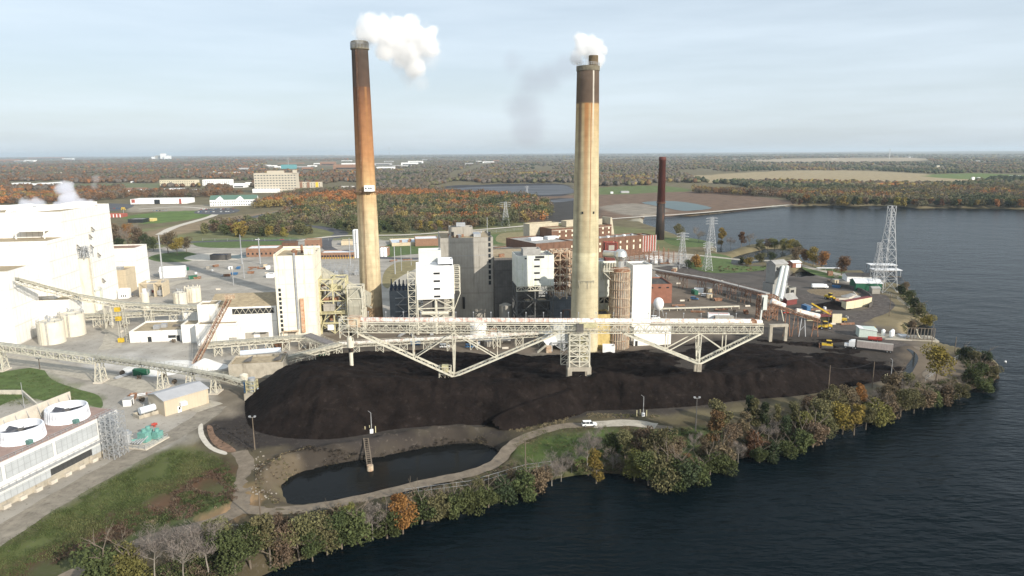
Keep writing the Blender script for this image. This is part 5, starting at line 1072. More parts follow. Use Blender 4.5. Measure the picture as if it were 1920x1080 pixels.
# weathered white box with rusty frames
A = P(969, 622); ww = empty('weathered_white_box_unit', A, PR, 'weathered white box with green stains on dark steel legs by the cream chimney', 'machinery')
Ww = (P(1043, 622) - A).length * .95; h0_ = ztop(A, 537); h1_ = ztop(A, 480)
sub(ww, 0, 0, Ww, 16, h0_, h1_ - h0_, agedwhite, greyroof); sub(ww, 4, 4, 9, 7, h1_ - .79, 3.6, greyroof, greyroof, 'penthouse', 'penthouse_roof')
for k in range(5): slab('slot_window', dark, ww, Ww * .47, -.1, h1_ - 2.6 - k * 3.4, Ww * .62, .1, h1_ - 1.7 - k * 3.4)
slab('broken_vent', dark, ww, Ww * .5, -.12, h1_ - 1.4, Ww * .74, .1, h1_ - .3); slab('vent', dark, ww, Ww * .22, -.12, h1_ - 1.7, Ww * .27, .1, h1_ - 1.1)
MB().frame(0.2, .4, 0, Ww - .2, 15, h0_, 2, 1, 3, .45).build('support_frame', mat('dark_painted_steel', (.12, .12, .115), .6, .2, 1), ww)
MB().truss((0, .2, h0_ - .3), (Ww, .2, h0_ - .3), .6, 2.2, 8, .3).build('edge_truss', steelw, ww)
MB().frame(Ww + .2, 3, h0_ - 8, Ww + 11, 14, h1_ + 1, 3, 2, 6, .4).build('rusty_frame', rustcream, ww)
for k in range(5): MB().box(Ww + 1.5, 6, h0_ - 4 + k * 4.4, Ww + 9, 12, h0_ - 2 + k * 4.4).build('rusty_duct', steelrust, ww)
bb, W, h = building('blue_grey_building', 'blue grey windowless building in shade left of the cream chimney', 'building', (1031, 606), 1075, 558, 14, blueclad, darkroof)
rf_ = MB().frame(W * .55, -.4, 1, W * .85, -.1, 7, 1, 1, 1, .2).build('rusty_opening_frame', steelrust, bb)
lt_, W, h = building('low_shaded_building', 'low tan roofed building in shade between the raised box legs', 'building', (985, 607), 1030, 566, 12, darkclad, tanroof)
# hopper and stair under the gallery
hc = empty('hopper_house', P(1012, 662), PR, 'grey corrugated hopper house with a white sloping chute under the gallery', 'machinery')
sub(hc, 7, 4, 9, 7, 3, 9, mat('pale_corrugated', (.50, .51, .49), .5, .08, .5, lines=(1.0, 0, .3)), greyroof); MB().add([(2, 3, 5), (7, 3, 9), (9, 3, 3), (4.5, 3, 2), (2, 8, 5), (7, 8, 9), (9, 8, 3), (4.5, 8, 2)], [(0, 3, 2, 1), (4, 5, 6, 7), (0, 1, 5, 4), (1, 2, 6, 5), (2, 3, 7, 6), (3, 0, 4, 7)]).build('chute', purewhite, hc)
MB().frame(6, 2, 0, 17, 11, 4, 2, 1, 1, .4).build('frame', steelg, hc); MB().tube((11, 5, 1), (11, 5, 4.5), 2.2, n=16).build('drum', steelg, hc)
mb = MB(); mb.bar((-1, 0, 0), (3, 0, 3.2), .5, .2).bar((-1, 1, 0), (3, 1, 3.2), .5, .2); mb.rail([(-1, -.2, 0), (3, -.2, 3.2)], 1, .1, 1); mb.build('stair', steelw, hc); MB().box(3, -.5, 0, 5.4, 2, 3).build('landing', rustcream, hc)
# yellow stained base, ribbed scrubber and white tower
yb, W, h = building('yellow_stained_building', 'narrow yellow building with brown stains between the cream chimney and ribbed tower', 'building', (1118, 655), 1146, 590, 10, mat('yellow_stained_panel', (.52, .40, .16), .7, .2, .6, stain=(.22, .11, .05), stain_amt=.5, streak=1), darkroof)
sb_ = P(1162, 656); rS = 40 / 2 / F * sb_.y; hS = ztop(Vector((sb_.x, sb_.y + rS, 0)), 508)
st_ = empty('ribbed_scrubber_tower', (sb_.x, sb_.y + rS, 0), 0, 'round ribbed metal scrubber tower with brown streaks and a silver dome duct', 'tower')
MB().lathe((0, 0), [(rS, 0), (rS * .93, hS), (rS * .7, hS + .2)], 36).build('shell', mat('streaked_metal_shell', (.40, .36, .30), .5, .15, .6, metal=.2, stain=(.14, .08, .05), stain_amt=.75, streak=1, lines=(0, 2.6, .3)), st_, smooth=False)
mb = MB()
for i in range(28): a = 2 * pi * i / 28; mb.bar((math.cos(a) * (rS + .12), math.sin(a) * (rS + .12), 0), (math.cos(a) * (rS * .93 + .12), math.sin(a) * (rS * .93 + .12), hS), .3)
for k in range(9):
    z = hS * (k + 1) / 9; rr = rS + (rS * .93 - rS) * z / hS + .45
    for i in range(24): a, a2 = 2 * pi * i / 24, 2 * pi * (i + 1) / 24; mb.bar((math.cos(a) * rr, math.sin(a) * rr, z), (math.cos(a2) * rr, math.sin(a2) * rr, z), .24)
mb.build('ribs', rustcream, st_)
MB().lathe((0, 0), [(rS * .95, hS + .1), (rS * .95, hS + 1.2), (rS * .3, hS + 2)], 24).build('rusty_cap', steelrust, st_)
MB().tube((0, 0, hS + 1.4), (0, 0, hS + 5), 1.9, n=18).lathe((0, 0), [(2.0, hS + 4.8), (3.2, hS + 7), (2.6, hS + 9), (1.2, hS + 10)], 18).tube((0, 0, hS + 7.5), (-7, 4, hS + 7.5), 1.6, n=14).build('silver_duct', silver, st_)
mb = MB().box(-8, -3, hS + .2, 2, -1, hS + .5); mb.rail([(-8, -3, hS + .5), (4, -3, hS + .5)], 1.2, .13); mb.bar((-8, -2, hS), (-3, -2, hS - 5), .3); mb.build('platform', steelw, st_)
wd, W, h = building('white_duct_house', 'white ducting house with vertical fins right of the cream chimney', 'building', (1118, 640), 1163, 490, 10, agedwhite, whiteroof)
for i in range(9): slab('fin', steelw, wd, 1.5 + i * 1.3, -1.0, h * .78, 1.9 + i * 1.3, -.02, h * .98)
slab('dark_gap', dark, wd, 1.2, -.09, h * .48, W - .2, .05, h * .56); MB().frame(.5, -1.2, h * .40, W, -.2, h * .56, 4, 1, 2, .25).build('lattice', steelw, wd)
rh = empty('red_duct_hood', P(1147, 640), PR, 'tall red and grey duct hood standing above the white ducting house', 'duct'); zz0 = ztop(P(1147, 640), 482); zz1 = ztop(P(1147, 640), 458)
MB().box(-2.6, 4, zz0 - 4, 2.4, 8, zz1).build('casing', mat('dark_red_panel', (.13, .035, .03), .6, .2, .8), rh); slab('grille', greyclad, rh, -1.4, 3.9, zz0, 1.4, 4.1, zz1 - 1); MB().frame(-3, 3.7, zz0 - 1, 2.8, 8.2, zz1 + .3, 1, 1, 2, .3, brace=False).build('red_frame', mat('faded_red_paint', (.28, .06, .045), .6, .2, .8), rh)
wt, W, h = building('smooth_white_tower_building', 'smooth windowless white tower building right of the ribbed round tower', 'building', (1183, 646), 1218, 497, 11, mat('smooth_white', (.80, .79, .74), .6, .04, .2), greyroof)
sub(wt, .5, -2.6, W + 9, 2.58, 0, ztop(P(1183, 650), 616), mat('smooth_white', (1, 1, 1)), greyroof, 'low_wing', 'low_wing_roof'); slab('door', dark, wt, 1.2, -2.7, 0, 2.4, -2.5, 2.4); slab('electric_box', greyclad, wt, -1, -2.9, 2.5, 0, -2.5, 6)
wv, W, h = building('white_box_shed', 'small white container cabin near the foot of the cream chimney', 'cabin', (1130, 661), 1153, 649, 4, purewhite, whiteroof, rz=R(-4))
rb_, W, h = building('red_brick_annex', 'low red brick building with dark roof right of the smooth white tower', 'building', (1213, 569), 1259, 533, 24, brickred, darkroof, rz=R(3), wins=[(.18, .78, 1.6, .8), (.5, .78, 1.6, .8), (.82, .78, 1.6, .8)])
sub(rb_, 2, 24.2, W - 6, 12, 0, h + 4, mat('grey_brown_panel', (.2, .18, .16), .7, .1, .5), greyroof)
sub(rb_, W * .35, 37, W * .8, 9, 0, h * .8, whiteroof, greyroof)

# ------------------------------------------------------------------ old brick power station
BR = R(31)
oa = P(1066, 492); ob = P(1218, 474)
bs = empty('brick_power_station', (oa.x, oa.y, 0), BR, 'old brown brick power station with rows of pale windows behind the cream chimney', 'building')
inv = MW[bs.name].inverted(); lb_ = inv @ Vector((ob.x, ob.y, 0)); WB = lb_.x
H1 = ztop(oa, 452) ; H2 = H1 + 9
sub(bs, -6, 0, WB * .86 + 6, 16, 0, H1, brick, greyroof); sub(bs, -6, 16.1, WB * .62 + 6, 18, 0, H2, brick, tanroof, 'upper_wall', 'upper_roof')
sub(bs, -40, -12, 34, 46, 0, H1 + 2, brick, greyroof, 'west_block', 'west_roof'); sub(bs, -56, -2, 15.9, 30, 0, H1 - 4, brick, greyroof, 'low_block', 'low_roof'); sub(bs, -22, -20, 16, 8, 0, H1 * .55, brick, greyroof, 'front_bay', 'front_bay_roof')
sub(bs, -16, 35, 30, 10, 0, H2 + 3, mat('concrete_panel', (.45, .40, .30), .8, .12, .4), tanroof, 'concrete_block', 'concrete_roof'); sub(bs, 16, 26, WB * .42, 8, H2 - .5, 5, mat('concrete_panel', (1, 1, 1)), tanroof, 'concrete_penthouse', 'penthouse_roof')
k = WB * .62
MB().add([(k + .1, 18, H1 - 4), (k + 5.5, 18, H1 - 4), (k + 1.8, 18, H2 + 6), (k + .1, 18, H2 + 6), (k + .1, 30, H1 - 4), (k + 5.5, 30, H1 - 4), (k + 1.8, 30, H2 + 6), (k + .1, 30, H2 + 6)], [(0, 1, 2, 3), (4, 7, 6, 5), (1, 5, 6, 2), (3, 2, 6, 7), (0, 4, 5, 1), (0, 3, 7, 4)]).build('concrete_fin', mat('concrete_panel', (1, 1, 1)), bs)
sub(bs, WB * .86 + .05, 2, WB * .14, 14, 0, H1 - 1, brick, greyroof, 'end_bay', 'end_bay_roof')
for i in range(6): slab('red_panel', redstr, bs, WB * .86 + .8 + i * 3.0, 1.86, 2, WB * .86 + 2.0 + i * 3.0, 2.02, H1 - 1.5); slab('white_strip', whiteroof, bs, WB * .86 + 2.2 + i * 3, 1.86, 2, WB * .86 + 2.6 + i * 3, 2.02, H1 - 1.5)
n = 11
for i in range(n):
    x = 3 + (WB * .86 - 6) * i / (n - 1)
    for z, hh_ in ((H1 * .68, 1.9), (H1 * .34, 3.6)): slab('window', lightpane, bs, x - .8, -.1, z, x + .8, .1, z + hh_)
n = 9
for i in range(n):
    x = 2 + (WB * .62 - 5) * i / (n - 1)
    for z in (H1 + 1.5, H1 + 5.3): slab('window', lightpane, bs, x - .8, 16.0, z, x + .8, 16.2, z + 1.7)
slab('cornice', palecon, bs, -6, 15.95, H2 - 1.9, WB * .62, 16.09, H2 - 1.6)
for i in range(6):
    for z in (6, 12): slab('window', greyroof, bs, -36 + i * 5, -12.1, z, -34.4 + i * 5, -11.9, z + 2.2)
slab('blank_panel', greyclad, bs, -39, -12.15, 3, -31, -11.9, 11); 
for i in range(7): MB().box(WB * .2 + i * 9, 6, H1 - .8, WB * .2 + i * 9 + 2, 8.5, H1 + .6).build('roof_vent', purewhite if i % 2 else steelg, bs)
for x in (-30, -14): MB().box(x, 10, H1 + 1.2, x + 11, 16, H1 + 3.4).build('skylight', whiteroof, bs)

# ------------------------------------------------------------------ cooling tower in the left foreground
CA = P(228, 838); CB = P(0, 958); cd = (CA - CB); crz = -math.atan2(cd.x, cd.y)
ctw = empty('cooling_tower', CA, crz, 'long white cooling tower block with round fan stacks on a pink deck', 'cooling tower')
hC = ztop(CA, 768); L = 72; Wd = 17
mb = MB().box(-Wd, -L, 2.2, 0, 0, hC); mb.build('body', mat('white_cooling_tower_panel', (.66, .65, .62), .6, .05, .3), ctw)
MB().box(-Wd - .02, -L - .02, 0, -.4, -.05, 2.19).build('basin', concrete, ctw)
for i in range(14): MB().box(-.6, -5 - i * 4.7 - 2, 0, .7, -5 - i * 4.7, 1.0).build('concrete_block', palecon, ctw)
MB().box(-Wd + .4, -L, hC, -.3, -.3, hC + .12).build('deck', pinkdeck, ctw)
z2_, z1_ = hC * .60, hC * .92
spn = ((-7.2, -1.0), (-22.4, -8.2), (-37.6, -23.4), (-52.8, -38.6), (-68, -53.8))
for a, b in spn: slab('louvre_panel', louvre, ctw, -.1, a, z2_, .07, b, z1_)
slab('lower_louvre', louvre, ctw, -.1, -7.5, hC * .16 + .3, .07, -.5, hC * .36); slab('dark_louvre', mat('dark_louvre', (.06, .06, .06), .6, .1, 1, lines=(1.5, 1.2, .5)), ctw, -.1, -25, hC * .16 + .3, .07, -11, hC * .34); slab('lower_louvre', louvre, ctw, -.1, -11, hC * .16, .07, -7.7, hC * .34); slab('lower_louvre', louvre, ctw, -.1, -70, hC * .16, .07, -25.1, hC * .34)
MB().box(0, -L, hC * .44, 1.3, 0, hC * .44 + .15).rail([(1.25, -L, hC * .44 + .1), (1.25, 0, hC * .44 + .1)], 1.1, .08, 2).rail([(-.2, -L, hC + .1), (-.2, 0, hC + .1)], 1.1, .08, 2).build('walkway', steelg, ctw)
mb = MB().box(-Wd - .3, -L, hC - 1, -Wd, 0, hC + 4.6)
mb.build('rear_screen_wall', palecon, ctw); 
mb = MB()
for i in range(20): mb.bar((-Wd, -1 - i * 3.6, hC + 4), (-Wd + 1.6, -1 - i * 3.6, hC + .1), .12)
mb.build('screen_stays', steelg, ctw)
inv = MW[ctw.name].inverted()
fm = mat('white_fan_stack', (.72, .74, .78), .45, .05, .4, lines=(0, 1.2, .15)); rF = 67 / 2 / F * P(145, 775, hC + 2).y * 1.10
for k in range(5):
    fp = inv @ P(145, 775, hC + 2.0); cy_ = fp.y - k * 15.2; cx_ = -Wd / 2 - .2
    fs_ = MB(); fs_.v = []; prof = [(rF * 1.06, hC + .1), (rF * .97, hC + 1.6), (rF * .98, hC + 3.9), (rF * .93, hC + 3.9), (rF * .92, hC + 1.4), (rF * .3, hC + 1.3)]
    n = 40; vs = []; fcs = []
    for r_, z_ in prof: vs += [(cx_ + r_ * math.cos(2 * pi * i / n), cy_ + r_ * math.sin(2 * pi * i / n), z_) for i in range(n)]
    for q_ in range(len(prof) - 1): fcs += [(q_ * n + i, q_ * n + (i + 1) % n, (q_ + 1) * n + (i + 1) % n, (q_ + 1) * n + i) for i in range(n)]
    fo = fs_.add(vs, fcs).build('fan_stack', fm, ctw)
    mb = MB()
    for i in range(40): a = 2 * pi * i / 40; mb.bar((cx_ + math.cos(a) * rF * 1.06, cy_ + math.sin(a) * rF * 1.06, hC + .2), (cx_ + math.cos(a) * rF * .99, cy_ + math.sin(a) * rF * .99, hC + 3.8), .12)
    mb.build('ribs', fm, fo)
    MB().lathe((cx_, cy_), [(rF * .9, hC + .9), (rF * .9, hC + 1.0)], 30).build('dark_throat', dark, fo)
    for j in range(6):
        a = j * pi / 3 + k; bl = MB().add([(cx_ + math.cos(a + s_) * r_, cy_ + math.sin(a + s_) * r_, hC + 2.2 + (0.9 if s_ < 0 else 0)) for r_, s_ in ((1, -.25), (rF * .88, -.13), (rF * .88, .13), (1, .25))], [(0, 1, 2, 3)]); bl.build('fan_blade', mat('dark_blade', (.06, .065, .08), .5, .1, 1), fo)
    MB().lathe((cx_, cy_), [(1.1, hC + 1.3), (1.1, hC + 2.9), (.5, hC + 3.1)], 14).build('hub', darkclad, fo)
    MB().box(cx_ + rF * .9, cy_ - 3.2, hC + .1, cx_ + rF * .9 + 1.4, cy_ - 2, hC + 1.3).build('motor', mat('teal_motor', (.1, .2, .18), .5, .1, 1), ctw)
scf = MB().frame(1.6, -8.5, 0, 5.4, -3.0, hC + 1.2, 2, 3, 9, .13)
for k in range(7): z = hC * k / 7; scf.bar((2 if k % 2 else 5, -5.5, z), (5 if k % 2 else 2, -5.5, z + hC / 7), .7, .12)
scf.build('stair_tower', steelg, ctw)
gmn = empty('green_pump_skid', P(258, 826), crz, 'turquoise pump skid with grey filters at the cooling tower corner', 'machinery')
for (x, y) in ((-3.4, -3), (-.2, -4)): MB().lathe((x, y), [(1.3, 0), (1.3, 3.4), (1.7, 3.6), (1.7, 4.2), (1, 4.4), (1, 5)], 16).build('filter_vessel', steelg, gmn)
for (x, y, a, b, c) in ((2, -2, 3, 2.4, 3.6), (4.6, 1, 2.4, 2.4, 2.8), (1, 1.6, 2, 2, 3)): MB().box(x, y, .5, x + a, y + b, c).tube((x + a / 2, y + b / 2, c), (x + a / 2, y + b / 2, c + 1), .7).tube((x, y, 1.2), (x - 1.4, y - 1, 1.2), .5).build('pump', teal, gmn)
mb = MB(); mb.box(-5, -6, 0, 8.5, 4.2, .4)
mb.build('plinth', palecon, gmn); mb = MB(); mb.rail([(-5, -6, .4), (8, -6, .4), (8, 4, .4)], 1.2, .1); 
for i in range(5): mb.tube((1 + i, -4.6, 1.2), (1 + i, -1, 1.2 + i * .3), .22, n=8)
mb.build('pipework', steelg, gmn)
rd = empty('red_valve', P(290, 800), .5, 'small red valve assembly beyond the turquoise pumps', 'valve'); MB().tube((0, 0, 0), (0, 0, 1.4), .3).tube((-.9, 0, .9), (.9, 0, .9), .4).build('body', redp, rd)
# warehouse
W0 = P(310, 781); W1 = P(392, 756); rz_ = math.atan2(W1.y - W0.y, W1.x - W0.x); Lw = (W1 - W0).length
wh = empty('tan_warehouse', W0, rz_, 'tan metal warehouse with a grey gabled roof and a white fan hood', 'building'); he = ztop(W0, 752)
gable(wh, Lw, 11.5, he, he + 1.3, mat('tan_sheet_siding', (.50, .43, .325), .65, .05, .3, lines=(1.1, 0, .12)), mat('grey_sheet_roof', (.42, .42, .43), .5, .06, .3, lines=(.7, 0, .25)))
MB().box(Lw * .32, -1.5, he * .42, Lw * .46, 0, he * .66).build('fan_hood', purewhite, wh); slab('door', purewhite, wh, Lw * .28, -.08, 0, Lw * .36, .05, 2.3); slab('door_glass', dark, wh, Lw * .30, -.12, 1.0, Lw * .34, -.04, 1.9)
for x in (.02, .98): slab('downpipe', tanclad, wh, Lw * x - .1, -.15, 0, Lw * x + .15, .05, he)
tn = empty('horizontal_fuel_tank', P(277, 777), rz_, 'white horizontal fuel tank inside a low concrete bund', 'tank'); MB().tube((-2.6, 0, 2), (2.6, 0, 2), 1.25, n=18).build('shell', mat('white_tank_steel', (.7, .74, .78), .4, .06, 1), tn)
for x in (-1.6, 1.6): MB().box(x - .2, -1, .1, x + .2, 1, 1).build('saddle', concrete, tn)
for x in (-1, 1.2): MB().tube((x, 0, 3.2), (x, 0, 4.2), .12).build('vent_pipe', steelg, tn)
MB().box(-4, -2.4, 0, 4, -2.1, 1.2).box(-4, 2.1, 0, 4, 2.4, 1.2).box(-4, -2.1, 0, -3.7, 2.1, 1.2).box(3.7, -2.1, 0, 4, 2.1, 4.0).build('bund_wall', concrete, tn)
# ------------------------------------------------------------------ right hand yard
cot = empty('coal_transfer_tower', P(1447, 566), R(20), 'tall grey corrugated coal transfer tower with two slanting tubes in front', 'tower')
hk = ztop(P(1447, 566), 497); greysh = mat('grey_corrugated', (.30, .30, .28), .6, .10, .4, lines=(1.0, 0, .22))
sub(cot, 0, 0, 11, 9, 0, hk * .48, greysh, greyroof, 'base_wall', 'base_roof'); 
MB().box(1.5, .5, hk * .48, 10.4, 8.5, hk).build('upper_wall', greysh, cot); MB().extr_x([(0, hk + .02), (9, hk + .02), (9, hk + .3), (4.5, hk + 2.3), (0, hk + .3)], 1, 10.9).build('roof', greyroof, cot)
sub(cot, 11.05, -2, 5, 6, 0, hk * .36, mat('grey_open_frame', (.33, .32, .28), .6, .15, .5), greyroof, 'side_wall', 'side_roof'); slab('opening', dark, cot, 12, -2.1, hk * .12, 14.5, -1.9, hk * .3); slab('window', dark, cot, 2.2, .38, hk * .86, 3.6, .52, hk * .93)
tubm = mat('pale_tube', (.62, .64, .6), .5, .08, .5)
for k, (px, pt) in enumerate(((1453, 1468), (1464, 1476))):
    t0 = P(px + 2, 566, 8.0); t0 = PY(px, 562, P(1447, 580).y); t1 = PY(pt, 500, P(1447, 566).y + 2)
    o = empty('slanting_tube', t0, 0, ('left' if k == 0 else 'right') + ' slanting pale tube conveyor on the front of the grey transfer tower', 'conveyor', 'slanting tubes on the transfer tower')
    MB().tube(t0, t1, 1.15, n=14).build('casing', tubm, o, world=True); MB().bar(t0 + Vector((1.6, -.4, .6)), t1 + Vector((1.6, -.4, .6)), .2).build('handrail', steelg, o, world=True)
jt = empty('junction_house', P(1437, 600), 0, 'rusty framed junction platform where the gallery meets the slanting tubes', 'platform')
q = P(1437, 612); hj = ztop(q, 566); MB().frame(-4, -2, 0, 5, 5, hj, 2, 2, 4, .35).build('frame', steelrust, jt); MB().box(-3, -1, hj - 4, 1, 3, hj).build('chute_box', covergrey, jt)
MB().bar((-4, -2, 0), (-3.4, -2, hj), .8).box(-4, -2.4, hj - 7, -1, -1, hj + 1).build('chute', tubm, jt); MB().bar((5, -2, hj), (9, -3, -3), .4).build('raking_leg', steelw, jt)
pt = empty('concrete_portal_frame', P(1450, 640), R(4), 'dark concrete portal frame standing in coal under the rusty junction', 'frame')
q = Pc(1446, 640); hq = 8
pt.location = (q.x, q.y, q.z - 1); MW[pt.name] = Matrix.Translation(pt.location)
MB().box(-1, 0, 0, .4, 1.4, hq).box(6.4, 0, 0, 7.8, 1.4, hq).box(-1.2, -.1, hq, 8, 1.6, hq + 1.2).build('portal', concrete, pt)
tcv = empty('tripper_conveyor', P(1470, 580), 0, 'cream covered conveyor sloping right down from the rusty junction', 'conveyor')
a = PY(1446, 564, q.y + 12); b = PY(1492, 583, q.y + 11); c = PY(1536, 594, q.y + 10)
MB().tube(a, a.lerp(b, .55), 1.4, n=14).tube(b, c, 1.4, n=14).build('cover', cover, tcv, world=True); MB().truss(a - Vector((0, 0, 1)), c - Vector((0, 0, 1)), 2.6, 1.6, 16, .2, side=Vector((0, 1, 0))).build('truss', steelrust, tcv, world=True)
for px in (1478, 1494, 1507, 1530):
    t_ = a.lerp(c, (px - 1446) / 90); MB().bar(t_ + Vector((-.6, 0, -2)), (t_.x - 2, t_.y - 1, -.5), .32).bar(t_ + Vector((.6, 0, -2)), (t_.x + 1.4, t_.y - 1, -.5), .32).bar((t_.x - 1.5, t_.y - .8, 3), (t_.x + 1, t_.y - .8, 6), .16).build('trestle', steelrust if px != 1507 else steelg, tcv, world=True)
ov = conveyor('overland_conveyor', 'long dusty conveyor crossing the yard from the white tower to the grey transfer tower', [P(1228, 507, 9), P(1330, 524, 8.5), P(1440, 552, 8.5)], 3.2, 1.6, greyroof, steelrust, [(0, 3), (1, 4)], 'flat')
# sheds and huts
def hut(name, label, a, bpx, ytop, D, rise, wm, rm, rz=PR, z=0, along='x', cat='shed', group=None):
    loc, W, h = front(a, bpx, ytop, rz, z); r = empty(name, loc, rz, label, cat, group); gable(r, W, D, h, h + rise, wm, rm, along=along); return r, W, h
hut('maroon_shed', 'maroon walled shed with a pale grey gabled roof beside the transfer tower', (1475, 573), 1494, 562, 7, 2.6, mat('maroon_siding', (.17, .045, .04), .7, .1, .6), greyroof, rz=R(28))
g1 = empty('green_shed', P(1604, 545), R(-8), 'dark green shed with a shallow white roof near the big pylon', 'shed'); gable(g1, 16, 12, 5, 7, greenp, whiteroof); 
hut('grey_shed', 'low grey lean-to beside the dark green shed', (1635, 551), 1650, 541, 5, .8, greyclad, greyroof, rz=R(-6))
hut('white_shed', 'long white shed with a dark grey roof beside the lake docks', (1588, 528), 1634, 518, 12, 1.5, purewhite, darkroof, rz=R(-10))
for k, (px, py) in enumerate(((1645, 502), (1652, 512))):
    d = empty('boat_dock_roof', P(px - 14, py + 8, WL), R(-6), ('further' if k == 0 else 'nearer') + ' flat white boat dock roof standing in the lake', 'boat dock', 'lake boat docks')
    MB().box(0, 0, 5.2, 20, 9, 5.6).build('roof', whiteroof, d)
    for x in (.5, 10, 19): MB().bar((x, .5, -.5), (x, .5, 5.2), .3).bar((x, 8.5, -.5), (x, 8.5, 5.2), .3).build('post', steelg, d)
    MB().box(0, 0, .4, 20, 1.6, .7).build('deck', timber, d)
rdh, W, h = hut('red_hut', 'small brick red hut with white doors behind the grey transfer tower', (1486, 502), 1502, 493, 8, 1.2, brickred, whiteroof, rz=R(10)); slab('garage_door', purewhite, rdh, W * .4, -.1, 0, W * .95, .1, h * .8)
for k, (px, py, m_, nm) in enumerate(((1553, 517, steelrust, 'rusty red storage box standing on the lake road'), (1566, 521, tanclad, 'small tan storage box right of the rusty red one'))):
    c_, W, h = building('storage_box', nm, 'box', (px, py), px + 9 - k * 3, py - 8 + k * 3, 3, m_, m_, rz=R(-5), parapet=.1)
MB_ = empty('white_awning', P(1533, 508), R(-3), 'long white awning table row on the lakeside lawn', 'awning'); MB().box(0, 0, 2, 17, 3, 2.25).build('roof', whiteroof, MB_)
for x in (.5, 6, 11, 16): MB().bar((x, .3, 0), (x, .3, 2), .15).bar((x, 2.7, 0), (x, 2.7, 2), .15).build('post', steelg, MB_)
# cream container wall
cwl = empty('cream_container_wall', P(1583, 581), 0, 'row of tall cream panels with a maroon top edging the coal ring', 'wall')
a = P(1586, 581); b = P(1634, 572); hC2 = ztop(a, 566); d = (b - a); L_ = d.length; cwl.rotation_euler = (0, 0, math.atan2(d.y, d.x)); cwl.location = a
for i in range(3): MB().box(i * L_ / 3, 0, 0, (i + 1) * L_ / 3 - .15, 3, hC2).build('panel', mat('cream_sheet', (.62, .56, .38), .6, .06, .4, lines=(1.2, 0, .12)), cwl)
slab('top_edge', mat('maroon_siding', (1, 1, 1)), cwl, 0, .02, hC2, L_, 2.9, hC2 + .4)
rw_ = empty('cream_bunker_wall', P(1560, 606), 0, 'small maroon roofed bunker with one cream end wall under the sloping conveyor', 'wall'); MB().box(0, 0, 0, 5, .5, 5).build('panel', mat('cream_sheet', (1, 1, 1)), rw_); MB().box(-12, .5, 3.4, 5, 6, 3.8).build('roof', mat('maroon_siding', (1, 1, 1)), rw_); MB().box(-11, 5.4, 0, 5, 5.9, 3.4).build('rear_wall', mat('cream_sheet', (1, 1, 1)), rw_)
rg = empty('curved_retaining_wall', P(1600, 560), 0, 'curved dark retaining wall sweeping round the coal ring', 'wall')
arc = [P(x, y) for x, y in ((1560, 536), (1590, 540), (1615, 547), (1630, 556), (1636, 566), (1634, 574), (1628, 577))]; mb = MB()
for u_, v_ in zip(arc, arc[1:]): mb.bar(u_ + Vector((0, 0, 1)), v_ + Vector((0, 0, 1)), .7, 2.2)
mb.build('panel', mat('dark_concrete', (.10, .09, .08), .9, .2, .5), rg, world=True)
arc = [P(x, y) for x, y in ((1565, 562), (1590, 562), (1606, 556), (1600, 550))]; lr = empty('low_white_kerb_wall', P(1590, 560), 0, 'low curved white kerb wall inside the coal ring', 'wall'); mb = MB()
for u_, v_ in zip(arc, arc[1:]): mb.bar(u_ + Vector((0, 0, .6)), v_ + Vector((0, 0, .6)), .6, 1.2)
mb.build('panel', palecon, lr, world=True)
def mound(name, label, px, py, r, h, m, cat='mound'):
    c = P(px, py); n = 22; vs = [(0, 0, h)]; fs = []
    for k in range(1, 6):
        for i in range(n): a = 2 * pi * i / n; rr = r * k / 5 * (1 + .12 * math.sin(3 * a + px)); vs.append((rr * math.cos(a), rr * math.sin(a) * .8, h * (1 - k / 5) ** 1.1 + random.uniform(-.05, .05) * h * (k < 5)))
    fs += [(0, 1 + i, 1 + (i + 1) % n) for i in range(n)]
    for k in range(4): fs += [(1 + k * n + i, 1 + (k + 1) * n + i, 1 + (k + 1) * n + (i + 1) % n, 1 + k * n + (i + 1) % n) for i in range(n)]
    o = link_mesh(name, vs, fs, m, None, True); o.location = c; return tag(o, label, cat)
mound('gravel_mound', 'grey gravel heap inside the low white kerb', 1596, 556, 6, 2.2, greyroof); mound('coal_heap', 'dark coal heap beside the cream panel wall', 1564, 575, 11, 4, coal, 'heap')
mound('limestone_heap', 'white limestone heap under the rusty inclined conveyor', 385, 688, 9, 4.0, limes, 'heap'); mound('limestone_heap', 'low spreading white limestone heap on the pale yard', 300, 690, 14, 1.6, limes, 'heap'); mound('white_stone_heap', 'small pale stone heap on the far yard by the lake road', 1353, 533, 5, 3, palecon, 'heap')
mound('brush_heap', 'brown brush heap in the coal ring centre', 1560, 549, 16, 1.0, mat('brush', (.2, .15, .09), .95, .3, 1), 'heap')
# water intake
wi = empty('water_intake', P(1650, 636), R(-12), 'concrete water intake with racks and white pump gear on the shore', 'structure')
MB().box(-2, 0, -4, 26, 10, .4).build('deck', concrete, wi); MB().add([(2, 0, .4), (2, -.5, .4), (2, 0, -4), (14, 0, -4), (14, -.5, .4), (14, 0, .4)], [(0, 1, 4, 5), (1, 2, 3, 4)]).build('sloping_face', palecon, wi)
mb = MB()
for i in range(9): mb.bar((12 + i * 1.5, 1, .4), (12 + i * 1.5 + 3, 9, 4.2), .35)
mb.bar((12, 1, .6), (24, 1, .6), .3).bar((15, 9, 4.2), (27, 9, 4.2), .3).build('rack', timber, wi)
for k, (x, y) in enumerate(((3, 6), (6, 4), (7.5, 7))): MB().lathe((x, y), [(.9, .4), (.9, 3), (.4, 3.6)], 12).build('pump', purewhite, wi)
MB().box(-9, 2, 0, -1, 8, 4.4).build('pump_house', mat('pale_green_siding', (.52, .6, .54), .6, .06, .4, lines=(1, 0, .15)), wi)
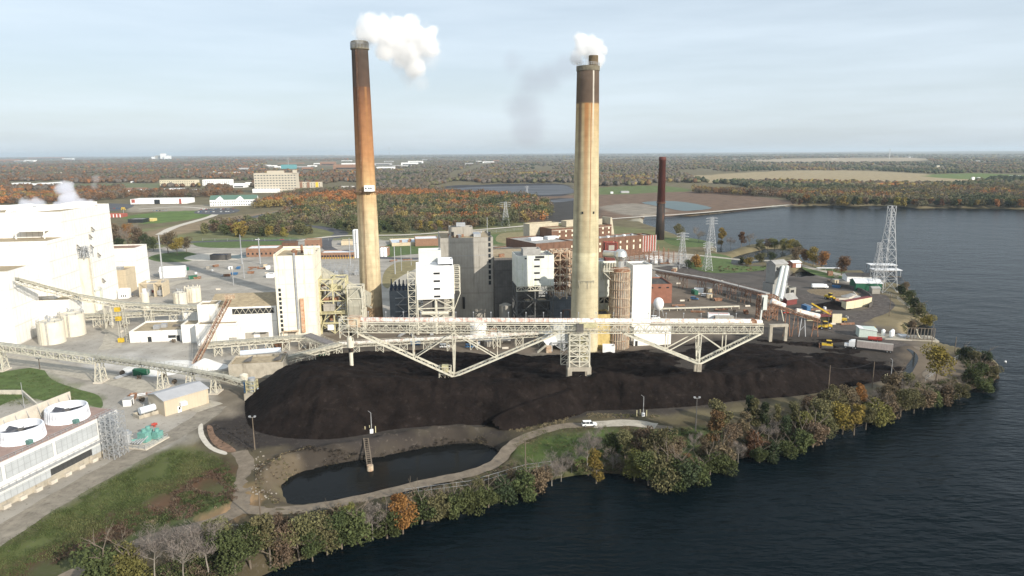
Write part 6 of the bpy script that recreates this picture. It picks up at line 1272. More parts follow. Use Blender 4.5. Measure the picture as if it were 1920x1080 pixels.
MB().add([(-9.3, 1.7, 4.5), (-.7, 1.7, 3.4), (-.7, 8.3, 3.4), (-9.3, 8.3, 4.5), (-9.3, 1.7, 4.7), (-.7, 1.7, 3.6), (-.7, 8.3, 3.6), (-9.3, 8.3, 4.7)], [(0, 3, 2, 1), (4, 5, 6, 7), (0, 1, 5, 4), (1, 2, 6, 5), (2, 3, 7, 6), (3, 0, 4, 7)]).build('pump_house_roof', whiteroof, wi)
MB().box(10, 3, .4, 14, 8, 1.2).build('grating', steelg, wi)
dh = empty('pipe_to_lake', P(1720, 610), 0, 'long thin pale pipe dipping from a pole into the lake', 'pipe'); pts_ = [(1720, 560), (1719, 590), (1720, 612), (1728, 628), (1738, 640)]
mb = MB(); qq = [P(1719, 618, 9), P(1719, 622, 5), P(1722, 630, 2), P(1730, 640, -1), P(1742, 646, -2.4)]
for u_, v_ in zip(qq, qq[1:]): mb.tube(u_, v_, .35, n=8)
mb.build('pipe', steelw, dh, world=True)

# ------------------------------------------------------------------ vehicles
def wheels(root, xs, w, r, m=rubber, wd=.35):
    for x in xs:
        for s in (-1, 1):
            t = MB().tube((x, s * w - s * wd, r), (x, s * w, r), r, n=14).build('wheel', m, root)
            MB().tube((x, s * w, r), (x, s * (w + .03), r), r * .5, n=10).build('rim', steelg, t)
def suv(label, loc, rz, m=purewhite, name='parked_suv', cat='car', group=None):
    r = empty(name, loc, rz, label, cat, group)
    MB().add([(x, y * s, z) for s in (-1, 1) for x, y, z in ((-2.45, .92, .45), (2.45, .88, .45), (2.45, .85, .95), (1.3, .92, 1.12), (-2.4, .92, 1.15))], [(0, 1, 2, 3, 4), (9, 8, 7, 6, 5), (0, 5, 6, 1), (1, 6, 7, 2), (2, 7, 8, 3), (3, 8, 9, 4), (4, 9, 5, 0)]).build('body', m, r)
    MB().add([(x, y * s, z) for s in (-1, 1) for x, y, z in ((-2.38, .88, 1.14), (1.25, .88, 1.11), (.55, .74, 1.78), (-2.15, .74, 1.8))], [(0, 1, 2, 3), (7, 6, 5, 4), (1, 5, 6, 2), (2, 6, 7, 3), (3, 7, 4, 0)]).build('cab', glass, r)
    MB().box(-2.2, -.76, 1.79, .6, .76, 1.86).build('roof', m, r)
    for x in (-1.3, -.1): 
        for s in (-1, 1): MB().bar((x, s * .9, 1.12), (x, s * .77, 1.8), .12).build('pillar', m, r)
    for s in (-1, 1): MB().box(2.42, s * .7 - .18, .7, 2.48, s * .7 + .18, .9).build('headlight', lightpane, r)
    wheels(r, (-1.5, 1.5), .93, .38); return r
mainsuv = suv('white station wagon parked on the dirt track between pond and lake trees', P(1105, 799, .1), R(3))
def far_car(px, py, rz, m, label, group='small distant parked cars', s=1.0):
    r = empty('parked_car', P(px, py, .1), rz, label, 'car', group)
    MB().add([(x, y * t, z) for t in (-1, 1) for x, y, z in ((-2.2, .9, .3), (2.2, .9, .3), (2.2, .85, .85), (-2.2, .85, .95))], [(0, 1, 2, 3), (7, 6, 5, 4), (0, 4, 5, 1), (1, 5, 6, 2), (2, 6, 7, 3), (3, 7, 4, 0)]).build('body', m, r)
    MB().add([(x, y * t, z) for t in (-1, 1) for x, y, z in ((-1.8, .82, .93), (1.2, .82, .88), (.5, .7, 1.45), (-1.2, .7, 1.48))], [(0, 1, 2, 3), (7, 6, 5, 4), (1, 5, 6, 2), (2, 6, 7, 3), (3, 7, 4, 0)]).build('cab', glass, r)
    return r
cars = [far_car(-100, 500, 0, m, 'tiny %s car standing in the rows of the far car parks' % n) for m, n in ((redp, 'red'), (purewhite, 'white'), (darkclad, 'dark'), (bluep, 'blue'), (steelg, 'silver'))]
random.seed(21); used = [False] * 5
rows = [((935, 478), (985, 478), 12), ((930, 472), (980, 471), 11), ((940, 467), (985, 466), 9), ((370, 398), (445, 397), 16), ((375, 393), (440, 392), 14), ((200, 391), (240, 391), 7), ((805, 483), (830, 483), 5), ((285, 396), (315, 395), 5)]
for (a, b, n) in rows:
    for i in range(n):
        if random.random() < .15: continue
        k = random.choice((0, 0, 1, 1, 2, 2, 3, 4)) if a[0] > 900 else random.choice((0, 1, 2, 2, 3, 4)); t = (i + .5) / n; p = P(a[0] + (b[0] - a[0]) * t, a[1] + (b[1] - a[1]) * t, .12)
        c = cars[k] if not used[k] else copy_tree(cars[k]); used[k] = True; c.location = p; c.rotation_euler = (0, 0, PR + pi / 2 + (pi if random.random() < .5 else 0) + random.uniform(-.05, .05))
far_car(529, 450, R(10), redp, 'red car driving on the highway behind the brick buildings', None); far_car(483, 450, R(5), purewhite, 'white car at the left end of the highway', None)
suv('white pickup truck parked behind the V truss on dark ground', P(834, 652, .1), R(4), purewhite, 'pickup_truck', 'truck')
suv('white pickup truck beside the egg shaped white tank', P(1229, 598, .1), R(4), purewhite, 'pickup_truck', 'truck'); suv('white car on the yard right of the red brick annex', P(1322, 556, .1), R(-8), purewhite, 'parked_car', 'car')
suv('silver pickup in front of the maroon shed', P(1502, 585, .1), R(-20), steelg, 'pickup_truck', 'truck'); suv('dark blue car parked on the yard near the red brick annex', P(1302, 562, .1), R(-30), bluep, 'parked_car', 'car')
suv('red pickup under the rusty junction platform', P(1475, 588, .1), R(10), redp, 'pickup_truck', 'truck'); suv('blue van parked under the gallery by the low conveyor', P(882, 652, .1), R(2), bluep, 'blue_van', 'van')
suv('black car behind the small white cabin', P(246, 556, .1), R(20), darkclad, 'parked_car', 'car')
for k, px in enumerate((291, 302)): suv(('first' if k == 0 else 'second') + ' bright red truck by the small capped silo', P(px, 549 - k * 4, .1), R(20), redp, 'red_truck', 'truck', 'pair of red trucks')
# semi truck on the coal
q = Pc(1640, 658); ang = R(-28); sm = empty('semi_truck', (q.x, q.y, q.z + .1), ang, 'white semi truck with a long white ribbed trailer on the coal edge', 'truck')
trm = mat('dusty_trailer', (.42, .36, .33), .6, .12, .6, lines=(1.1, 0, .25))
MB().box(-7.5, -1.3, 1.1, 7.2, 1.3, 3.9).build('trailer', trm, sm); MB().box(-7.3, -1.15, 3.9, 7, 1.15, 3.95).build('tarp', greyclad, sm)
mb = MB().box(-10.8, -1.2, 1.0, -8.2, 1.2, 3.3); mb.add([(-10.8, -1.2, 3.3), (-8.2, -1.2, 3.3), (-8.2, 1.2, 3.3), (-10.8, 1.2, 3.3), (-9.9, -1.0, 4.0), (-8.2, -1.0, 4.2), (-8.2, 1.0, 4.2), (-9.9, 1.0, 4.0)], [(0, 1, 5, 4), (1, 2, 6, 5), (2, 3, 7, 6), (3, 0, 4, 7), (4, 5, 6, 7)]); mb.box(-12.6, -1.0, .9, -10.8, 1.0, 2.1); mb.build('cab', purewhite, sm)
MB().box(-10.86, -1.0, 2.4, -10.78, 1.0, 3.2).build('windscreen', glass, sm); wheels(sm, (-12, -9, -7.9, 5, 6.3), 1.25, .52)
tkk = empty('tanker_truck', P(1537, 541, .1), R(-4), 'white box truck crossing the coal yard below the lake road', 'truck'); MB().extr_x([(-1.2, 1), (1.2, 1), (1.3, 2.4), (.8, 3.2), (-.8, 3.2), (-1.3, 2.4)], -5.2, 2.4).build('tank_body', purewhite, tkk); MB().box(2.6, -1.1, .8, 4.2, 1.1, 2.9).box(4.2, -1, .8, 5.3, 1, 1.8).build('cab', purewhite, tkk); wheels(tkk, (-4, -2.8, 4), 1.2, .5)
def loader(label, px, py, rz, kind='wheel_loader', onc=False):
    q = Pc(px, py) if onc else P(px, py); r = empty(kind, (q.x, q.y, q.z), rz, label, 'loader' if kind == 'wheel_loader' else 'bulldozer')
    if kind == 'wheel_loader':
        MB().box(-3.6, -1.1, 1.2, .4, 1.1, 2.6).box(.4, -.8, 1, 2.4, .8, 1.9).build('body', yellow, r); MB().box(-1.2, -.9, 2.6, .6, .9, 4.0).build('cab', glass, r); MB().box(-1.3, -1, 4, .7, 1, 4.15).build('cab_roof', yellow, r)
        MB().bar((1.6, -.7, 2), (4.4, -.7, .9), .35).bar((1.6, .7, 2), (4.4, .7, .9), .35).build('lift_arm', yellow, r); MB().extr_x([(-1.6, .1)] * 0 + [(-1.7, .1), (1.7, .1), (1.7, 1.5), (-1.7, 1.5)], 4.3, 4.5).box(4.5, -1.7, .1, 5.7, 1.7, .3).build('bucket', steelrust, r); wheels(r, (-2.4, 1.7), 1.35, .85, rubber, .6)
    else:
        MB().box(-2.4, -.9, 1, 2.2, .9, 2.2).build('body', yellow, r); MB().box(-1.8, -.85, 2.2, .2, .85, 3.5).build('cab', glass, r); MB().box(-1.9, -.95, 3.5, .3, .95, 3.65).build('cab_roof', yellow, r)
        for s in (-1, 1): MB().extr_x([(-.3, 0)] * 0 + [(s * 1.0, .1), (s * 1.5, .1), (s * 1.5, 1.2), (s * 1.0, 1.2)], -2.6, 2.3).build('track', darkclad, r)
        MB().box(3.1, -2.1, .1, 3.35, 2.1, 1.7).bar((2.2, -1.2, .9), (3.2, -1.2, .7), .25).bar((2.2, 1.2, .9), (3.2, 1.2, .7), .25).build('blade', steelrust, r)
    return r
loader('yellow wheel loader working behind the coal pile under the sloping conveyor', 1545, 617, pi); loader('yellow bulldozer on top of the dark coal pile', 1550, 652, R(160), 'bulldozer', True)
loader('yellow bulldozer parked beside the water intake', 1632, 626, R(175), 'bulldozer'); loader('yellow wheel loader digging by the coal heap in the ring', 1557, 562, R(-60))
crn = empty('mobile_crane', P(1572, 603), R(160), 'yellow mobile crane with its boom lowered over the coal yard', 'crane'); MB().box(-4, -1.3, 1, 4, 1.3, 2).build('chassis', yellow, crn); MB().box(1, -1.1, 2, 4, 1.1, 3.4).build('cab', purewhite, crn); MB().bar((2, 0, 3.2), (-1, 0, 4), .6).bar((3, 0, 3), (14, 2, 9.5), .7).build('boom', yellow, crn); wheels(crn, (-3, 0, 3), 1.3, .6)
rs = empty('red_tank_trailer', Pc(1640, 640), R(-20), 'small bright red tank lying by the water intake road', 'tank'); MB().tube((-3, 0, 1.4), (3, 0, 1.4), .95, n=14).build('shell', redp, rs); wheels(rs, (-1, 1), .8, .4)
eg = empty('egg_shaped_tank', P(1234, 593), 0, 'white egg shaped tank on a steel stand by the smooth white tower', 'tank'); MB().lathe((0, 0), [(.5, 3), (2.0, 4.2), (2.8, 6), (2.9, 7.6), (2.3, 9.4), (1.1, 10.4), (.2, 10.7)], 20).build('shell', purewhite, eg, smooth=True)
for a in range(4): MB().bar((math.cos(a * 1.57) * 3, math.sin(a * 1.57) * 3, 0), (math.cos(a * 1.57) * 2, math.sin(a * 1.57) * 2, 5), .25).build('leg', steelg, eg)
lp_ = empty('ground_pipe', P(1240, 582), 0, 'long cream pipe on sleepers running right from the egg shaped tank', 'pipe'); qq = [P(1226, 579, 1.6), P(1300, 577, 1.6), P(1386, 574, 1.6)]; mb = MB()
for u_, v_ in zip(qq, qq[1:]): mb.bar(u_, v_, .9, .7)
for t_ in np.linspace(0, 1, 12): p = qq[0].lerp(qq[2], t_); mb.bar((p.x, p.y, 0), (p.x, p.y, 1.5), .3)
mb.build('pipe', steelw, lp_, world=True)
for k, (px, py, bx2, nm) in enumerate(((1328, 597, 1368, 'red topped white trailer office by the yard pipe'), (1341, 600, 1376, 'slatted grey trailer before the red topped office'))):
    c_, W, h = building('site_trailer', nm, 'trailer', (px, py), bx2, py - 9 + k * 2, 3, purewhite if k == 0 else greyclad, redstr if k == 0 else greyroof, rz=R(-6), parapet=.1)
building('white_site_trailer', 'small white trailer on the right yard by two cars', 'trailer', (1301, 549), 1318, 541, 4, purewhite, whiteroof, rz=R(-20)); 
building('white_substation_hut', 'white hut with a red door beside the brick station switchyard', 'hut', (1213, 487), 1243, 481, 6, purewhite, darkroof, rz=R(4)); building('white_tank_hut', 'small white boxy tank just in front of the switchyard hut', 'hut', (1222, 494), 1233, 488, 4, purewhite, whiteroof, rz=R(4))
# boat and buoys
bt_ = empty('kayak', P(1868, 709, WL), R(30), 'orange red kayak with a paddler near the shore point', 'kayak'); MB().add([(-2, 0, .35), (2, 0, .35), (0, .38, .3), (0, -.38, .3), (0, 0, -.1)], [(0, 3, 4), (3, 1, 4), (1, 2, 4), (2, 0, 4), (0, 2, 1, 3)]).build('hull', redp, bt_)
by_ = tag(MB().lathe((0, 0), [(.3, -.2), (.5, .1), (.4, .5), (.1, .7)], 10).build('buoy', purewhite), 'small white buoy on the lake off the shore point', 'buoy'); by_.location = P(1885, 679, WL)

# ------------------------------------------------------------------ poles, pylons, fences
def pole(label, px, pb, pt, kind='lamp', m=timber, r=.16, onc=False, group=None):
    b = Pc(px, pb) if onc else P(px, pb); b = Vector((b.x, b.y, max(tz(b.x, b.y), b.z))); h = ztop(b, pt) - b.z
    root = empty('floodlight_pole' if kind == 'lamp' else ('utility_pole' if kind in ('t', 'plain') else 'steel_pole'), b, 0, label, 'pole', group)
    MB().tube((0, 0, -.5), (0, 0, h), r * 1.25, r * .8, n=10).build('post', m, root)
    if kind == 'lamp': MB().bar((-.9, 0, h - .1), (.9, 0, h - .1), .14).build('crossarm', steelg, root); [MB().box(x - .3, -.25, h, x + .3, .25, h + .4).build('lamp_head', steelg, root) for x in (-.8, .8)]
    if kind == 't': MB().bar((-1.2, 0, h - .5), (1.2, 0, h - .5), .14).build('crossarm', timber, root)
    if kind == 'arm': MB().bar((0, 0, h - .1), (-.9, 0, h + .5), .12).build('lamp_arm', steelg, root)
    return root
pole('floodlight pole at the left end of the coal pile above the dirt road', 478, 843, 782); pole('dark floodlight pole before the right half of the coal pile', 1304, 810, 746, m=darkclad); pole('timber pole where the dirt road meets the lake trees', 490, 985, 924, 'plain')
pole('timber pole with a cross top beside the bend of the pond road', 985, 888, 827, 't'); pole('timber pole at the right foot of the coal', 1553, 732, 685, 'plain', onc=False); pole('second timber pole right along the coal foot', 1635, 727, 678, 'plain')
pole('timber pole leaning over the shore by the lake pipe', 1747, 645, 607, 'plain'); pole('thin pole on the point behind the round shore tree', 1790, 660, 632, 'plain'); pole('timber pole on the dry grass slope by the water intake', 1667, 593, 550, 'plain'); pole('dark pole before the yellow wheel loader', 1552, 620, 585, 'plain', m=darkclad)
pole('thin light pole beside the walled pit by the left lawn', 46, 765, 717, 'plain', m=steelg, r=.1); pole('floodlight pole by the left lawn near the truss conveyor', 75, 692, 672)
for k, (px, pb, pt_, w) in enumerate(((306, 526, 441, .5), (454, 495, 440, .45), (488, 495, 446, .5), (438, 535, 500, .25), (458, 522, 492, .25), (741, 514, 462, .4), (753, 508, 464, .2), (771, 498, 456, .2), (657, 498, 446, .35), (1383, 568, 530, .2))):
    pole(['tall silver steel pole rising behind the white tent', 'tall silver pole on the gravel yard left of the brick offices', 'second tall silver pole by the brick offices', 'short silver pole behind the dark roofed shed', 'short grey pole behind the dark roofed shed', 'silver pole on the lawn right of the left chimney', 'thin pole on the lawn beside the silver pole', 'thin pole left of the grey boiler house', 'silver pole behind the switchyard left of the chimney', 'thin dark pole beside the dusty yard conveyor'][k], px, pb, pt_, 'plain', steelg if k != 9 else darkclad, w)
def pump(label, px, pb, pt_):
    b = P(px, pb); h = ztop(b, pt_); r = empty('monitoring_well', b, 0, label, 'well'); MB().tube((0, 0, 0), (0, 0, h), .16, .1, n=8).bar((0, 0, h), (-.9, 0, h + .7), .1).build('mast', steelg, r); MB().box(-.5, -.4, 0, .5, .4, 1.3).build('cabinet', purewhite, r)
    for x, y in ((-2.2, .3), (-.9, 1.2), (1.2, .4)): MB().tube((x, y, 0), (x, y, 2.2), .16, n=8).build('bollard', yellowstl, r)
    return r
pump('pumping mast with yellow bollards above the pond by the coal', 697, 812, 774); pump('pumping mast with yellow bollards on the grass before the coal', 1206, 781, 744); w3_ = pump('teal topped pumping mast at the right end of the coal', 1670, 712, 675)
oi_ = empty('pond_intake_pipe', P(690, 870), 0, 'rusty timber pipe trestle sloping down into the pond', 'pipe')
a = P(686, 822, 2.0); b = P(694, 880, WL + .6); mb = MB().bar(a + Vector((-.7, 0, 0)), b + Vector((-.7, 0, 0)), .35).bar(a + Vector((.7, 0, 0)), b + Vector((.7, 0, 0)), .35)
for i in range(16): p = a.lerp(b, i / 15); mb.bar(p - Vector((.9, 0, 0)), p + Vector((.9, 0, 0)), .3, .1)
mb.build('trestle', timber, oi_, world=True); MB().tube(b + Vector((0, 0, -1.5)), b + Vector((0, .1, 1.3)), .95, n=14).build('float_drum', rustcream, oi_, world=True)
def pylon(label, px, pb, pt_, w, m=steelg, arms=True, group=None, lean=0):
    b = P(px, pb); h = ztop(b, pt_); r = empty('transmission_pylon', (b.x, b.y, tz(b.x, b.y)), R(12), label, 'pylon', group)
    mb = MB(); w1 = w * .16; n = 9; th = max(.12, w * .015)
    f = lambda t, sx, sy: Vector((sx * (w / 2 + (w1 - w / 2) * min(t / .8, 1)), sy * (w / 2 + (w1 - w / 2) * min(t / .8, 1)), h * t))
    for sx, sy in ((-1, -1), (1, -1), (1, 1), (-1, 1)): mb.bar(f(0, sx, sy), f(.8, sx, sy), th * 1.5); mb.bar(f(.8, sx, sy), f(1, sx, sy), th * 1.4)
    for i in range(n):
        t0, t1 = (i / n) ** .85, ((i + 1) / n) ** .85
        for (ax, ay), (bx2, by2) in (((-1, -1), (1, -1)), ((1, -1), (1, 1)), ((1, 1), (-1, 1)), ((-1, 1), (-1, -1))): mb.bar(f(t0, ax, ay), f(t1, bx2, by2), th); mb.bar(f(t0, bx2, by2), f(t1, ax, ay), th); mb.bar(f(t1, ax, ay), f(t1, bx2, by2), th)
    mb.build('lattice', m, r)
    if arms:
        for t in (.82, .9, .98): L = w * .75; MB().bar((-L, 0, h * t), (L, 0, h * t), th * 1.4).bar((-L, 0, h * t), (0, 0, h * t + 1.3), th).bar((L, 0, h * t), (0, 0, h * t + 1.3), th).build('crossarm', m, r)
    return r
pylon('tallest galvanised lattice tower at the lake edge beside the green shed', 1657, 546, 386, 11, arms=False); pylon('smaller pylon at the lake end behind the tallest lattice tower', 1643, 530, 455, 7, arms=False)
pylon('silver pylon standing on the shore by the small cove', 1332, 472, 408, 8); pylon('grey pylon left of the cove behind the overland conveyor', 1278, 502, 437, 7); pylon('grey pylon in front of the cove near the overland conveyor', 1326, 507, 455, 6)
pylon('pylon at the right edge of the big autumn wood', 948, 424, 379, 9); pylon('thin distant pylon left of the cream chimney', 988, 368, 349, 6); pylon('short pylon between the dark boiler house and the car park', 892, 490, 468, 5, arms=False)
sy = empty('brick_station_switchyard', P(1170, 500), R(20), 'rust brown switchyard of thin masts before the brick power station', 'switchyard'); random.seed(6); mb = MB()
for i in range(12):
    for j in range(4):
        x, y = i * 4.6, j * 8; hh = random.uniform(6, 13); mb.bar((x, y, 0), (x, y, hh), .25); mb.bar((x, y, 6), (x + 4.6, y, 6), .16); mb.bar((x, y, 8.5), (x + 4.6, y, 8.2), .12); mb.bar((x, y, 5), (x, y + 8, 5), .14); mb.bar((x, y, 3), (x + 4.6, y, 3.2), .12)
mb.build('masts', steelrust, sy)
for i in range(6): MB().box(3 + i * 8, 3, 0, 6 + i * 8, 6, 3).tube((4 + i * 8, 4, 3), (4 + i * 8, 4, 5), .25).build('transformer', steelg, sy)
def fence(label, pts, h, m, step=3.0, r=.06, name='chain_fence'):
    root = empty(name, P(*pts[0]), 0, label, 'fence'); Q = []
    for p in pts: q = P(*p); Q.append(Vector((q.x, q.y, tz(q.x, q.y))))
    mb = MB()
    for a, b in zip(Q, Q[1:]):
        n = max(1, int((b - a).length / step))
        for i in range(n + 1): p = a.lerp(b, i / n); mb.bar((p.x, p.y, p.z - .2), (p.x, p.y, p.z + h), r * 1.6)
        for k in (1.0, .5): mb.bar(a + Vector((0, 0, h * k)), b + Vector((0, 0, h * k)), r)
    mb.build('posts_and_rails', m, root, world=True); return root
fence('chain link fence between the pond road and the lake trees', [(760, 932), (880, 915), (985, 882), (1035, 872)], 2.2, steelg); fence('fence along the dry grass bank above the lake', [(1655, 548), (1680, 560), (1705, 580)], 2, steelg); fence('pale fence crossing the point behind the round shore tree', [(1735, 715), (1770, 690), (1800, 672)], 2, steelg)
fence('long fence behind the lawn along the causeway road', [(380, 452), (520, 452), (640, 452), (760, 450), (860, 443), (980, 432), (1040, 427)], 3, steelg, 12, .12)
ditch = poly_obj('concrete_ditch', smooth_poly(pl([(372, 800), (380, 795), (383, 815), (400, 838), (425, 848), (420, 853), (392, 842), (374, 820)]), 3), .09, palecon)
poly_obj('ditch_water', smooth_poly(pl([(1690, 712), (1697, 690), (1712, 668), (1700, 655), (1712, 658), (1722, 672), (1712, 695), (1700, 715)]), 3), .1, pondm)
clay = poly_obj('orange_clay_bank', smooth_poly(pl([(388, 800), (398, 800), (405, 818), (438, 840), (440, 848), (420, 846), (396, 828)]), 3), .10, mat('orange_clay', (.21, .13, .085), .95, .3, .5, bump=.1))
pit = empty('walled_pit', P(0, 765), R(0), 'rectangular concrete walled pit beside the left lawn', 'pit')
mb = MB(); q = [P(-40, 737, .5), P(42, 737, .5), P(72, 764, .5)]
for u_, v_ in zip(q, q[1:]): mb.bar(u_, v_, .5, 2.4)
mb.build('wall', palecon, pit, world=True)
boulders = mat('white_rubble', (.27, .24, .20), .9, .2, 1)
random.seed(31); mb = MB()
for k in range(150):
    px, py = random.choice(((484 + random.gauss(0, 9), 880 + random.gauss(0, 14)), (495 + random.gauss(0, 14), 925 + random.gauss(0, 6)), (1395 + random.gauss(0, 16), 855 + random.gauss(0, 3)), (1090 + random.gauss(0, 25), 886 + random.gauss(0, 3)), (445 + random.gauss(0, 12), 985), (1822 + random.gauss(0, 12), 728)))
    p = P(px, py); z = tz(p.x, p.y); s_ = random.uniform(.12, .42)
    if z > -2.9: mb.add([(p.x + s_ * random.uniform(.6, 1) * x, p.y + s_ * random.uniform(.6, 1) * y, z + s_ * random.uniform(.5, .9) * w) for x, y, w in ((-1, -1, -.4), (1, -1, -.4), (1, 1, -.4), (-1, 1, -.4), (-.6, -.6, 1), (.6, -.5, .9), (.5, .6, 1), (-.5, .5, .8))], [(0, 3, 2, 1), (4, 5, 6, 7), (0, 1, 5, 4), (1, 2, 6, 5), (2, 3, 7, 6), (3, 0, 4, 7)])
tag(mb.build('rubble', boulders), 'scattered white rubble on the pond and lake banks', 'rubble', kind='stuff')
# ------------------------------------------------------------------ town and countryside beyond the plant
def block(name, label, cat, px0, px1, pb, pt, D, wm, rm, rz=0.0, group=None, rows=0, cols=0, winm=None, wh=1.6, ww=1.6, roofrise=0, par=.6):
    root, W, h = building(name, label, cat, (px0, pb), px1, pt, D, wm, rm, rz=rz, group=group, parapet=par)
    for r in range(rows):
        for c in range(cols): slab('window', winm or glass, root, W * (c + .5) / cols - ww / 2, -.15, h * (r + .35) / (rows + .4), W * (c + .5) / cols + ww / 2, .1, h * (r + .35) / (rows + .4) + wh)
    return root, W, h
beige = mat('beige_render', (.52, .47, .38), .8, .06, .1)
hot, W, h = block('hotel_tower', 'large beige hotel slab rising above the town', 'hotel', 478, 557, 361, 325, 28, beige, tanroof, rz=R(4), rows=7, cols=14, wh=2.2, ww=4.2, winm=mat('grey_glass', (.12, .13, .13), .3, .1, 1))
sub(hot, W * .30, 6, W * .38, 14, h - .59, 6, beige, tanroof, 'upper_wall', 'upper_roof'); sub(hot, W * .93, -2, W * .09, 8, h - .59, 8, beige, tanroof, 'corner_wall', 'corner_roof'); MB().box(-2, -12, 0, W * .6, -.2, 9).build('podium', purewhite, hot)
grf = mat('green_sheet_roof', (.10, .17, .13), .6, .1, .3)
gh, W, h = front((394, 387), 482, 375, R(12)); r_ = empty('motel', gh, R(12), 'long white motel with a green gabled roof', 'hotel'); gable(r_, W, 26, h, h + 7, purewhite, grf)
for i in range(20): slab('window', glass, r_, W * (i + .5) / 20 - .9, -.15, h * .55, W * (i + .5) / 20 + .9, .1, h * .55 + 1.8); slab('window', glass, r_, W * (i + .5) / 20 - .9, -.15, h * .12, W * (i + .5) / 20 + .9, .1, h * .12 + 1.8)
for i in (.12, .55): MB().extr_x([(0, 0), (5, 0), (5, 1), (0, 1)], 0, 1) and None; MB().add([(W * i, -.5, h), (W * i + 14, -.5, h), (W * i + 7, -.5, h + 5.5), (W * i, 6, h), (W * i + 14, 6, h), (W * i + 7, 12, h + 5.5)], [(0, 1, 2), (1, 4, 5, 2), (0, 2, 5, 3)]).build('dormer', purewhite, r_)
ww_ = purewhite
bs_, W, h = block('big_box_store', 'long white store with a dark glass entrance and red sign panels', 'store', 245, 351, 383, 374, 40, purewhite, whiteroof, rz=R(5)); slab('entrance', glass, bs_, W * .42, -.3, 0, W * .52, .1, h * .9); slab('red_panel', redstr, bs_, W * .02, -.3, h * .3, W * .08, .1, h); slab('red_panel', redstr, bs_, W * .86, -.3, 0, W * .9, .1, h)
block('apartment_block', 'three storey cream apartment block left of its twin', 'apartments', 300, 366, 349, 338, 30, mat('cream_render', (.60, .54, .40), .8, .06, .1), tanroof, group='twin apartment blocks', rows=3, cols=16, wh=1.8, ww=2)
block('apartment_block', 'three storey white apartment block right of its twin', 'apartments', 380, 431, 348, 337, 30, purewhite, whiteroof, group='twin apartment blocks', rows=3, cols=13, wh=1.8, ww=2)
rr_, W, h = block('restaurant', 'red and white striped fast food building near the white walls', 'restaurant', 191, 229, 408, 402, 18, redstr, mat('orange_red_roof', (.5, .15, .08), .7, .1, .3), rz=R(5)); 
for i in range(6): slab('white_strip', purewhite, rr_, W * (i + .35) / 6, -.2, 0, W * (i + .6) / 6, .1, h)
ysn = empty('yellow_arch_sign', P(232, 401), 0, 'yellow double arched roadside sign beside the striped restaurant', 'sign')
for s in (-1, 1):
    mb = MB()
    for i in range(10): t0, t1 = pi * i / 10, pi * (i + 1) / 10; mb.bar((s * 1.5 + 1.4 * math.cos(t0), 0, 6 + 4 * math.sin(t0)), (s * 1.5 + 1.4 * math.cos(t1), 0, 6 + 4 * math.sin(t1)), .7)
    mb.build('arch', mat('sign_yellow', (.75, .5, .05), .5, .05, 1), ysn)
MB().bar((0, 0, 0), (0, 0, 6), .5).build('post', steelg, ysn)
block('shop', 'pale low shop behind the dark brown trees', 'shop', 173, 190, 424, 419, 14, tanclad, mat('pink_roof', (.5, .36, .28), .8, .1, .4)); block('shop', 'low shop with a red brick wall right behind the boiler house', 'shop', 166, 192, 415, 409, 18, brickor, whiteroof)
block('petrol_station', 'small yellow and blue canopy building in the trees', 'shop', 270, 288, 415, 410, 10, mat('pale_yellow_wall', (.6, .5, .2), .7, .05, .3), whiteroof); block('shop', 'dark glass fronted car showroom beside the highway', 'shop', 240, 268, 418, 411, 18, glass, greyroof)
cb_, W, h = block('coloured_hotel', 'low hotel painted in orange yellow and white blocks', 'hotel', 557, 602, 352, 342, 25, beige, tanroof, rz=R(5), rows=3, cols=9, wh=2, ww=2)
for k, m_ in ((.12, brickor), (.42, brickor), (.78, mat('sign_yellow', (1, 1, 1)))): slab('painted_bay', m_, cb_, W * k, -.6, 0, W * (k + .11), -.2, h)
block('store', 'low pale store with green and red fascia left of the orange stained chimney', 'store', 637, 690, 356, 350, 30, whiteroof, tanroof, rz=R(4)); 
block('brick_office', 'orange brick office with dark roof behind the tall silver poles', 'office', 462, 520, 482, 466, 20, brickor, whiteroof, rz=R(6), rows=1, cols=7, wh=1.8, ww=1.4)
block('brick_office', 'brown brick gatehouse with a dark slab roof', 'office', 529, 555, 471, 455, 12, brick, darkroof, rz=R(6)); block('brick_office', 'small brick house with flat roof right of the gatehouse', 'office', 572, 600, 466, 450, 14, brickor, tanroof, rz=R(6), rows=1, cols=3)
wsb, W, h = block('brick_workshop', 'long brick workshop with a row of windows and yellow bollards', 'workshop', 602, 664, 485, 474, 16, brickor, whiteroof, rz=R(4), rows=1, cols=12, wh=1.6, ww=1.6)
for i in range(14): MB().bar((W * i / 13, -3, 0), (W * i / 13, -3, 1.6), .5).build('bollard', yellow, wsb)
block('brick_workshop', 'brick shed with two white tanks right of the left chimney', 'workshop', 712, 729, 480, 465, 10, brickor, whiteroof, rz=R(4)); 
for k, px in enumerate((716, 722)):
    b = P(px, 481); e = empty('white_shed_tank', b, 0, ('first' if k == 0 else 'second') + ' short white tank against the brick shed by the chimney', 'tank', 'tanks by the brick shed'); MB().lathe((0, 0), [(1.9, 0), (1.9, 7), (.5, 8)], 16).build('shell', purewhite, e)
br_, W, h = block('treatment_building', 'orange brick treatment building with a white roof on the causeway lawn', 'building', 779, 822, 462, 448, 24, brickor, whiteroof, rz=R(10)); 
wtl = empty('white_roof_slab_building', P(735, 462), R(14), 'low building with a broad bluish white flat roof beside the brick treatment building', 'building'); shell(wtl, 34, 34, 3.4, tanclad, mat('bluish_white_roof', (.55, .6, .64), .7, .08, .3)); [MB().box(x, y, 2.6, x + 2.5, y + 2.5, 5).build('brick_vent', brickor, wtl) for x, y in ((8, 6), (16, 4), (18, 14))]
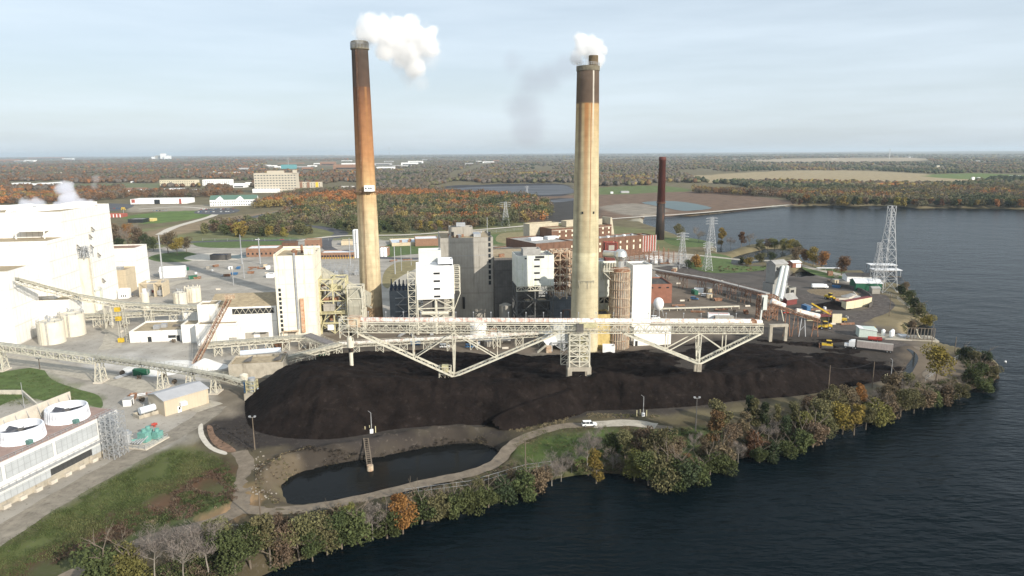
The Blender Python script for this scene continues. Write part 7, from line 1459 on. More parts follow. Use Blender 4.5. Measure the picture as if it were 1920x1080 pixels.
block('small_tan_building', 'small tan brick building beside the highway junction', 'building', 640, 662, 460, 452, 12, tanclad, tanroof, rz=R(8)); block('dark_canopy_shed', 'dark blue roofed canopy shed by the round pool', 'shed', 394, 427, 488, 478, 9, darkclad, mat('navy_roof', (.035, .04, .07), .6, .1, .5), rz=R(2)); 
block('garage', 'small white garage at the edge of the switchyard', 'shed', 499, 512, 521, 514, 7, purewhite, darkroof)
pool_ = poly_obj('clarifier_pool', smooth_poly(pl([(345, 484), (370, 477), (400, 474), (440, 477), (470, 482), (440, 488), (395, 490), (360, 489)]), 3), .12, palecon); poly_obj('clarifier_water', smooth_poly(pl([(430, 480), (455, 478), (468, 482), (450, 485), (432, 484)]), 3), .14, turq)
# far buildings, one thing each
random.seed(77); fars = []
tones = [purewhite, purewhite, whiteroof, mat('far_cream_wall', (.62, .56, .45), .8, .05, .1), mat('far_grey_wall', (.4, .4, .4), .8, .05, .1), brickor]
kinds = ['low white commercial shed far off among the trees', 'white warehouse far off among the trees', 'pale flat roofed store far off among the trees', 'cream walled building far off among the trees', 'grey shed far off among the trees', 'small brick coloured building far off among the trees']
spec = [(22, 44, 348, 343), (30, 60, 352, 345), (70, 90, 348, 343), (92, 115, 345, 342), (0, 20, 303, 300), (27, 38, 304, 301), (45, 57, 303, 300), (52, 84, 298, 296), (117, 127, 299, 297), (232, 262, 358, 354), (240, 290, 360, 357), (310, 335, 357, 354), (355, 382, 360, 356), (405, 428, 328, 324), (430, 447, 327, 323), (448, 462, 320, 315), (384, 400, 324, 322), (437, 457, 352, 346), (460, 472, 347, 342), (100, 110, 326, 324), (245, 262, 343, 340), (345, 355, 312, 309),
        (500, 515, 314, 310), (515, 525, 316, 312), (553, 575, 316, 312), (566, 584, 319, 315), (588, 600, 309, 306), (600, 625, 310, 305), (625, 668, 318, 311), (640, 668, 312, 306), (576, 590, 313, 310), (706, 735, 318, 313), (702, 730, 310, 306), (735, 760, 314, 310), (752, 780, 310, 305), (765, 790, 306, 302), (640, 655, 303, 301), (610, 634, 292, 291), (668, 690, 311, 308), (720, 735, 304, 302), (792, 800, 301, 299), (790, 802, 291, 290),
        (872, 890, 309, 306), (905, 925, 306, 303), (893, 902, 304, 302), (925, 935, 303, 301), (1165, 1180, 362, 359), (1145, 1150, 363, 361), (1212, 1222, 291, 290), (1226, 1236, 291, 290), (1375, 1379, 301, 298), (1545, 1556, 299, 297), (1560, 1575, 300, 298), (1705, 1708, 296, 294), (1812, 1826, 302, 300), (1830, 1842, 303, 301), (1823, 1828, 337, 332), (1833, 1842, 336, 333), (1880, 1888, 334, 331), (1900, 1915, 332, 329), (1634, 1653, 374, 368), (1655, 1672, 372, 367), (1693, 1700, 380, 377), (1700, 1716, 371, 367), (1545, 1562, 378, 375), (1840, 1848, 312, 310), (1757, 1763, 313, 311), (520, 560, 308, 306), (476, 500, 312, 309)]
used = {}
for (x0, x1, pb, pt_) in spec:
    k = random.choice((0, 0, 1, 2, 2, 3, 4, 5)); A_ = P(x0, pb); B_ = P(x1, pb); W = (B_ - A_).length; hh_ = max(4.0, ztop(A_, pt_)); D_ = random.uniform(.5, 1.2) * min(W, 60)
    root = empty('distant_building', A_, R(random.uniform(-4, 10)), kinds[k], 'building', 'buildings far off among the trees')
    mb = MB().box(0, 0, -1, W, D_, hh_)
    if k in (1, 3, 5): mb.add([(-.5, -.5, hh_), (W + .5, -.5, hh_), (W + .5, D_ + .5, hh_), (-.5, D_ + .5, hh_), (0, D_ / 2, hh_ * 1.35), (W, D_ / 2, hh_ * 1.35)], [(0, 1, 5, 4), (2, 3, 4, 5), (1, 2, 5), (3, 0, 4)])
    mb.build('wall', tones[k], root)
    if W > 25: MB().box(W * .1, -.3, hh_ * .15, W * .9, -.02, hh_ * .5).build('window_band', glass, root)
tl, W, h = block('teal_building', 'teal walled commercial building in the distant town', 'building', 527, 553, 317, 309, 40, mat('teal_wall', (.12, .32, .34), .7, .05, .3), whiteroof)
for (x0, x1, pb, pt_, nm) in ((301, 306, 299, 288, 'tallest pale tower of the far downtown cluster'), (291, 297, 299, 292, 'brown tower left in the far downtown cluster'), (308, 314, 299, 292, 'white block right in the far downtown cluster'), (284, 288, 298, 294, 'small white block at the left end of the far downtown')):
    A_ = P(x0, pb); r_ = empty('city_tower', A_, 0, nm, 'tower'); W = (P(x1, pb) - A_).length; hh_ = ztop(A_, pt_); MB().box(0, 0, 0, W, W * .8, hh_).build('wall', greyclad if 'brown' in nm else purewhite, r_); MB().box(W * .2, W * .1, hh_, W * .7, W * .6, hh_ * 1.06).build('roof_house', greyroof, r_)
for (px, pb, pt_, nm) in ((730, 292, 271, 'faint radio mast left of centre on the horizon'), (541, 312, 294, 'radio mast behind the hotel'), (1667, 300, 279, 'thin radio mast on the right horizon'), (354, 327, 318, 'pole sign among the distant trees')):
    b = P(px, pb); h = ztop(b, pt_); r_ = empty('radio_mast', b, 0, nm, 'mast'); MB().bar((0, 0, 0), (0, 0, h), max(.6, b.y * .0006)).build('mast', steelg, r_)

# ------------------------------------------------------------------ trees and plants
def leafmat(name, c, amt=.35):
    m = mat(name, c, .85, .35, .9, objrand=.55, spec=.15, stain=tuple(x * .55 for x in c), stain_amt=amt); b = m.node_tree.nodes['Principled BSDF']; b.inputs['Subsurface Weight'].default_value = 0.0
    return m
LM = {'green': leafmat('green_leaves', (.075, .088, .034)), 'olive': leafmat('olive_leaves', (.125, .115, .055)), 'yellow': leafmat('golden_leaves', (.23, .17, .045)), 'orange': leafmat('orange_leaves', (.27, .125, .045)), 'rust': leafmat('rust_leaves', (.15, .08, .045)),
      'brown': leafmat('brown_leaves', (.15, .11, .07)), 'bare': mat('bare_twigs', (.185, .155, .135), .9, .2, .8, objrand=.3), 'dark': leafmat('dark_green_leaves', (.045, .058, .028)), 'lime': leafmat('yellow_green_leaves', (.15, .145, .045))}
def quads(cent, siz, rng, flat=.0):
    n = len(cent); a = rng.normal(size=(n, 3)); a[:, 2] *= (1 - flat); a /= np.linalg.norm(a, axis=1)[:, None]; b = np.cross(a, rng.normal(size=(n, 3))); b /= np.linalg.norm(b, axis=1)[:, None]
    s = np.reshape(siz, (-1, 1)) * rng.uniform(.6, 1.3, size=(n, 1)); v = np.stack([cent - a * s, cent - b * s * .7, cent + a * s, cent + b * s * .7], 1).reshape(-1, 3)
    return v, np.arange(4 * n).reshape(-1, 4)
def crown_pts(rng, lobes, n, r0, zc, hgt, shape):
    out_ = []
    L = []
    for i in range(lobes):
        t = rng.uniform(0, 2 * pi); rr = rng.uniform(.2, .62) * r0; z = zc + rng.uniform(-.42, .48) * hgt
        if shape == 'cone': rr *= 1.1 - (z - zc + hgt * .5) / hgt
        L.append((rr * math.cos(t), rr * math.sin(t), z, rng.uniform(.32, .55) * r0 * (1.0 if shape != 'cone' else .8)))
    L.append((0, 0, zc, r0 * .55)); L.append((0, 0, zc + hgt * .38, r0 * .4))
    k = n // len(L)
    for (x, y, z, r) in L:
        d = rng.normal(size=(k, 3)); d /= np.linalg.norm(d, axis=1)[:, None]; rad = r * rng.uniform(.35, 1.16, size=(k, 1)) ** .6
        out_.append(np.array([x, y, z]) + d * rad * np.array([1, 1, .85]))
    return np.concatenate(out_)
def np_mesh(name, v, f, m, smooth=False):
    me = bpy.data.meshes.new(name); me.from_pydata(v.tolist() if hasattr(v, 'tolist') else v, [], f.tolist() if hasattr(f, 'tolist') else f); me.materials.append(m); me.update(); return me
def trunk_mb(seed, h, r, nb, spread, twigs=0, lean=.1):
    random.seed(seed); mb = MB(); p = Vector((0, 0, -.6)); dirv = Vector((random.uniform(-lean, lean), random.uniform(-lean, lean), 1)).normalized(); segs = []
    n = 4
    for i in range(n):
        q = p + dirv * (h * .75 / n); mb.tube(p, q, r * (1 - i / n * .55), r * (1 - (i + 1) / n * .55), n=7, cap=False); segs.append((q.copy(), r * (1 - (i + 1) / n * .55))); p = q; dirv = (dirv + Vector((random.uniform(-.15, .15), random.uniform(-.15, .15), 0))).normalized()
    def branch(p, d, L, rr, depth):
        q = p + d * L; mb.tube(p, q, rr, rr * .55, n=5, cap=False)
        if depth <= 0: return
        for _ in range(3 if depth > 1 else 4):
            dd = (d + Vector((random.uniform(-.75, .75), random.uniform(-.75, .75), random.uniform(-.1, .65)))).normalized(); branch(p.lerp(q, random.uniform(.45, 1)), dd, L * random.uniform(.5, .72), rr * .5, depth - 1)
    for k in range(nb):
        q, rr = random.choice(segs[1:]); a = 2 * pi * k / nb + random.uniform(-.4, .4); branch(q, Vector((math.cos(a) * spread, math.sin(a) * spread, random.uniform(.5, 1.1))).normalized(), h * random.uniform(.22, .36), rr * .55, 3 if twigs else 1)
    return mb
SH = {}
def tree_proto(kind, shape, seed):
    key = (kind, shape, seed)
    if key in SH: return SH[key]
    rng = np.random.default_rng(seed * 13 + 5)
    if kind == 'bare':
        mb = trunk_mb(seed, 8, .16, 9, 1.0, twigs=1); tm = np_mesh('trunk', [tuple(v) for v in mb.v], mb.f, palebark)
        rngp = np.array([tuple(v) for v in mb.v]); rngp = rngp[rngp[:, 2] > 3.2]; c = rngp[rng.integers(0, len(rngp), 900)] + rng.normal(size=(900, 3)) * .35
        a = rng.normal(size=(900, 3)); a[:, 2] = np.abs(a[:, 2]) + .3; a /= np.linalg.norm(a, axis=1)[:, None]; w = np.cross(a, rng.normal(size=(900, 3))); w /= np.linalg.norm(w, axis=1)[:, None]
        v = np.stack([c - w * .03, c + w * .03, c + a * .9 + w * .012, c + a * .9 - w * .012], 1).reshape(-1, 3); cm_ = np_mesh('crown', v, np.arange(3600).reshape(-1, 4), LM['bare'])
    else:
        hgt = {'round': 6.2, 'tall': 8.0, 'cone': 8.5, 'low': 4.2}[shape]; r0 = {'round': 3.9, 'tall': 2.8, 'cone': 2.7, 'low': 3.4}[shape]; zc = {'round': 5.2, 'tall': 5.6, 'cone': 5.2, 'low': 2.6}[shape]
        pts_ = crown_pts(rng, 9 if shape != 'cone' else 11, 2600, r0, zc, hgt, shape); v, f = quads(pts_, .22, rng); cm_ = np_mesh('crown', v, f, LM[kind])
        mb = trunk_mb(seed, 8, .22, 6, .9); tm = np_mesh('trunk', [tuple(v) for v in mb.v], mb.f, barkm)
    SH[key] = (tm, cm_); return SH[key]
NAMES = {'green': 'green', 'olive': 'olive green', 'yellow': 'golden yellow', 'orange': 'bright orange', 'rust': 'rusty red', 'brown': 'brown', 'bare': 'leafless', 'dark': 'dark green', 'lime': 'yellow green'}
def tree(px, pb, hp_, kind, shape='round', label=None, group=None, onz=None):
    b = P(px, pb); z = max(tz(b.x, b.y), WL - .2); h = (ztop(b, pb - hp_)); h = max(h, 2.5)
    seed = (int(px) * 7 + int(pb)) % 4; tm, cm_ = tree_proto(kind, shape, seed); sc = h / (9.2 if shape != 'low' else 4.9) * (1.0 if kind != 'bare' else 1.0)
    r = bpy.data.objects.new('tree' if kind != 'bare' else 'bare_tree', None); COL.objects.link(r); r.location = (b.x, b.y, z); r.rotation_euler = (0, 0, (px * 1.7) % 6.28); r.scale = (sc, sc, sc * (1.0 if shape != 'low' else 1.0))
    tag(r, label or '%s tree on the lake bank' % NAMES[kind], 'tree', group)
    for nm, me in (('trunk', tm), ('crown', cm_)): o = bpy.data.objects.new(nm, me); COL.objects.link(o); o.parent = r
    return r
SHORE = [  # pixel column of the foot, row of the foot, height in rows, leaves, shape
 (196, 1100, 70, 'green', 'low'), (250, 1092, 62, 'lime', 'low'), (290, 1085, 105, 'bare', 'round'), (325, 1050, 85, 'bare', 'round'), (345, 1092, 110, 'bare', 'round'), (392, 1075, 115, 'bare', 'round'), (420, 1045, 85, 'olive', 'round'), (440, 1072, 100, 'green', 'round'), (470, 1055, 95, 'green', 'round'), (505, 1046, 105, 'olive', 'tall'), (530, 1040, 85, 'brown', 'round'), (560, 1028, 92, 'olive', 'round'), (585, 1030, 70, 'green', 'round'), (575, 1005, 60, 'bare', 'round'),
 (612, 1018, 84, 'olive', 'round'), (640, 1008, 80, 'green', 'round'), (668, 998, 66, 'green', 'low'), (697, 990, 88, 'bare', 'round'), (710, 978, 70, 'bare', 'round'), (755, 980, 76, 'orange', 'round'), (745, 968, 60, 'orange', 'tall'), (790, 962, 50, 'green', 'low'), (820, 955, 46, 'olive', 'low'), (850, 948, 44, 'green', 'low'), (880, 940, 46, 'green', 'low'), (915, 932, 42, 'green', 'low'), (948, 922, 44, 'dark', 'low'), (985, 912, 46, 'green', 'low'), (1010, 900, 42, 'brown', 'low'),
 (1035, 893, 72, 'bare', 'round'), (1052, 885, 56, 'bare', 'round'), (1072, 872, 66, 'bare', 'round'), (1100, 866, 78, 'bare', 'round'), (1112, 850, 60, 'bare', 'round'), (1118, 888, 66, 'yellow', 'tall'), (1145, 848, 34, 'green', 'low'), (1172, 860, 62, 'olive', 'round'), (1190, 884, 70, 'lime', 'round'), (1205, 862, 66, 'brown', 'round'), (1216, 892, 74, 'green', 'round'), (1232, 872, 84, 'olive', 'round'), (1245, 893, 60, 'olive', 'low'), (1262, 893, 52, 'green', 'low'), (1282, 893, 50, 'dark', 'low'), (1290, 870, 44, 'rust', 'round'), (1310, 888, 44, 'green', 'low'),
 (1338, 836, 70, 'rust', 'tall'), (1348, 832, 80, 'olive', 'tall'), (1368, 838, 56, 'brown', 'round'), (1385, 850, 54, 'bare', 'round'), (1403, 806, 66, 'dark', 'cone'), (1412, 812, 70, 'olive', 'cone'), (1432, 815, 62, 'dark', 'cone'), (1332, 872, 40, 'green', 'low'), (1360, 868, 36, 'green', 'low'), (1450, 845, 34, 'dark', 'low'), (1425, 850, 30, 'green', 'low'), (1472, 822, 60, 'dark', 'tall'), (1478, 838, 30, 'green', 'low'), (1500, 830, 44, 'green', 'low'),
 (1508, 812, 66, 'lime', 'round'), (1530, 800, 76, 'olive', 'round'), (1525, 822, 50, 'brown', 'low'), (1548, 812, 60, 'olive', 'round'), (1560, 785, 72, 'olive', 'round'), (1580, 798, 66, 'yellow', 'round'), (1603, 800, 62, 'yellow', 'tall'), (1590, 775, 60, 'brown', 'round'), (1612, 765, 46, 'orange', 'tall'), (1625, 790, 52, 'olive', 'round'), (1645, 782, 46, 'lime', 'low'), (1668, 774, 60, 'brown', 'round'), (1690, 766, 60, 'olive', 'round'), (1695, 745, 50, 'bare', 'round'), (1715, 760, 48, 'olive', 'round'), (1732, 753, 40, 'brown', 'low'), (1750, 748, 34, 'green', 'low'), (1775, 742, 34, 'brown', 'low'), (1800, 735, 30, 'olive', 'low'), (1818, 712, 30, 'green', 'low'), (1845, 722, 27, 'green', 'low'), (1860, 700, 24, 'olive', 'low'), (1836, 702, 26, 'green', 'low'), (1850, 680, 22, 'dark', 'low'), (1826, 678, 20, 'olive', 'low'), (1808, 672, 22, 'dark', 'low'),
 (1268, 858, 46, 'brown', 'round'), (1300, 846, 44, 'bare', 'round'), (1322, 850, 40, 'brown', 'round'), (1352, 858, 46, 'brown', 'low'), (1395, 826, 52, 'brown', 'tall'), (1418, 838, 40, 'rust', 'low'), (1442, 822, 56, 'bare', 'round'), (1455, 806, 50, 'olive', 'cone'), (1488, 808, 58, 'olive', 'tall'), (1512, 786, 50, 'brown', 'round'), (1538, 776, 46, 'brown', 'round'), (1630, 762, 44, 'bare', 'round'), (1660, 756, 46, 'brown', 'round'), (1675, 742, 40, 'brown', 'low'), (1705, 738, 44, 'olive', 'round'), (1650, 772, 40, 'olive', 'low'), (1150, 868, 50, 'bare', 'round'), (1182, 846, 48, 'brown', 'round'), (1256, 872, 60, 'brown', 'round'), (480, 1018, 54, 'bare', 'round'), (525, 1012, 52, 'brown', 'round'), (600, 1000, 48, 'olive', 'round'), (630, 992, 44, 'brown', 'low'), (655, 984, 48, 'lime', 'round'), (725, 988, 50, 'green', 'low'), (775, 952, 44, 'brown', 'low'), (375, 1048, 60, 'bare', 'round'), (265, 1068, 60, 'bare', 'round'), (220, 1075, 50, 'olive', 'low'), (835, 940, 34, 'brown', 'low'), (900, 918, 30, 'olive', 'low'), (965, 900, 34, 'brown', 'low'),
 (1755, 715, 76, 'yellow', 'round'),
 (1690, 552, 18, 'dark', 'low'), (1704, 562, 18, 'green', 'low'), (1716, 578, 20, 'dark', 'low'), (1724, 592, 22, 'olive', 'low'), (1738, 602, 22, 'yellow', 'low'), (1712, 606, 16, 'brown', 'low'), (1697, 543, 14, 'brown', 'low')]
PLACES = ['at the lower left shore', 'beside the pond road shore', 'right of the timber pole on the shore', 'on the shore below the station wagon', 'on the shore below the coal slope', 'on the wooded shore right of the dark floodlight', 'on the narrow shore left of the point', 'on the round point of land', 'on the bank by the water intake']
cnt = {}
def place_word(px, py):
    if py < 610: return PLACES[8]
    for lim, i in ((400, 0), (700, 1), (1000, 2), (1180, 3), (1320, 4), (1600, 5), (1760, 6), (2000, 7)):
        if px < lim: return PLACES[i]
grp = {}
for t_ in SHORE:
    k = (t_[3], place_word(t_[0], t_[1])); grp[k] = grp.get(k, 0) + 1
for px, pb, hp_, kind, shape in SHORE:
    k = (kind, place_word(px, pb)); lab = '%s %s %s' % (NAMES[kind], 'bush' if shape == 'low' else 'tree', k[1])
    if (px, pb) == (1755, 715): lab = 'large round golden tree standing alone on the point'
    tree(px, pb, hp_ * (.92 if kind != 'bare' else .8), kind, shape, lab, 'trees and bushes along the near shore')
INLAND = [(1578, 516, 38, 'rust', 'round', 'big round brown tree alone on the lakeside lawn'), (1541, 503, 34, 'orange', 'round', 'orange tree in the lakeside row left of the big brown one'), (1524, 499, 36, 'yellow', 'round', 'golden tree in the lakeside row'), (1508, 496, 30, 'rust', 'round', 'rusty tree in the lakeside row'), (1490, 492, 30, 'brown', 'round', 'brown tree at the left of the lakeside row'), (1497, 482, 26, 'olive', 'round', 'olive tree behind the lakeside row'), (1448, 492, 20, 'dark', 'round', 'dark tree left of the grey transfer tower'),
 (1272, 449, 30, 'olive', 'round', 'olive tree right of the slender dark chimney'), (1310, 454, 30, 'bare', 'round', 'leafless tree near the slender dark chimney'), (1352, 458, 36, 'yellow', 'tall', 'slim golden tree beside the silver pylon'), (1370, 458, 22, 'bare', 'round', 'leafless tree right of the slim golden tree'), (1390, 462, 28, 'rust', 'tall', 'rusty tree by the cove'), (1405, 462, 26, 'bare', 'round', 'leafless tree by the cove'), (1425, 464, 22, 'olive', 'round', 'olive tree by the cove'), (1440, 463, 22, 'brown', 'round', 'brown tree by the cove'), (1452, 464, 24, 'lime', 'round', 'yellow green tree by the cove'), (1468, 466, 26, 'lime', 'round', 'bright yellow green tree at the cove end'), (1482, 467, 26, 'yellow', 'round', 'golden tree at the cove end'), (1492, 470, 24, 'olive', 'round', 'olive tree at the cove end'),
 (1424, 492, 16, 'olive', 'low', 'olive bush on the cove bank'), (1306, 500, 20, 'orange', 'low', 'orange bush before the grey pylon'), (1290, 502, 14, 'green', 'low', 'green bush before the grey pylon'), (1392, 496, 12, 'green', 'low', 'green bush on the cove bank'), (1402, 498, 14, 'yellow', 'low', 'golden bush on the cove bank'),
 (316, 476, 42, 'brown', 'round', 'brown grey tree by the oval lawn'), (333, 478, 34, 'yellow', 'round', 'golden tree by the oval lawn'), (350, 474, 30, 'brown', 'round', 'brown tree right of the golden lawn tree'), (288, 470, 28, 'green', 'round', 'green tree left of the oval lawn trees'), (240, 470, 48, 'bare', 'round', 'leafless tree in the dark wood behind the white wing'), (238, 452, 34, 'orange', 'round', 'orange tree in the dark wood behind the white wing'), (215, 466, 48, 'brown', 'round', 'brown tree in the dark wood behind the white wing'), (262, 470, 44, 'brown', 'round', 'second brown tree in the dark wood behind the white wing'), (186, 458, 38, 'green', 'round', 'green tree just right of the stepped white building'), (225, 474, 30, 'dark', 'round', 'dark tree in front of the brown trees behind the white wing'), (275, 472, 34, 'dark', 'round', 'dark tree at the right end of the wood behind the white wing')]
for px, pb, hp_, kind, shape, lab in INLAND: tree(px, pb, hp_, kind, shape, lab)
# mid distance trees: light crowns
rngm = np.random.default_rng(99)
MID = {}
MK = ['green', 'olive', 'olive', 'rust', 'yellow', 'brown', 'dark', 'orange', 'bare']
def mid_mesh(kind, s):
    if (kind, s) in MID: return MID[(kind, s)]
    rng = np.random.default_rng(s + 50); pts_ = crown_pts(rng, 7, 520, 4.4, 5.0, 6.5, 'round'); v, f = quads(pts_, .62, rng)
    me = np_mesh('crown', v, f, LM[kind if kind != 'bare' else 'brown']); MID[(kind, s)] = me; return me
def mid_tree(x, y, h, kind, label, group, z=0):
    o = bpy.data.objects.new('broadleaf_tree', mid_mesh(kind, int(x * 3) % 3)); COL.objects.link(o); s = h / 9.5; o.location = (x, y, z - .5); o.scale = (s * rngm.uniform(.9, 1.2), s * rngm.uniform(.9, 1.2), s); o.rotation_euler = (0, 0, rngm.uniform(0, 6.28)); tag(o, label, 'tree', group)
def poly_pts(poly_px, spacing, rng):
    poly = pl(poly_px); a, b = poly.min(0), poly.max(0); X, Y = np.meshgrid(np.arange(a[0], b[0], spacing), np.arange(a[1], b[1], spacing)); X = X + rng.uniform(-.4, .4, X.shape) * spacing; Y = Y + rng.uniform(-.4, .4, Y.shape) * spacing
    m = inside(X, Y, poly); return np.stack([X[m], Y[m]], 1)
WOOD = [(380, 438), (400, 428), (470, 418), (530, 408), (575, 392), (560, 380), (600, 368), (760, 362), (900, 366), (1000, 374), (1035, 385), (1035, 412), (960, 424), (860, 434), (700, 441), (640, 438), (600, 425), (560, 428), (590, 442), (440, 447)]
wp = poly_pts(WOOD, 13.0, rngm); wp = wp[np.argsort(wp[:, 1])]
nI = 0; stuffp = []
EX = [pl(p) for p in ([(600, 447), (575, 424), (600, 420), (640, 436), (650, 447)],)]
FRG = {'green': 'greenish', 'olive': 'olive', 'rust': 'rusty', 'yellow': 'golden', 'brown': 'brown', 'dark': 'dark', 'orange': 'orange', 'bare': 'brown'}
for x, y in wp:
    if any(inside(np.array([x]), np.array([y]), e)[0] for e in EX): continue
    px, py = proj((x, y, 0)); nv = mnoise.noise(Vector((x / 60, y / 60, 1))) + .25 * mnoise.noise(Vector((x / 14, y / 14, 5)))
    if py < 372: kind = 'orange' if nv > -.1 else 'rust'
    else: kind = ['dark', 'green', 'green', 'olive', 'olive', 'brown', 'yellow', 'rust', 'orange'][int(np.clip((nv + .55) * 8, 0, 8))]
    if 560 < px < 680 and py < 385 and rngm.random() < .6: kind = 'orange'
    if px < 600 and py > 400 and kind in ('orange', 'rust') and rngm.random() < .6: kind = 'green'
    if nI < 120: mid_tree(x, y, rngm.uniform(10, 14), kind, '%s tree at the near edge of the big autumn wood' % FRG[kind], 'trees of the big autumn wood'); nI += 1
    else: stuffp.append((x, y, rngm.uniform(10, 15), kind, 1))
# row of trees along the far right shore
fsh = [(1488, 384), (1500, 384), (1512, 382), (1524, 383), (1560, 384), (1572, 385)] + [(1580 + i * 11 + rngm.uniform(-3, 3), 384.5 + rngm.uniform(-.5, 1.5) + (i * .12)) for i in range(33)]
for i, (px, py) in enumerate(fsh):
    p = P(px, py); kind = ['olive', 'green', 'rust', 'yellow', 'brown', 'dark', 'orange', 'olive'][int(rngm.integers(0, 8))]; mid_tree(p.x, p.y, rngm.uniform(11, 17), kind, '%s tree in the front row along the far right shore' % FRG[kind], 'trees along the far right shore')
# everything further is one mass of woodland
PAL = {'green': (.07, .08, .038), 'olive': (.105, .10, .055), 'rust': (.135, .08, .045), 'yellow': (.19, .145, .055), 'brown': (.115, .092, .066), 'dark': (.045, .055, .033), 'orange': (.26, .115, .045), 'grey': (.13, .112, .095)}
NOTREE = [pl(p) for p in (
 [(1290, 331), (1400, 322), (1500, 320), (1640, 320.5), (1800, 329), (1862, 338), (1800, 349), (1640, 347), (1480, 343), (1330, 344)], [(1400, 301), (1560, 297.5), (1640, 295), (1740, 296), (1740, 304), (1600, 305), (1424, 306)], [(1725, 327), (1830, 324.5), (1960, 326), (1960, 336), (1800, 337)],
 [(1090, 350), (1230, 347), (1300, 352), (1300, 362), (1480, 372), (1490, 386), (1200, 412), (1030, 424), (1000, 372), (1080, 364)], [(820, 350), (900, 344), (1050, 342.5), (1090, 352), (1075, 368), (1000, 372), (850, 362)], [(1040, 345), (1100, 342), (1130, 352), (1090, 358)],
 [(-40, 420), (200, 420), (520, 408), (570, 392), (560, 386), (480, 392), (480, 386), (520, 372), (560, 362), (470, 362), (390, 370), (240, 372), (150, 380), (-40, 384)], [(-50, 420), (200, 420), (560, 404), (1040, 424), (1040, 500), (-50, 520)],
 [(130, 344), (300, 343), (300, 353), (130, 356)], [(15, 340), (120, 340), (120, 353), (15, 353)], [(230, 352), (390, 352), (390, 362), (230, 362)], [(295, 335), (436, 335), (436, 351), (295, 351)], [(836, 332), (850, 322), (884, 313), (905, 306), (925, 302), (930, 305), (895, 318), (868, 327), (850, 334)],
 [(474, 355), (610, 345), (640, 340), (700, 346), (700, 358), (600, 360), (474, 366)], [(500, 304), (600, 303), (800, 299), (800, 306), (760, 312), (668, 321), (560, 321), (500, 318)], [(430, 340), (475, 338), (475, 366), (432, 362)])]
mid_px = np.stack([rngm.uniform(-60, 1980, 44000), 289 + (118 * rngm.uniform(0, 1, 44000) ** 1.35)], 1)
for px, py in mid_px:
    hz_py = 291 - px * .0061
    if py < hz_py + 3.2: continue
    p = P(px, py)
    if p.y > 26000 or p.y < 900: continue
    stuffp.append((p.x, p.y, 0, None, 0))
sx = np.array([(a[0], a[1]) for a in stuffp]); bad = np.zeros(len(sx), bool); free = np.array([a[4] for a in stuffp], bool)
for e in NOTREE + [LAKE, COVE]: bad |= inside(sx[:, 0], sx[:, 1], e)
wpoly = pl(WOOD); inw = inside(sx[:, 0], sx[:, 1], wpoly)
bad = (bad | inw) & ~free
ico = bpy.data.meshes.new('tmp'); import bmesh
bm = bmesh.new(); bmesh.ops.create_icosphere(bm, subdivisions=2, radius=1.0); TV = np.array([tuple(v.co) for v in bm.verts]); TF = np.array([[v.index for v in f.verts] for f in bm.faces]); bm.free()
bm = bmesh.new(); bmesh.ops.create_icosphere(bm, subdivisions=1, radius=1.0); TV1 = np.array([tuple(v.co) for v in bm.verts]); TF1 = np.array([[v.index for v in f.verts] for f in bm.faces]); bm.free()
def mass(name, items, m, tv, tf, label=None, cat=None, jit=.22, leaf=0):
    """items: x, y, z, radius, height, colour -> one mesh of small rough crowns"""
    A_ = np.array([i[:5] for i in items]); Cc = np.array([i[5] for i in items]); n = len(A_); nv = len(tv)
    var = np.repeat(tv[None], n, 0) * (1 + rngm.normal(size=(n, nv, 1)) * jit); var[:, :, 2] = np.maximum(var[:, :, 2], -.8)
    th = rngm.uniform(0, 6.28, n); c, s = np.cos(th)[:, None], np.sin(th)[:, None]; x = var[:, :, 0] * c - var[:, :, 1] * s; y = var[:, :, 0] * s + var[:, :, 1] * c
    V = np.stack([A_[:, 0:1] + x * A_[:, 3:4], A_[:, 1:2] + y * A_[:, 3:4], A_[:, 2:3] + (var[:, :, 2] * .5 + .45) * A_[:, 4:5]], -1).reshape(-1, 3)
    Fc = (tf[None] + (np.arange(n) * nv)[:, None, None]).reshape(-1, 3); colr = np.repeat(Cc[:, None], nv, 1).reshape(-1, 3) * rngm.uniform(.82, 1.18, (n * nv, 1))
    me = bpy.data.meshes.new(name); me.vertices.add(len(V)); me.vertices.foreach_set('co', V.astype('f').ravel()); me.loops.add(Fc.size); me.loops.foreach_set('vertex_index', Fc.astype('i').ravel()); me.polygons.add(len(Fc)); me.polygons.foreach_set('loop_start', np.arange(0, Fc.size, 3, dtype='i')); me.polygons.foreach_set('loop_total', np.full(len(Fc), 3, 'i')); me.update(calc_edges=True)
    a = me.color_attributes.new('Col', 'FLOAT_COLOR', 'POINT'); cc = np.ones((len(V), 4), 'f'); cc[:, :3] = colr; a.data.foreach_set('color', cc.ravel()); me.materials.append(m)
    o = bpy.data.objects.new(name, me); COL.objects.link(o); return tag(o, label, cat, kind='stuff')
farm = mat('mixed_autumn_foliage', (0, 0, 0), .9, .35, .12, attr='Col', spec=.05, detail=6)
near_items, far_items, leaf_items = [], [], []; GFAR = 45000
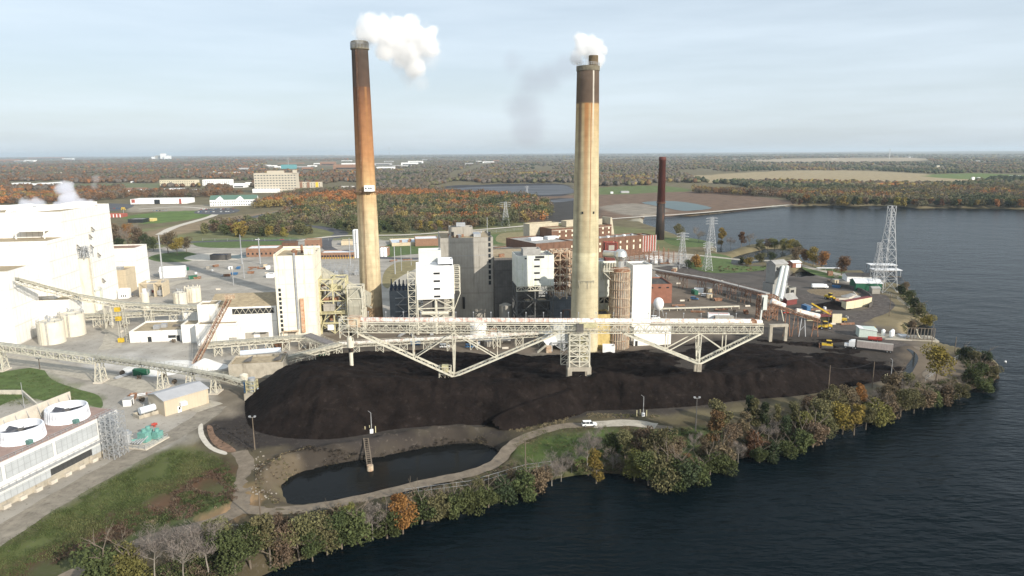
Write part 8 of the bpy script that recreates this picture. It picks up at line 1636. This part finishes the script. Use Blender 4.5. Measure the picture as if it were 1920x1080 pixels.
for k, a in enumerate(stuffp):
    if bad[k]: continue
    x, y = a[0], a[1]; px, py = proj((x, y, 0))
    if a[3]: kind = a[3]; rr, hh_ = rngm.uniform(5, 7.5), a[2]
    else:
        rr = max(rngm.uniform(5.5, 8), y * .0021 * rngm.uniform(.7, 1.3)); hh_ = rngm.uniform(10, 15)
        nv = mnoise.noise(Vector((x / 260, y / 420, 1))) * .9 + .35 * mnoise.noise(Vector((x / 40, y / 60, 5))) + rngm.normal() * .12
        if px < 700: kl = ['green', 'olive', 'brown', 'brown', 'rust', 'rust', 'grey', 'orange', 'yellow']
        elif px < 1300: kl = ['dark', 'olive', 'grey', 'brown', 'brown', 'olive', 'grey', 'rust', 'yellow']
        else: kl = ['dark', 'green', 'dark', 'olive', 'olive', 'brown', 'brown', 'rust', 'yellow']
        if px > 1480 and py > 350: kl = ['dark', 'green', 'dark', 'olive', 'olive', 'brown', 'yellow', 'rust', 'orange']
        kind = kl[int(np.clip((nv + .6) * 7.5, 0, 8))]
        if y < 4500 and mnoise.noise(Vector((x / 330 + 7, y / 600, 3))) < -.34: continue
    z = 0.0
    (leaf_items if y < 1650 else near_items if y < 2600 else far_items).append((x, y, z, rr, hh_, PAL[kind]))
zz = terrain_z(np.array([i[0] for i in far_items]), np.array([i[1] for i in far_items])); far_items = [(i[0], i[1], float(z), i[3], i[4], i[5]) for i, z in zip(far_items, zz)]
mass('distant_woods', near_items, farm, TV, TF, 'autumn woodland in the middle distance beyond the plant', 'woodland'); mass('horizon_woods', far_items, farm, TV1, TF1, 'far woodland stretching to the horizon', 'woodland', jit=.15)
# undergrowth along the banks
rng = np.random.default_rng(4); bp_ = []; bc = []; bz = []
def clump(n, poly_px, cols, r, leafs, sz, zadd=0.0):
    poly = pl(poly_px); a, b = poly.min(0), poly.max(0); c = 0
    while c < n:
        X = rng.uniform(a[0], b[0], 400); Y = rng.uniform(a[1], b[1], 400); m = inside(X, Y, poly); X, Y = X[m], Y[m]; Z = terrain_z(X, Y); k = Z > WL - .15; X, Y, Z = X[k], Y[k], Z[k]
        if not len(X): continue
        for x, y, z in zip(X, Y, Z):
            if c >= n: break
            nv = mnoise.noise(Vector((x / 9, y / 9, 2))); 
            if nv < -.28: c += 1; continue
            rr = r * rng.uniform(.5, 1.3); d = rng.normal(size=(leafs, 3)); d /= np.linalg.norm(d, axis=1)[:, None]; d[:, 2] = np.abs(d[:, 2]) * .8
            bp_.append(np.array([x, y, z + zadd]) + d * rr * rng.uniform(.4, 1, (leafs, 1))); bc.append(np.repeat(np.array([cols[int(np.clip((nv + .4) * len(cols) + rng.normal() * .7, 0, len(cols) - 1))]]) * rng.uniform(.7, 1.25), leafs, 0)); bz.append(np.full(leafs, sz)); c += 1
    return sz
G_, O_, B_, R_, T_ = (.068, .085, .034), (.11, .105, .052), (.13, .10, .07), (.11, .07, .05), (.22, .18, .11)
clump(700, [(150, 1130), (300, 1060), (470, 1000), (700, 965), (900, 918), (1035, 875), (1045, 905), (900, 950), (700, 1010), (500, 1075), (420, 1130)], [G_, G_, O_, G_, B_, O_], 1.5, 46, .22)
clump(650, [(1000, 880), (1040, 860), (1250, 868), (1450, 810), (1600, 760), (1720, 725), (1870, 690), (1875, 715), (1700, 772), (1600, 800), (1450, 850), (1250, 900), (1040, 902)], [G_, B_, O_, G_, B_, T_], 1.3, 42, .22)
clump(420, [(1050, 870), (1130, 815), (1330, 800), (1480, 770), (1620, 740), (1620, 770), (1450, 830), (1260, 880)], [B_, O_, G_, B_], .8, 30, .18)
clump(260, [(1790, 662), (1830, 662), (1868, 680), (1868, 712), (1830, 722), (1815, 690)], [G_, G_, O_, B_], 1.8, 50, .25); clump(150, [(1676, 538), (1700, 545), (1746, 592), (1738, 604), (1700, 618), (1690, 608), (1715, 600)], [G_, O_, G_, T_], 1.8, 40, .3)
clump(900, [(-40, 1120), (120, 1040), (260, 960), (380, 890), (425, 872), (440, 900), (440, 940), (340, 975), (200, 1020), (60, 1080)], [R_, B_, R_, G_, G_, O_, T_], .9, 34, .15)
clump(330, [(480, 870), (560, 845), (620, 858), (540, 890), (520, 945), (480, 920)], [B_, T_, O_], .5, 20, .14); clump(260, [(950, 806), (1090, 775), (1230, 778), (1240, 784), (1100, 784), (960, 814)], [T_, T_, O_], .55, 22, .15)
clump(300, [(540, 962), (700, 938), (900, 895), (960, 865), (985, 880), (900, 918), (700, 962), (560, 985)], [O_, B_, G_, T_], .6, 24, .16); clump(120, [(1340, 500), (1430, 500), (1490, 482), (1500, 490), (1440, 508), (1350, 510)], [O_, G_, T_], 1.3, 26, .3)
def leafy(name, v, f, colr, label, cat, m):
    me = bpy.data.meshes.new(name); me.vertices.add(len(v)); me.vertices.foreach_set('co', v.astype('f').ravel()); me.loops.add(f.size); me.loops.foreach_set('vertex_index', f.astype('i').ravel()); me.polygons.add(len(f)); me.polygons.foreach_set('loop_start', np.arange(0, f.size, 4, dtype='i')); me.polygons.foreach_set('loop_total', np.full(len(f), 4, 'i')); me.update(calc_edges=True)
    a = me.color_attributes.new('Col', 'FLOAT_COLOR', 'POINT'); cc = np.ones((len(v), 4), 'f'); cc[:, :3] = np.repeat(colr, 4, 0); a.data.foreach_set('color', cc.ravel()); me.materials.append(m)
    o = bpy.data.objects.new(name, me); COL.objects.link(o); return tag(o, label, cat, kind='stuff')
gp1 = len(bp_)
clump(2600, [(-60, 1110), (0, 1030), (120, 950), (240, 885), (300, 856), (350, 842), (400, 855), (425, 872), (380, 890), (260, 960), (120, 1040), (0, 1110)], [(.075, .10, .035), (.10, .12, .045), (.13, .13, .055)], 1.5, 22, .11)
clump(700, [(960, 830), (1000, 808), (1110, 800), (1300, 806), (1330, 830), (1250, 850), (1100, 862), (985, 880)], [(.075, .10, .035), (.12, .115, .05), (.16, .14, .07)], 1.2, 20, .11); clump(500, [(-20, 765), (-20, 705), (60, 693), (95, 712), (185, 745), (150, 750)], [(.08, .11, .035), (.11, .12, .045)], 1.0, 12, .11)
clump(420, [(540, 850), (700, 842), (820, 816), (905, 812), (955, 838), (925, 848), (880, 832), (800, 840), (690, 862), (560, 886)], [(.03, .026, .022), (.05, .042, .034), (.09, .075, .05)], .8, 16, .16); clump(200, [(375, 800), (470, 790), (500, 830), (470, 850), (400, 840)], [(.03, .026, .022), (.06, .05, .04)], .6, 10, .12)
cen = np.concatenate(bp_); v, f = quads(cen, np.concatenate(bz), rng); leafy('undergrowth', v, f, np.concatenate(bc), 'tangled bushes and weeds covering the lake banks and slopes', 'undergrowth', mat('undergrowth_leaves', (0, 0, 0), .9, .3, .6, attr='Col', spec=.1))
cs_, cc_ = [], []
for x, y, z, rr, hh_, cl in leaf_items:
    n = 110; d = rng.normal(size=(n, 3)); d /= np.linalg.norm(d, axis=1)[:, None]; lob = rng.uniform(-.45, .45, (4, 3)); c = lob[rng.integers(0, 4, n)] + d * rng.uniform(.4, .75, (n, 1)); c[:, 2] = np.maximum(c[:, 2], -.75)
    cs_.append(np.array([x, y, z + hh_ * .52]) + c * np.array([rr, rr, hh_ * .48])); cc_.append(np.repeat(np.array([cl]) * rng.uniform(1.0, 1.5), n, 0) * rng.uniform(.8, 1.25, (n, 1)))
v, f = quads(np.concatenate(cs_), 1.15, rng); leafy('autumn_woods', v, f, np.concatenate(cc_), 'autumn wood behind the plant and trees behind the far right shore', 'woodland', farm); print('leaf trees', len(leaf_items), 'near', len(near_items), 'far', len(far_items))
# ------------------------------------------------------------------ small things standing about the yards
random.seed(55)
def pallet(e, m): MB().box(-.9, -.6, 0, .9, .6, .2).box(-.8, -.5, .2, .8, .5, 1.3).build('stack', m, e)
def cbox(e, m): MB().box(-3, -1.2, .1, 3, 1.2, 2.6).build('body', m, e); MB().box(-2.9, -1.25, .2, -2.75, -1.2, 2.5).box(2.75, -1.25, .2, 2.9, -1.2, 2.5).build('corner_post', steelg, e)
def spool(e, m): MB().tube((-.5, 0, .9), (.5, 0, .9), .5).tube((-.6, 0, .9), (-.5, 0, .9), .9).tube((.5, 0, .9), (.6, 0, .9), .9).build('drum', m, e)
def barrier(e, m): MB().extr_x([(-.35, 0), (.35, 0), (.12, .9), (-.12, .9)], -1.5, 1.5).build('body', m, e)
def skip(e, m): MB().add([(-2, -1, 0), (2, -1, 0), (2.6, -1.2, 1.6), (-2.6, -1.2, 1.6), (-2, 1, 0), (2, 1, 0), (2.6, 1.2, 1.6), (-2.6, 1.2, 1.6)], [(0, 1, 2, 3), (4, 7, 6, 5), (0, 3, 7, 4), (1, 5, 6, 2), (0, 4, 5, 1)]).build('body', m, e)
def pipes(e, m): [MB().tube((-4, y, z), (4, y, z), .25, n=8).build('pipe', m, e) for y, z in ((-.5, .25), (0, .25), (.5, .25), (-.25, .7), (.25, .7))]
def hut_(e, m): MB().box(-1.6, -1.3, 0, 1.6, 1.3, 2.5).build('wall', m, e); MB().box(-1.8, -1.5, 2.5, 1.8, 1.5, 2.65).build('roof', greyroof, e); MB().box(-.4, -1.36, 0, .4, -1.28, 2).build('door', dark, e)
KIT = [('pallet_stack', 'pallets', pallet, (timber, whiteroof, steelg)), ('cargo_container', 'container', cbox, (purewhite, bluep, steelrust, greenp, tanclad)), ('cable_spool', 'spool', spool, (timber,)), ('road_barrier', 'barrier', barrier, (palecon,)), ('waste_skip', 'skip', skip, (steelrust, bluep)), ('pipe_bundle', 'pipes', pipes, (steelg, steelrust)), ('site_hut', 'hut', hut_, (purewhite, tanclad, greyclad))]
CN = {purewhite: 'white', whiteroof: 'pale', timber: 'brown', steelg: 'grey', bluep: 'blue', steelrust: 'rusty', greenp: 'green', tanclad: 'tan', palecon: 'concrete', redp: 'red', greyclad: 'grey'}
AREAS = [('yard left of the white coal house', [(190, 600), (330, 600), (330, 650), (230, 655)], 6), ('gravel yard by the white tent', [(340, 500), (500, 500), (500, 540), (380, 545)], 12), ('gravel yard behind the tall cream tower', [(390, 495), (510, 500), (505, 520), (380, 520)], 10), ('ground under the trestle conveyor', [(440, 645), (640, 640), (640, 668), (560, 675)], 12), ('dark ground under the long gallery', [(690, 625), (1010, 625), (1010, 655), (700, 660)], 16),
         ('yard behind the red brick annex', [(1265, 525), (1400, 550), (1420, 590), (1250, 590)], 20), ('right coal yard', [(1480, 565), (1540, 570), (1600, 600), (1600, 620), (1490, 600)], 12), ('yard around the switchyards', [(1160, 490), (1290, 492), (1300, 512), (1200, 510)], 10), ('strip between car park and boiler houses', [(700, 486), (820, 487), (930, 486), (980, 486), (925, 496), (800, 500), (715, 500)], 8), ('road edge beside the tan warehouse', [(300, 740), (340, 735), (250, 735), (240, 760), (270, 765)], 5), ('lakeside yard by the pylons', [(1520, 525), (1590, 532), (1600, 540), (1540, 545)], 5), ('pale yard under the truss conveyor', [(210, 690), (300, 700), (350, 720), (240, 720)], 6)]
protos = {}
for where, poly, n in AREAS:
    pp = poly_pts(poly, 3.0, rngm); idx = rngm.permutation(len(pp))[:n]
    for q in pp[idx]:
        nm, cat, fn, ms = random.choice(KIT); m = random.choice(ms); z = cz(q[0], q[1]); lab = '%s %s lying about on the %s' % (CN[m], nm.replace('_', ' '), where)
        if (nm, m) in protos: e = copy_tree(protos[(nm, m)])
        else: e = empty(nm, (0, 0, 0), 0, lab, cat); fn(e, m); protos[(nm, m)] = e
        e.location = (q[0], q[1], max(z - .1, 0.08)); e.rotation_euler = (0, 0, random.choice((PR, PR + pi / 2, random.uniform(0, 3)))); tag(e, lab, cat, 'small yard clutter, ' + where)
def wire(label, pts, sag, r=.05, grp=None):
    mb = MB()
    for a, b in zip(pts, pts[1:]):
        a, b = Vector(a), Vector(b); prev = a
        for i in range(1, 13): t = i / 12; p = a.lerp(b, t) - Vector((0, 0, sag * 4 * t * (1 - t))); mb.bar(prev, p, r); prev = p
    return tag(mb.build('power_line', mat('dark_cable', (.05, .05, .05), .6, .1, 1)), label, 'cable', grp)
wire('pair of thin cables strung above the far lawn behind the grey boiler house', [PY(440, 470, 560), PY(700, 450, 600), PY(948, 398, 820)], 4, .12)
wire('thin cable between the two timber poles at the coal foot', [PY(1553, 687, P(1553, 732).y), PY(1635, 680, P(1635, 727).y)], 1.5, .06)
# ------------------------------------------------------------------ haze
hz = MB().box(-48000, -200, -8, 48000, 46000, 186).build('haze', bpy.data.materials.new('haze_air'))
tag(hz, kind='stuff'); hm = hz.data.materials[0]; hm.use_nodes = True; t = hm.node_tree; t.nodes.clear()
o = N(t, 'ShaderNodeOutputMaterial'); pv = N(t, 'ShaderNodeVolumePrincipled'); pv.inputs['Color'].default_value = (0.76, 0.88, 1.0, 1); pv.inputs['Density'].default_value = 0.000042; pv.inputs['Anisotropy'].default_value = 0.2
t.links.new(pv.outputs[0], o.inputs['Volume'])
